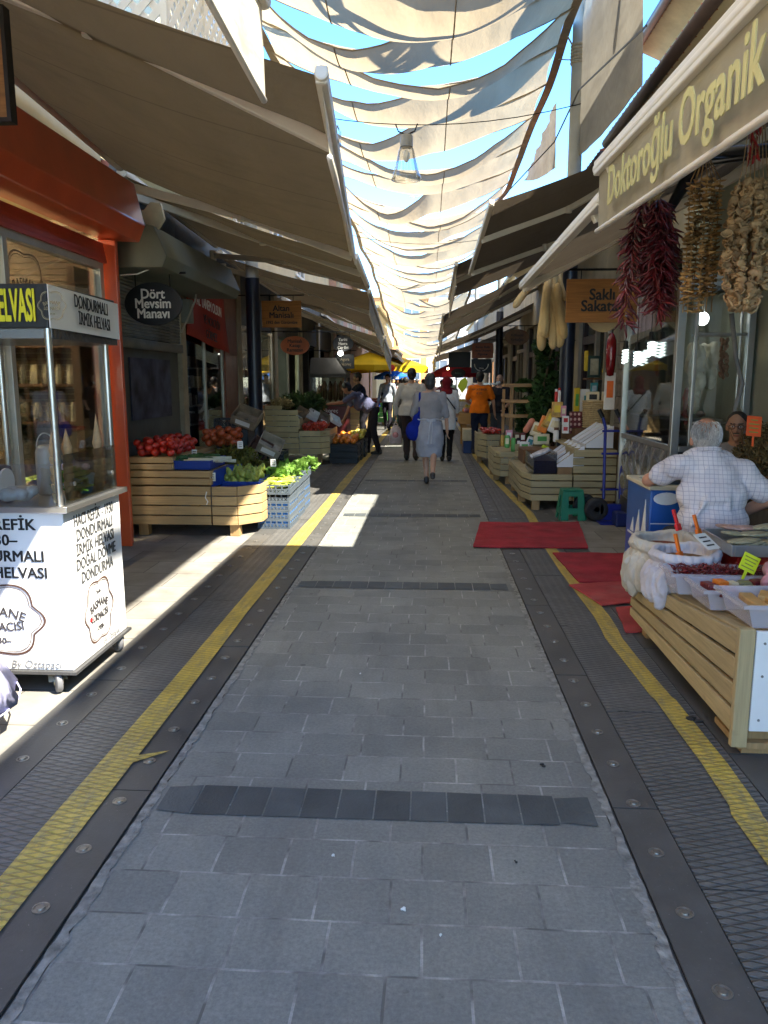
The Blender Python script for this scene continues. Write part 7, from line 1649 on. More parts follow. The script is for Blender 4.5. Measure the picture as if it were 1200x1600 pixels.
# ================================================================ people
def skin(name, col): return M(name, col, .55, .08, 10, .08, 60, spec=.35)
mSK = skin('skin_warm', (.42, .22, .13)); mSKL = skin('skin_light', (.52, .30, .20)); mSKD = skin('skin_tan', (.30, .15, .085))
def cloth(name, col, var=.12, bump=.6):
    if name in MATS: return MATS[name]
    m, n, l = nodes(name); vec = coords(n, l)
    f = ramp(n, l, noise(n, l, vec, 7, 4), .3, .7); c = mixc(n, l, f, tuple(x*(1-var) for x in col), tuple(min(1, x*(1+var)) for x in col))
    h = noise(n, l, coords(n, l, (1, 1, .45)), 9, 3, .5)
    MATS[name] = finish(m, n, l, c, .85, bumpn(n, l, h, bump, .035), spec=.15); return MATS[name]
mHAIRK = M('black_hair', (.012, .010, .009), .5, .3, 30, .6, 70, stretch=(1, 1, .3)); mHAIRG = M('dark_grey_hair', (.045, .043, .042), .55, .5, 40, .6, 70, stretch=(1, 1, .3))
mSHOE = M('dark_shoe', (.02, .018, .016), .5); mSHOEB = M('brown_shoe', (.05, .03, .02), .5)
def hand(b, wr, d, side, s=1.0, curl=.5):
    """palm, four bent fingers of unequal length and a thumb leaving the side of the palm"""
    wr, d = V(wr), V(d).normalized(); sd = V(side); sd = (sd-d*sd.dot(d)).normalized(); pn = d.cross(sd)
    c = wr+d*.045*s
    b.cap(wr, wr+d*.03*s, .024*s, .028*s, 8)
    for k in (-.022, -.007, .008, .023): b.cap(wr+d*.025*s+sd*k*.7*s, wr+d*.085*s+sd*k*s, .014*s, .0125*s, 7)
    for k, L in ((-.026, .060), (-.009, .075), (.009, .080), (.026, .070)):
        p = wr+d*.088*s+sd*k*s; e = (d+pn*curl*.6).normalized(); p2 = p+e*L*.55*s; e2 = (d+pn*curl*1.6).normalized(); b.chain([p, p2, p2+e2*L*.5*s], [.0098*s, .0092*s, .0078*s], 7)
    p = wr+d*.03*s+sd*.03*s; b.chain([p, p+(d*.6+sd*.7+pn*.2).normalized()*.035*s, p+(d*.6+sd*.7+pn*.2).normalized()*.035*s+(d+pn*.4).normalized()*.032*s], [.013*s, .0115*s, .0095*s], 7)
CLOTHES = ('shirt', 'blouse', 'coat', 'jacket', 'trousers', 'dress_skirt', 'dress_top')
CR = {}
def crease(o, strength, size):
    if size not in CR:
        tx = bpy.data.textures.new('cloth_folds', 'CLOUDS'); tx.noise_scale = size; tx.noise_depth = 2; CR[size] = tx
    d = o.modifiers.new('folds', 'DISPLACE'); d.texture = CR[size]; d.strength = strength; d.mid_level = .5; d.texture_coords = 'GLOBAL'
def person(label, loc, rz, H=1.70, girth=1.0, lean=(0, 0), legs=((0, 0, 0), (0, 0, 0)), arms=None, skinm=None, hair='short', hairm=None, top=None, topm=None, sleeve='short', bottom='trousers', botm=None, shoem=None, head_turn=0, head_tilt=(0, 0), vox=.012, top_len=0, untuck=.0, group=None, face=True, knee=None, seated=False, hem=None):
    """local frame: faces +Y, feet at z = 0; legs / arms hold joint targets"""
    s = H/1.70; g = girth
    t = thing('person', label, 'person', loc, 0, group)
    hip_z = .92*s if not seated else .50*s
    lx, ly = lean                     # shift of the shoulders relative to the hips
    P = {}
    P['pel'] = V((0, 0, hip_z)); P['che'] = V((lx*.7, ly*.7, hip_z+.32*s*math.sqrt(max(.05, 1-(ly/(.5*s))**2*.9)))); P['nek'] = V((lx, ly, hip_z+.53*s*math.sqrt(max(.04, 1-(ly/(.56*s))**2*.98))))
    up = (P['nek']-P['pel']).normalized()
    hd = (up*.6+V((head_tilt[0], head_tilt[1], .55))).normalized(); P['hea'] = P['nek']+hd*.155*s
    sh = .185*s*(.92+.08*g)
    S = {-1: P['nek']+V((-sh, 0, 0))-up*.055*s, 1: P['nek']+V((sh, 0, 0))-up*.055*s}
    A = arms or {-1: ((-.06, .00, -.28), (-.01, .06, -.25)), 1: ((.06, .00, -.28), (.01, .06, -.25))}
    E_, W_ = {}, {}
    for k in (-1, 1): E_[k] = S[k]+V(A[k][0])*s; W_[k] = E_[k]+V(A[k][1])*s
    Hp = {-1: P['pel']+V((-.085*s*g**.3, 0, -.02*s)), 1: P['pel']+V((.085*s*g**.3, 0, -.02*s))}
    K, An = {}, {}
    for i, k in enumerate((-1, 1)):
        fx, fy, fz = legs[i]          # foot offset
        An[k] = V((k*.085*s+fx, fy, .085*s+fz))
        mid = (Hp[k]+An[k])/2
        d = An[k]-Hp[k]; L = .83*s; bend = math.sqrt(max(0, (L/2)**2-(d.length/2)**2)) if d.length < L else 0
        K[k] = (V(knee[i])*s if knee else mid+V((0, bend*.9+.012, .03*s)))
    Mx = Matrix.Rotation(rz, 3, 'Z')
    def B(): return MB()
    def put(b, name, mat, **k):
        b.v = [tuple(Mx @ V(v)) for v in b.v]; o = b.build(name, mat, k.pop('parent', t), world=False, **k)
        if name in CLOTHES: crease(o, .035, .13)
        return o
    b = B()
    # body: torso, neck, head with face, limbs, hands
    b.ell(P['che'], (.155*s*g, .105*s*g, .20*s)); b.ell(P['pel'].lerp(P['che'], .4), (.135*s*g, .10*s*g, .16*s)); b.ell(P['pel'], (.15*s*g, .11*s*g, .12*s))
    b.chain([P['nek']-up*.06*s, P['nek']+hd*.07*s], [.062*s, .054*s]); b.chain([S[-1], P['nek']-up*.03*s, S[1]], [.052*s, .07*s, .052*s])
    hr = Matrix.Rotation(head_turn, 3, 'Z'); hx = lambda x, y, z: P['hea']+hr @ V((x*s, y*s, z*s))+V((head_tilt[0]*z*s, head_tilt[1]*z*s, 0))
    b.ell(hx(0, -.008, .025), (.075*s, .092*s, .095*s), 14, 10); b.ell(hx(0, .022, -.045), (.056*s, .066*s, .068*s), 12, 8)
    if face:
        b.chain([hx(0, .083, .01), hx(0, .104, -.026)], [.010*s, .015*s], 8); b.ell(hx(0, .078, -.062), (.024*s, .014*s, .010*s), 8, 6); b.ell(hx(0, .066, -.10), (.022*s, .016*s, .016*s), 8, 6); b.ell(hx(0, .076, .028), (.052*s, .014*s, .010*s), 8, 6)
    for k in (-1, 1): b.ell(hx(k*.077, -.006, -.005), (.011*s, .022*s, .032*s), 8, 6)
    for k in (-1, 1):
        b.chain([S[k], E_[k], W_[k]], [.047*s*g**.5, .038*s, .027*s]); hand(b, W_[k], W_[k]-E_[k], V((0, 1, 0)) if abs((W_[k]-E_[k]).normalized().y) < .7 else V((k, 0, 0)), s)
        b.chain([Hp[k], K[k], K[k].lerp(An[k], .35), An[k]], [.082*s*g**.7, .054*s, .054*s, .036*s]); b.cap(An[k]+V((0, -.03*s, -.05*s)), An[k]+V((0, .13*s, -.062*s)), .032*s, .024*s)
    put(b, 'body', skinm or mSK, remesh=vox, sm=4)
    if face:
        for k in (-1, 1):
            q = B(); q.ell(hx(k*.030, .076, .006), (.013*s, .008*s, .007*s), 8, 6); put(q, 'eye', M('eye_white', (.7, .68, .64), .3))
            q = B(); q.ell(hx(k*.030, .083, .006), (.006*s, .003*s, .006*s), 8, 6); put(q, 'pupil', mBLK)
            q = B(); q.cap(hx(k*.014, .084, .028), hx(k*.046, .074, .030), .005*s, .004*s, 6); put(q, 'eyebrow', mHAIRK)
        q = B(); q.ell(hx(0, .088, -.064), (.022*s, .007*s, .006*s), 8, 6); put(q, 'lips', M('lip_rose', (.36, .12, .09), .5))
    # hair
    if hair in ('short', 'bob', 'fringe'):
        q = B(); q.ell(hx(0, -.022, .045), (.086*s, .098*s, .094*s), 16, 10)
        if hair == 'bob': q.ell(hx(0, -.045, -.02), (.088*s, .075*s, .085*s), 14, 9); q.ell(hx(0, -.05, -.07), (.062*s, .045*s, .05*s), 12, 8)
        else: q.ell(hx(0, -.055, -.015), (.072*s, .048*s, .075*s), 12, 8)
        for k in range(90):
            a, e = rnd(2.6, 6.8), rnd(-.5, 1.4); c = hx(.084*math.cos(a)*math.cos(e), -.022+.096*math.sin(a)*math.cos(e), .045+.09*math.sin(e)); q.ell(c, (.012*s, .012*s, .016*s), 6, 4)
        put(q, 'hair', hairm or mHAIRK, remesh=.012, sm=2)
    elif hair == 'scarf':
        q = B(); q.ell(hx(0, -.015, .03), (.095*s, .112*s, .112*s), 16, 10); q.ell(hx(0, -.02, -.08), (.085*s, .09*s, .10*s)); q.ell(P['nek']-up*.03*s+V((0, -.02, 0)), (.15*s, .10*s, .085*s)); put(q, 'headscarf', hairm, remesh=.014, sm=4)
    # clothes
    if top:
        q = B(); e = .018*s
        q.ell(P['che'], (.158*s*g+e, .108*s*g+e, .205*s)); q.ell(P['pel'].lerp(P['che'], .45), (.14*s*g+e*1.3, .105*s*g+e*1.3, .17*s)); q.ell(P['pel']+up*.06*s, (.152*s*g+e, .112*s*g+e, .13*s))
        q.chain([S[-1], P['nek']-up*.045*s, S[1]], [.064*s, .078*s, .064*s])
        for k in (-1, 1):
            if sleeve == 'short': q.cap(S[k], S[k].lerp(E_[k], .72), .066*s*g**.5, .064*s*g**.4)
            elif sleeve == 'long': q.chain([S[k], E_[k], E_[k].lerp(W_[k], .92)], [.064*s*g**.5, .052*s, .042*s])
            elif sleeve == 'elbow': q.chain([S[k], E_[k]+(W_[k]-E_[k])*.1], [.066*s*g**.5, .058*s])
        if untuck:
            z0 = hip_z-untuck*s
            q.lathe([(.10*s, P['che'].z-.05*s), (.165*s*g+e, P['pel'].z+.12*s), (.172*s*g+e, P['pel'].z), (.18*s*g+e, z0), (.14*s*g, z0+.01)], (0, 0, 0), 20, 'Z', 1, .78)
        put(q, top, topm, remesh=vox*1.15, sm=5)
    if bottom == 'trousers':
        q = B(); q.ell(P['pel']-V((0, 0, .01)), (.158*s*g, .12*s*g, .12*s))
        for k in (-1, 1): q.chain([Hp[k], K[k], An[k]+V((0, -.005, -.015*s))], [.096*s*g**.7, .072*s*g**.3, .058*s])
        put(q, 'trousers', botm, remesh=vox*1.15, sm=4)
    if bottom == 'skirt':
        q = B(); h_ = hem*s
        q.lathe([(.12*s*g, P['pel'].z+.16*s), (.165*s*g, P['pel'].z+.05*s), (.19*s*g, P['pel'].z-.12*s), (.185*s*g, (h_+hip_z)/2-.05*s), (.16*s*g, h_+.03), (.15*s*g, h_), (.11*s*g, h_+.02)], (0, 0, 0), 26, 'Z', 1, .82); put(q, 'dress_skirt', botm or topm, remesh=vox*1.15, sm=5)
    if shoem is not False:
        for k in (-1, 1):
            q = B(); a = An[k]; q.cap(a+V((0, -.035*s, -.045*s)), a+V((0, .14*s, -.055*s)), .042*s, .034*s, 10); q.cap(a+V((0, -.03*s, -.01*s)), a+V((0, .03*s, -.03*s)), .046*s, .04*s, 10); put(q, 'shoe', shoem or mSHOE, remesh=.012, sm=2)
    t['_'] = 0; del t['_']
    J = {k: Mx @ v+V(loc) for k, v in P.items()}; J['S'] = {k: Mx @ v+V(loc) for k, v in S.items()}; J['W'] = {k: Mx @ v+V(loc) for k, v in W_.items()}; J['E'] = {k: Mx @ v+V(loc) for k, v in E_.items()}; J['hx'] = lambda x, y, z: Mx @ hx(x, y, z)+V(loc)
    return t, J
# woman in grey dress and apron, blue bag on the left shoulder, mid-stride
mDRESS = cloth('grey_dress', (.30, .29, .30)); mAPR = cloth('apron_grey', (.36, .37, .42))
wx, wy = 0.02, 11.75
t, J = person('woman walking away in a grey dress and tied apron with a blue shoulder bag', (wx, wy, 0), 0, 1.62, 1.22, (0, .02), ((.04, -.02, 0), (-.03, -.32, .10)), {-1: ((-.08, .02, -.28), (.03, .10, -.20)), 1: ((.07, -.02, -.28), (.02, .05, -.26))}, mSKL, 'bob', mHAIRG, 'blouse', mDRESS, 'elbow', 'skirt', mAPR, M('dark_sandal', (.05, .045, .045), .5), hem=.42, vox=.011, face=True)
q = MB(); zc = .98
q.tube([(wx+.215*math.cos(a*.2618), wy+.165*math.sin(a*.2618), zc+.008*math.sin(a*2)) for a in range(25)], .011, 6)
for s_ in (-1, 1): q.ell((wx+.02+s_*.035, wy-.165, zc-.02), (.035, .012, .02), 8, 6); q.tube([(wx+.02+s_*.01, wy-.168, zc-.01), (wx+.02+s_*.02, wy-.18, zc-.14), (wx+.0+s_*.025, wy-.185, zc-.36)], .011, 6)
o = q.build('apron_string', cloth('apron_tie', (.46, .48, .54)), t)
bgt = thing('shoulder_bag', 'bright blue cloth bag hanging from the shoulder of the woman in grey', 'bag', (wx-.25, wy-.05, .8))
mBAGB = cloth('royal_blue', (.008, .022, .26), .2, .8)
q = MB(); bx, by = wx-.25, wy-.05; q.ell((bx, by, .80), (.115, .08, .15), 14, 10); q.ell((bx+.05, by, .92), (.07, .06, .14)); q.cap((bx+.04, by, .95), (bx+.10, by, 1.10), .05, .022); q.cap((bx+.10, by, 1.10), (wx-.155, by, 1.36), .024, .018); q.cap((wx-.155, by, 1.36), (wx-.15, by+.06, 1.375), .018, .016); q.cap((wx-.15, by+.10, 1.36), (bx+.09, by+.05, 1.06), .016, .022); q.build('cloth', mBAGB, bgt, remesh=.012, sm=3)
# man with light shirt and plastic bag
mx, my = -.33, 15.1
t, J = person('broad man walking away in a loose light grey shirt carrying a plastic bag', (mx, my, 0), .05, 1.75, 1.30, (0, .02), ((0, .12, 0), (0, -.14, .02)), {-1: ((-.11, .0, -.28), (-.0, .06, -.26)), 1: ((.09, .0, -.28), (.0, .05, -.26))}, mSK, 'short', mHAIRK, 'shirt', cloth('light_shirt', (.52, .49, .45)), 'long', 'trousers', cloth('dark_trouser', (.055, .04, .04)), untuck=.06, vox=.012)
pbg = thing('carrier_bag', 'thin white and pink plastic carrier bag held by the man in the light shirt', 'bag', J['W'][-1])
w_ = J['W'][-1]+V((0, .01, -.1)); q = MB(); q.tube([w_+V((-.0, -.02, .01)), w_+V((-.04, -.02, -.10))], .010, 6); q.tube([w_+V((.0, .02, .01)), w_+V((.04, .02, -.10))], .010, 6); q.lathe([(.03, -.09), (.10, -.16), (.12, -.30), (.125, -.42), (.10, -.45), (0, -.455)], w_, 18, 'Z', 1, .6); q.build('film', M('bag_film', (.70, .60, .60), .35, .25, 9, .7, 14, trl=.35), pbg, smooth=True)
q = MB(); q.ell(w_+V((0, -.062, -.28)), (.06, .02, .06)); q.build('pink_print', M('pink_print', (.6, .25, .25), .5), pbg, smooth=True)
# woman with red headscarf and white coat
hx_, hy_ = .34, 14.95
mHJ = cloth('maroon_scarf', (.17, .012, .018), .2); mCOAT = cloth('white_coat', (.74, .73, .72))
t, J = person('woman in a dark red headscarf and white coat walking away', (hx_, hy_, 0), -.05, 1.60, 1.08, (0, .01), ((.01, .10, 0), (-.01, -.12, .02)), {-1: ((-.05, .05, -.27), (.02, .14, -.15)), 1: ((.05, .05, -.27), (-.02, .15, -.12))}, mSKL, 'scarf', mHJ, 'coat', mCOAT, 'long', 'trousers', cloth('black_trouser', (.012, .012, .014)), untuck=.26, vox=.012)
q = MB(); q.tube([J['S'][-1]+V((.05, -.12, .07)), J['che']+V((.02, -.155, .05)), J['pel']+V((.17, -.10, .15))], .012, 6); q.build('strap', mBLK, t)
# man in orange shirt
mORS = cloth('orange_shirt', (.72, .155, .008), .12)
t, J = person('man in a bright orange t-shirt with his back turned', (1.08, 16.55, 0), -.12, 1.70, 1.12, (0, .03), ((-.02, .02, 0), (.04, .0, 0)), {-1: ((-.09, .06, -.26), (.06, .18, -.06)), 1: ((.10, .0, -.27), (.03, .06, -.25))}, mSK, 'short', mHAIRK, 'shirt', mORS, 'short', 'trousers', cloth('navy_jeans', (.018, .022, .04)), untuck=.05, vox=.012)
u_ = V((math.cos(-.12), math.sin(-.12), 0)); n_ = V((-u_.y, u_.x, 0))
text('HAYAT BALIK', M('dark_print', (.09, .03, .01), .6), J['che']+V((0, 0, .13))-n_*.165, u_, (0, 0, 1), .062, t, .01, .85, .004)
text('0 232', M('dark_print', (.09, .03, .01), .6), J['che']+V((0, 0, .05))-n_*.165, u_, (0, 0, 1), .062, t, .01, .85, .004)
# bald man in dark clothes and mask
t, J = person('older man in dark clothes with a face mask beside the orange shirt man', (1.52, 16.9, 0), 2.7, 1.66, 1.15, (0, .0), ((0, .03, 0), (0, -.02, 0)), {-1: ((-.07, .04, -.27), (.05, .16, -.12)), 1: ((.07, .02, -.28), (.0, .06, -.25))}, mSKL, 'none', None, 'jacket', cloth('dark_jacket', (.028, .026, .030)), 'short', 'trousers', cloth('grey_trouser', (.06, .065, .07)), untuck=.04, vox=.013)
q = MB(); q.ell(J['hx'](0, .07, -.06), (.05, .05, .04), 10, 8); q.build('face_mask', M('mask_white', (.6, .66, .68), .7), t, smooth=True)
# man bending over the black crates
t, J = person('man in a dark blue t-shirt bending over the fruit crates', (-1.16, 16.5, 0), 1.62, 1.76, 1.05, (0, .47), ((-.05, -.10, 0), (.04, .16, 0)), {-1: ((.02, .24, -.14), (.02, .26, -.03)), 1: ((.0, .12, -.26), (.0, .10, -.24))}, mSKD, 'short', mHAIRK, 'shirt', cloth('dark_blue_shirt', (.075, .080, .135)), 'short', 'trousers', cloth('black_jeans', (.016, .015, .02)), head_tilt=(0, .45), vox=.012)
t, J = person('man in dark clothes reaching across behind the bending man', (-1.55, 19.0, 0), 1.9, 1.74, 1.15, (0, .18), ((0, .05, 0), (0, -.05, 0)), {-1: ((-.04, .20, -.18), (.0, .22, -.05)), 1: ((.04, .16, -.2), (.0, .2, -.06))}, mSKD, 'short', mHAIRK, 'shirt', cloth('black_shirt', (.014, .014, .022)), 'short', 'trousers', cloth('black_jeans', (.016, .015, .02)), vox=.013)
q = MB(); q.tube([J['S'][-1]+V((0, 0, .02)), J['che']+V((-.02, -.14, 0)), J['pel']+V((.05, -.12, .1))], .022, 6)
# people coming toward us farther on
mSTR = cloth('grey_stripe', (.33, .36, .40), .3)
t, J = person('young man walking toward us in an open striped overshirt', (-1.30, 24.6, 0), 3.0, 1.72, .95, (0, 0), ((0, .16, 0), (0, -.18, .03)), {-1: ((-.09, .02, -.27), (-.03, .10, -.23)), 1: ((.07, .0, -.28), (.02, .10, -.24))}, mSKL, 'short', mHAIRK, 'shirt', mSTR, 'long', 'trousers', cloth('black_jeans', (.016, .015, .02)), untuck=.05, vox=.014)
q = MB(); q.prism([(-.02, 0), (.08, .02), (.06, .16), (-.03, .14)], 'Y', 0, .05); q.v = [(x+J['W'][1].x-.02, y+J['W'][1].y-.03, z+J['W'][1].z-.16) for x, y, z in q.v]; o = q.build('blue_pouch', mBLUE, None, bevel=.006); tag(o, 'blue pouch in the hand of the striped overshirt man', 'pouch')
t, J = person('man in a white shirt and jeans walking toward us behind the striped overshirt', (-1.18, 28.5, 0), 3.1, 1.72, 1.0, (0, 0), ((0, .12, 0), (0, -.12, .02)), None, mSKL, 'short', mHAIRK, 'shirt', cloth('white_shirt', (.62, .62, .64)), 'short', 'trousers', cloth('blue_jeans', (.06, .10, .18)), untuck=.05, vox=.016)
for (x, y, rz, lb_, cm_, bm_, hm_) in ((-1.62, 31, 3.2, 'distant person in dark clothes under the blue parasol', (.03, .03, .04), (.05, .05, .07), mHAIRK), (-.62, 21, .1, 'dark haired person ahead of the light shirt man', (.10, .09, .09), (.03, .03, .04), mHAIRK), (.42, 19.5, .2, 'person in dark red walking ahead of the red headscarf', (.12, .02, .03), (.03, .03, .04), mHAIRK), (.62, 22.5, .1, 'person in olive grey beyond the red headscarf', (.22, .22, .18), (.05, .05, .06), mHAIRG), (.15, 26, 3.0, 'distant person in pale pink in the middle of the lane', (.5, .34, .32), (.06, .06, .08), mHAIRK), (-.5, 33, .0, 'distant person in white far along the lane', (.6, .6, .6), (.06, .07, .1), mHAIRG), (-.9, 26.5, .1, 'distant person in grey stripes left of the lane middle', (.3, .32, .34), (.08, .08, .1), mHAIRK), (-.2, 29, .05, 'distant person in brown far along the lane', (.22, .14, .09), (.04, .04, .05), mHAIRK), (.5, 30, 3.1, 'distant person in pale blue far along the lane', (.35, .45, .55), (.06, .07, .1), mHAIRK), (-.85, 36, 3.1, 'distant person in beige near the far end of the lane', (.5, .42, .3), (.1, .08, .06), mHAIRK), (.1, 38, .1, 'distant person in black near the far end of the lane', (.03, .03, .03), (.05, .05, .05), mHAIRK), (-1.25, 34, .2, 'distant person in pale green beside the blue parasol', (.35, .45, .3), (.08, .08, .1), mHAIRK), (.95, 34, 3.1, 'distant person in blue far along the right', (.10, .16, .3), (.05, .05, .05), mHAIRK)):
    person(lb_, (x, y, 0), rz, rnd(1.54, 1.64), 1.05, (0, 0), ((0, .1, 0), (0, -.1, .02)), None, mSK, 'short', hm_, 'shirt', cloth('top_'+str(int(y)), cm_), 'long', 'trousers', cloth('bot_'+str(int(y)), bm_), untuck=.05, vox=.018, face=False)
# old man in a checked shirt sitting behind the spice stall
def plaid():
    m, n, l = nodes('checked_shirt'); vec = coords(n, l); s_ = n.new('ShaderNodeSeparateXYZ')
    wv = n.new('ShaderNodeTexNoise'); wv.inputs['Scale'].default_value = 5; l.new(vec, wv.inputs['Vector']); v2 = n.new('ShaderNodeVectorMath'); v2.operation = 'SCALE'; v2.inputs[3].default_value = .022; l.new(wv.outputs[1], v2.inputs[0])
    v3 = n.new('ShaderNodeVectorMath'); v3.operation = 'ADD'; l.new(vec, v3.inputs[0]); l.new(v2.outputs[0], v3.inputs[1]); l.new(v3.outputs[0], s_.inputs[0])
    def line(o, k, off, w_): return mth(n, l, 'LESS_THAN', mth(n, l, 'ABSOLUTE', mth(n, l, 'SUBTRACT', mth(n, l, 'FRACT', mth(n, l, 'MULTIPLY_ADD', o, k, off)), .5)), w_)
    a = mth(n, l, 'MAXIMUM', line(s_.outputs[0], 37, 0, .055), line(s_.outputs[2], 37, .2, .055))
    b_ = mth(n, l, 'MAXIMUM', line(s_.outputs[0], 18.5, .25, .03), line(s_.outputs[2], 18.5, .4, .03))
    f = ramp(n, l, noise(n, l, vec, 6, 4), .3, .7); c = mixc(n, l, f, (.60, .57, .62), (.72, .70, .74))
    c = mixc(n, l, mth(n, l, 'MULTIPLY', a, .50), c, (.25, .25, .38)); c = mixc(n, l, mth(n, l, 'MULTIPLY', b_, .3), c, (.22, .22, .34))
    h = noise(n, l, coords(n, l, (1, 1, .6)), 7, 3, .5); return finish(m, n, l, c, .85, bumpn(n, l, h, .8, .04), spec=.15)
ox, oy = 1.83, 4.98
st_ = thing('low_stool', 'low wooden seat under the old man', 'stool', (ox, oy, 0))
MB().bb(ox-.19, ox+.19, oy-.16, oy+.18, .36, .40).build('seat', mDKWOOD, st_, bevel=.006)
for (a, c_) in ((-.15, -.12), (.15, -.12), (-.15, .14), (.15, .14)): MB().bb(ox+a-.02, ox+a+.02, oy+c_-.02, oy+c_+.02, 0, .36).build('leg', mDKWOOD, st_)
t = thing('person', 'old man with thinning grey hair in a checked white shirt seated facing away', 'person', (ox, oy, 0))
b = MB(); HZ = 1.20; hcx = 1.772; hy0 = 5.03
def bw(x, y, z): return (x, y, z)
torso = [((ox+.01, oy, .50), (.205, .15, .15)), ((ox, oy, .66), (.215, .15, .16)), ((ox-.005, oy+.02, .82), (.215, .14, .16)), ((ox-.01, oy+.04, .95), (.185, .115, .11))]
for c, r_ in torso: b.ell(c, tuple(x*.88 for x in r_))
SL, SR = V((1.615, 5.02, 1.015)), V((2.005, 5.02, .985)); NK = V((1.79, 5.02, 1.045))
EL, WL = V((1.475, 5.20, .895)), V((1.62, 5.62, .865)); ER, WR = V((2.165, 4.98, .80)), V((2.02, 5.20, .64))
b.chain([SL+V((.02, .01, -.02)), NK+V((0, .015, -.03)), SR+V((-.02, .01, -.02))], [.045, .062, .045]); b.cap(NK+V((0, .012, -.03)), (hcx+.005, hy0, HZ-.09), .066, .060)
b.ell((hcx, hy0+.005, HZ+.012), (.086, .102, .105), 18, 12); b.ell((hcx, hy0+.04, HZ-.055), (.066, .07, .075), 14, 9)
for k in (-1, 1): b.ell((hcx+k*.088, hy0+.01, HZ-.03), (.012, .026, .036), 9, 7)
b.chain([(hcx, hy0+.10, HZ+.0), (hcx, hy0+.125, HZ-.035)], [.011, .017]); b.ell((hcx, hy0+.098, HZ-.075), (.025, .014, .011)); b.ell((hcx, hy0+.09, HZ-.11), (.026, .02, .02))
b.chain([SL, EL, WL], [.056, .047, .031]); hand(b, WL, WL-EL, (1, 0, 0), 1.0, .4); b.chain([SR, ER, WR], [.056, .046, .031]); hand(b, WR, WR-ER, (0, 1, 0), 1.0, .5)
for k in (-1, 1):
    kn, an = V((ox+k*.13, oy+.40, .48)), V((ox+k*.12, oy+.36, .09)); b.chain([(ox+k*.10, oy+.02, .47), kn, an], [.09, .062, .042]); b.cap(an+V((0, -.03, -.05)), an+V((0, .13, -.06)), .033, .026)
b.build('body', skin('skin_rosy', (.46, .235, .155)), t, remesh=.009, sm=3)
q = MB()
for c, r_ in torso: q.ell(c, (r_[0]+.012, r_[1]+.015, r_[2]+.012), 18, 12)
q.chain([SL+V((0, 0, -.01)), NK+V((0, 0, -.025)), SR+V((0, 0, -.01))], [.078, .092, .078]); q.chain([(1.70, 5.0, 1.02), (1.79, 4.99, 1.06), (1.89, 5.0, 1.01)], [.06, .055, .06])
q.cap(SL, SL.lerp(EL, .62), .080, .076); q.cap(SR, SR.lerp(ER, .68), .082, .080); q.chain([(1.70, 5.03, 1.05), (1.79, 5.02, 1.075), (1.885, 5.03, 1.04)], [.075, .078, .075])
for k in range(7): a = rnd(0, 3.14); q.cap((ox+rnd(-.2, .2), oy-.135+rnd(0, .01), rnd(.55, .85)), (ox+rnd(-.2, .2), oy-.13, rnd(.5, .85)), .016, .012, 7)
crease(q.build('shirt', plaid(), t, remesh=.010, sm=6), .030, .11)
q = MB()
q.tube([(hcx+.006+.073*math.cos(R(k_)), hy0-.012+.070*math.sin(R(k_)), 1.118-.012*math.sin(R(k_))) for k_ in range(-200, 25, 15)], .017, 8); q.build('collar', plaid(), t, remesh=.008, sm=3)
q = MB(); q.ell((ox, oy+.02, .46), (.20, .16, .11))
for k in (-1, 1): kn, an = V((ox+k*.13, oy+.40, .48)), V((ox+k*.12, oy+.36, .12)); q.chain([(ox+k*.10, oy+.02, .47), kn, an], [.105, .078, .062])
q.build('trousers', cloth('grey_trouser', (.06, .065, .07)), t, remesh=.013, sm=4)
for k in (-1, 1):
    an = V((ox+k*.12, oy+.36, .09)); q = MB(); q.cap(an+V((0, -.03, -.045)), an+V((0, .14, -.052)), .045, .036); q.build('shoe', mSHOEB, t, remesh=.011, sm=2)
# white hair: a ring of short strands round a bald crown
mHW = M('white_hair', (.56, .54, .52), .55, .25, 60, .4, 120, stretch=(1, 1, .25), island=.25)
q = MB(); HC = V((hcx, hy0+.005, HZ+.012))
for k in range(2600):
    a = rnd(2.75, 6.67); e = rnd(-.62, 1.02); 
    thin = 1.0 if e < .52 else (1.02-e)/.5*.55
    if rnd(0, 1) > thin: continue
    n_ = V((math.cos(a)*math.cos(e), math.sin(a)*math.cos(e), math.sin(e))); p = HC+V((n_.x*.087, n_.y*.103, n_.z*.106))
    d = (V((n_.x*.35, n_.y*.35, -1))+V((rnd(-.25, .25), rnd(-.25, .25), 0))).normalized(); d = (d-n_*d.dot(n_)*.8).normalized()
    w2 = d.cross(n_).normalized()*.0022; L = rnd(.018, .032)
    q.add([p-w2, p+w2, p+d*L*.6+n_*.007+w2*.8, p+d*L+n_*.004, p+d*L*.6+n_*.007-w2*.8], [(0, 1, 2, 3, 4)])
q.build('hair', mHW, t)
q = MB(); q.ell(HC+V((0, -.008, -.022)), (.0885, .1015, .092), 18, 12); q.v = [v for v in q.v]; q.build('hair_base', M('grey_hair_base', (.40, .37, .34), .7, .25, 40, .5, 90), t, remesh=.009, sm=2)
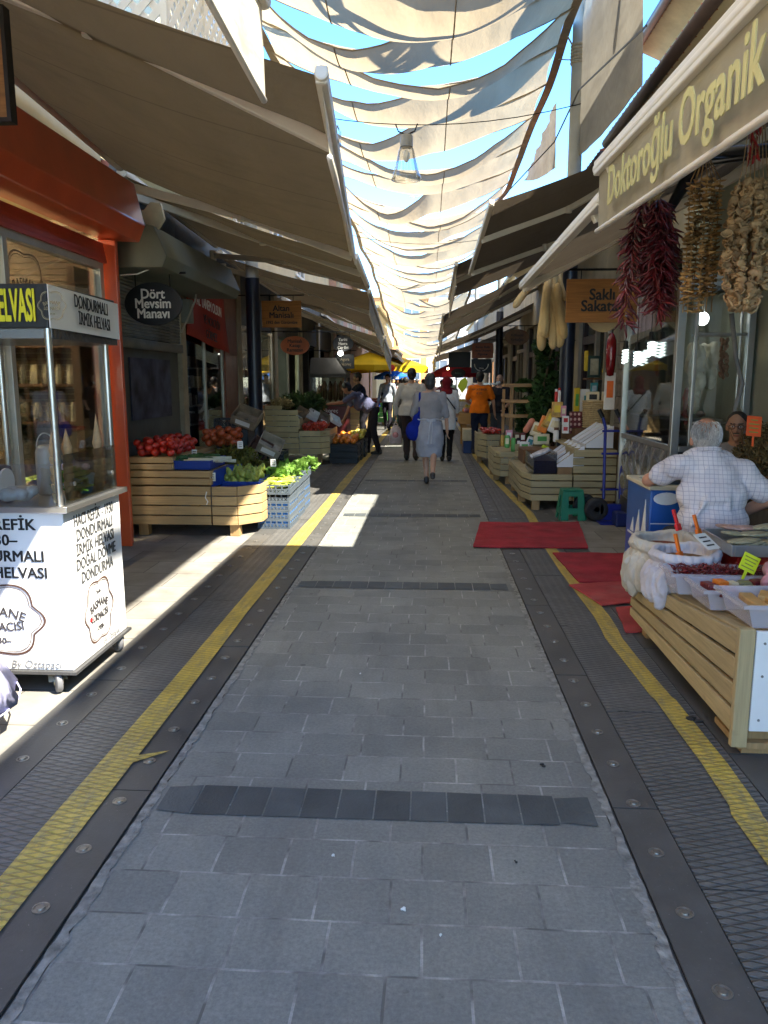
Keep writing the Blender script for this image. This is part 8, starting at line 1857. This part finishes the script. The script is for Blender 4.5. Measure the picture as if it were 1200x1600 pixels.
# man with glasses facing us, seated behind the freezer
gx, gy = 2.50, 6.42
t, J = person('man with glasses facing us behind the dried herbs', (gx, gy, 0), 2.74, 1.70, 1.1, (0, .04), ((0, .36, 0), (0, .36, 0)), {-1: ((-.06, .06, -.27), (.04, .2, -.1)), 1: ((.06, .06, -.27), (-.04, .2, -.1))}, mSK, 'none', None, 'shirt', cloth('grey_shirt', (.25, .25, .26)), 'short', 'trousers', cloth('dark_trouser', (.05, .045, .045)), vox=.009, seated=True, knee=((-.12, .42, .52), (.12, .42, .52)))
dz_ = at(1155, 655, Y=gy).z-J['hea'].z-.0
t.location.z += 0
q = MB(); q.ell(J['hx'](0, -.021, .055), (.0775, .088, .0735), 16, 10); q.ell(J['hx'](0, -.035, .03), (.0795, .070, .066), 14, 9); q.ell(J['hx'](0, -.05, .0), (.07, .055, .07), 12, 8); q.build('hair', M('cropped_hair', (.03, .025, .02), .7, .4, 60, .5, 120), t, remesh=.009, sm=2)
q = MB()
for k in (-1, 1):
    c = J['hx'](k*.033, .094, .004); q.tube([c+V((.024*math.cos(a*.5236), 0, .018*math.sin(a*.5236))) for a in range(13)], .0024, 5); q.tube([c+V((-k*.024, 0, 0)), J['hx'](k*.078, .0, .01)], .002, 5)
q.tube([J['hx'](-.010, .096, .006), J['hx'](.010, .096, .006)], .0024, 5); q.build('glasses', mBLK, t)
q = MB(); q.cap(J['hx'](-.020, .092, -.046), J['hx'](.020, .092, -.046), .005, .005, 6); q.build('moustache', M('grey_moustache', (.08, .07, .065), .8), t)
gst = thing('low_stool', 'low wooden seat under the man with glasses', 'stool', (gx, gy, 0)); MB().bb(gx-.18, gx+.18, gy-.14, gy+.16, .34, .39).build('seat', mDKWOOD, gst)
for (a, c_) in ((-.15, -.1), (.15, -.1), (-.15, .12), (.15, .12)): MB().bb(gx+a-.02, gx+a+.02, gy+c_-.02, gy+c_+.02, 0, .34).build('leg', mDKWOOD, gst)
# figure built for a glass reflection, and the lilac dress at the lower left corner
t, J = person('figure in a white top added behind the sweet shop glass for a reflection', (-3.95, 7.02, 0), 1.2, 1.66, 1.1, (0, .02), ((0, 0, 0), (0, 0, 0)), None, mSKD, 'short', M('auburn_hair', (.12, .035, .012), .6, .3, 30, .5), 'shirt', cloth('white_top', (.62, .60, .56)), 'short', 'trousers', cloth('dark_trouser', (.05, .045, .045)), vox=.014, untuck=.04)
t, J = person('seller with dark hair inside the sweet shop behind the pastries', (-5.0, 6.0, 0), -1.4, 1.68, 1.1, (0, .02), ((0, 0, 0), (0, 0, 0)), None, mSKD, 'short', mHAIRK, 'shirt', cloth('dark_top', (.05, .045, .05)), 'short', 'trousers', cloth('dark_trouser', (.05, .045, .045)), vox=.016, untuck=.04)
mLIL = cloth('lilac_dress', (.58, .58, .84), .16)
lx_, ly_ = -2.265, 3.0
t, J = person('person in a lilac dress cut by the lower left corner', (lx_, ly_, 0), 0, 1.60, 1.0, (0, .02), ((0, 0, 0), (0, -.02, 0)), {-1: ((-.03, .03, -.28), (.0, .10, -.23)), 1: ((.03, .03, -.28), (-.0, .10, -.23))}, mSK, 'bob', mHAIRG, 'dress_top', mLIL, 'short', 'none', None, M('pale_shoe', (.4, .36, .34), .6), vox=.013)
q = MB(); q.lathe([(.15, 1.0), (.19, .85), (.25, .60), (.36, .36), (.47, .15), (.455, .155), (.2, .6)], (lx_, ly_, 0), 40)
nv = []
for (x, y, z) in q.v: a = math.atan2(y-ly_, x-lx_); k = 1+.05*math.sin(a*9)*(1-z); nv.append((lx_+(x-lx_)*k, ly_+(y-ly_)*k, z+.015*math.sin(a*3)))
q.v = nv; q.build('dress_skirt', mLIL, t, smooth=True)
q = MB(); q.tube([(lx_+.475*math.cos(a*.2618), ly_+.475*math.sin(a*.2618), .153+.004*math.sin(a*.7854)) for a in range(25)], .004, 5); q.build('hem_trim', mLIL, t)
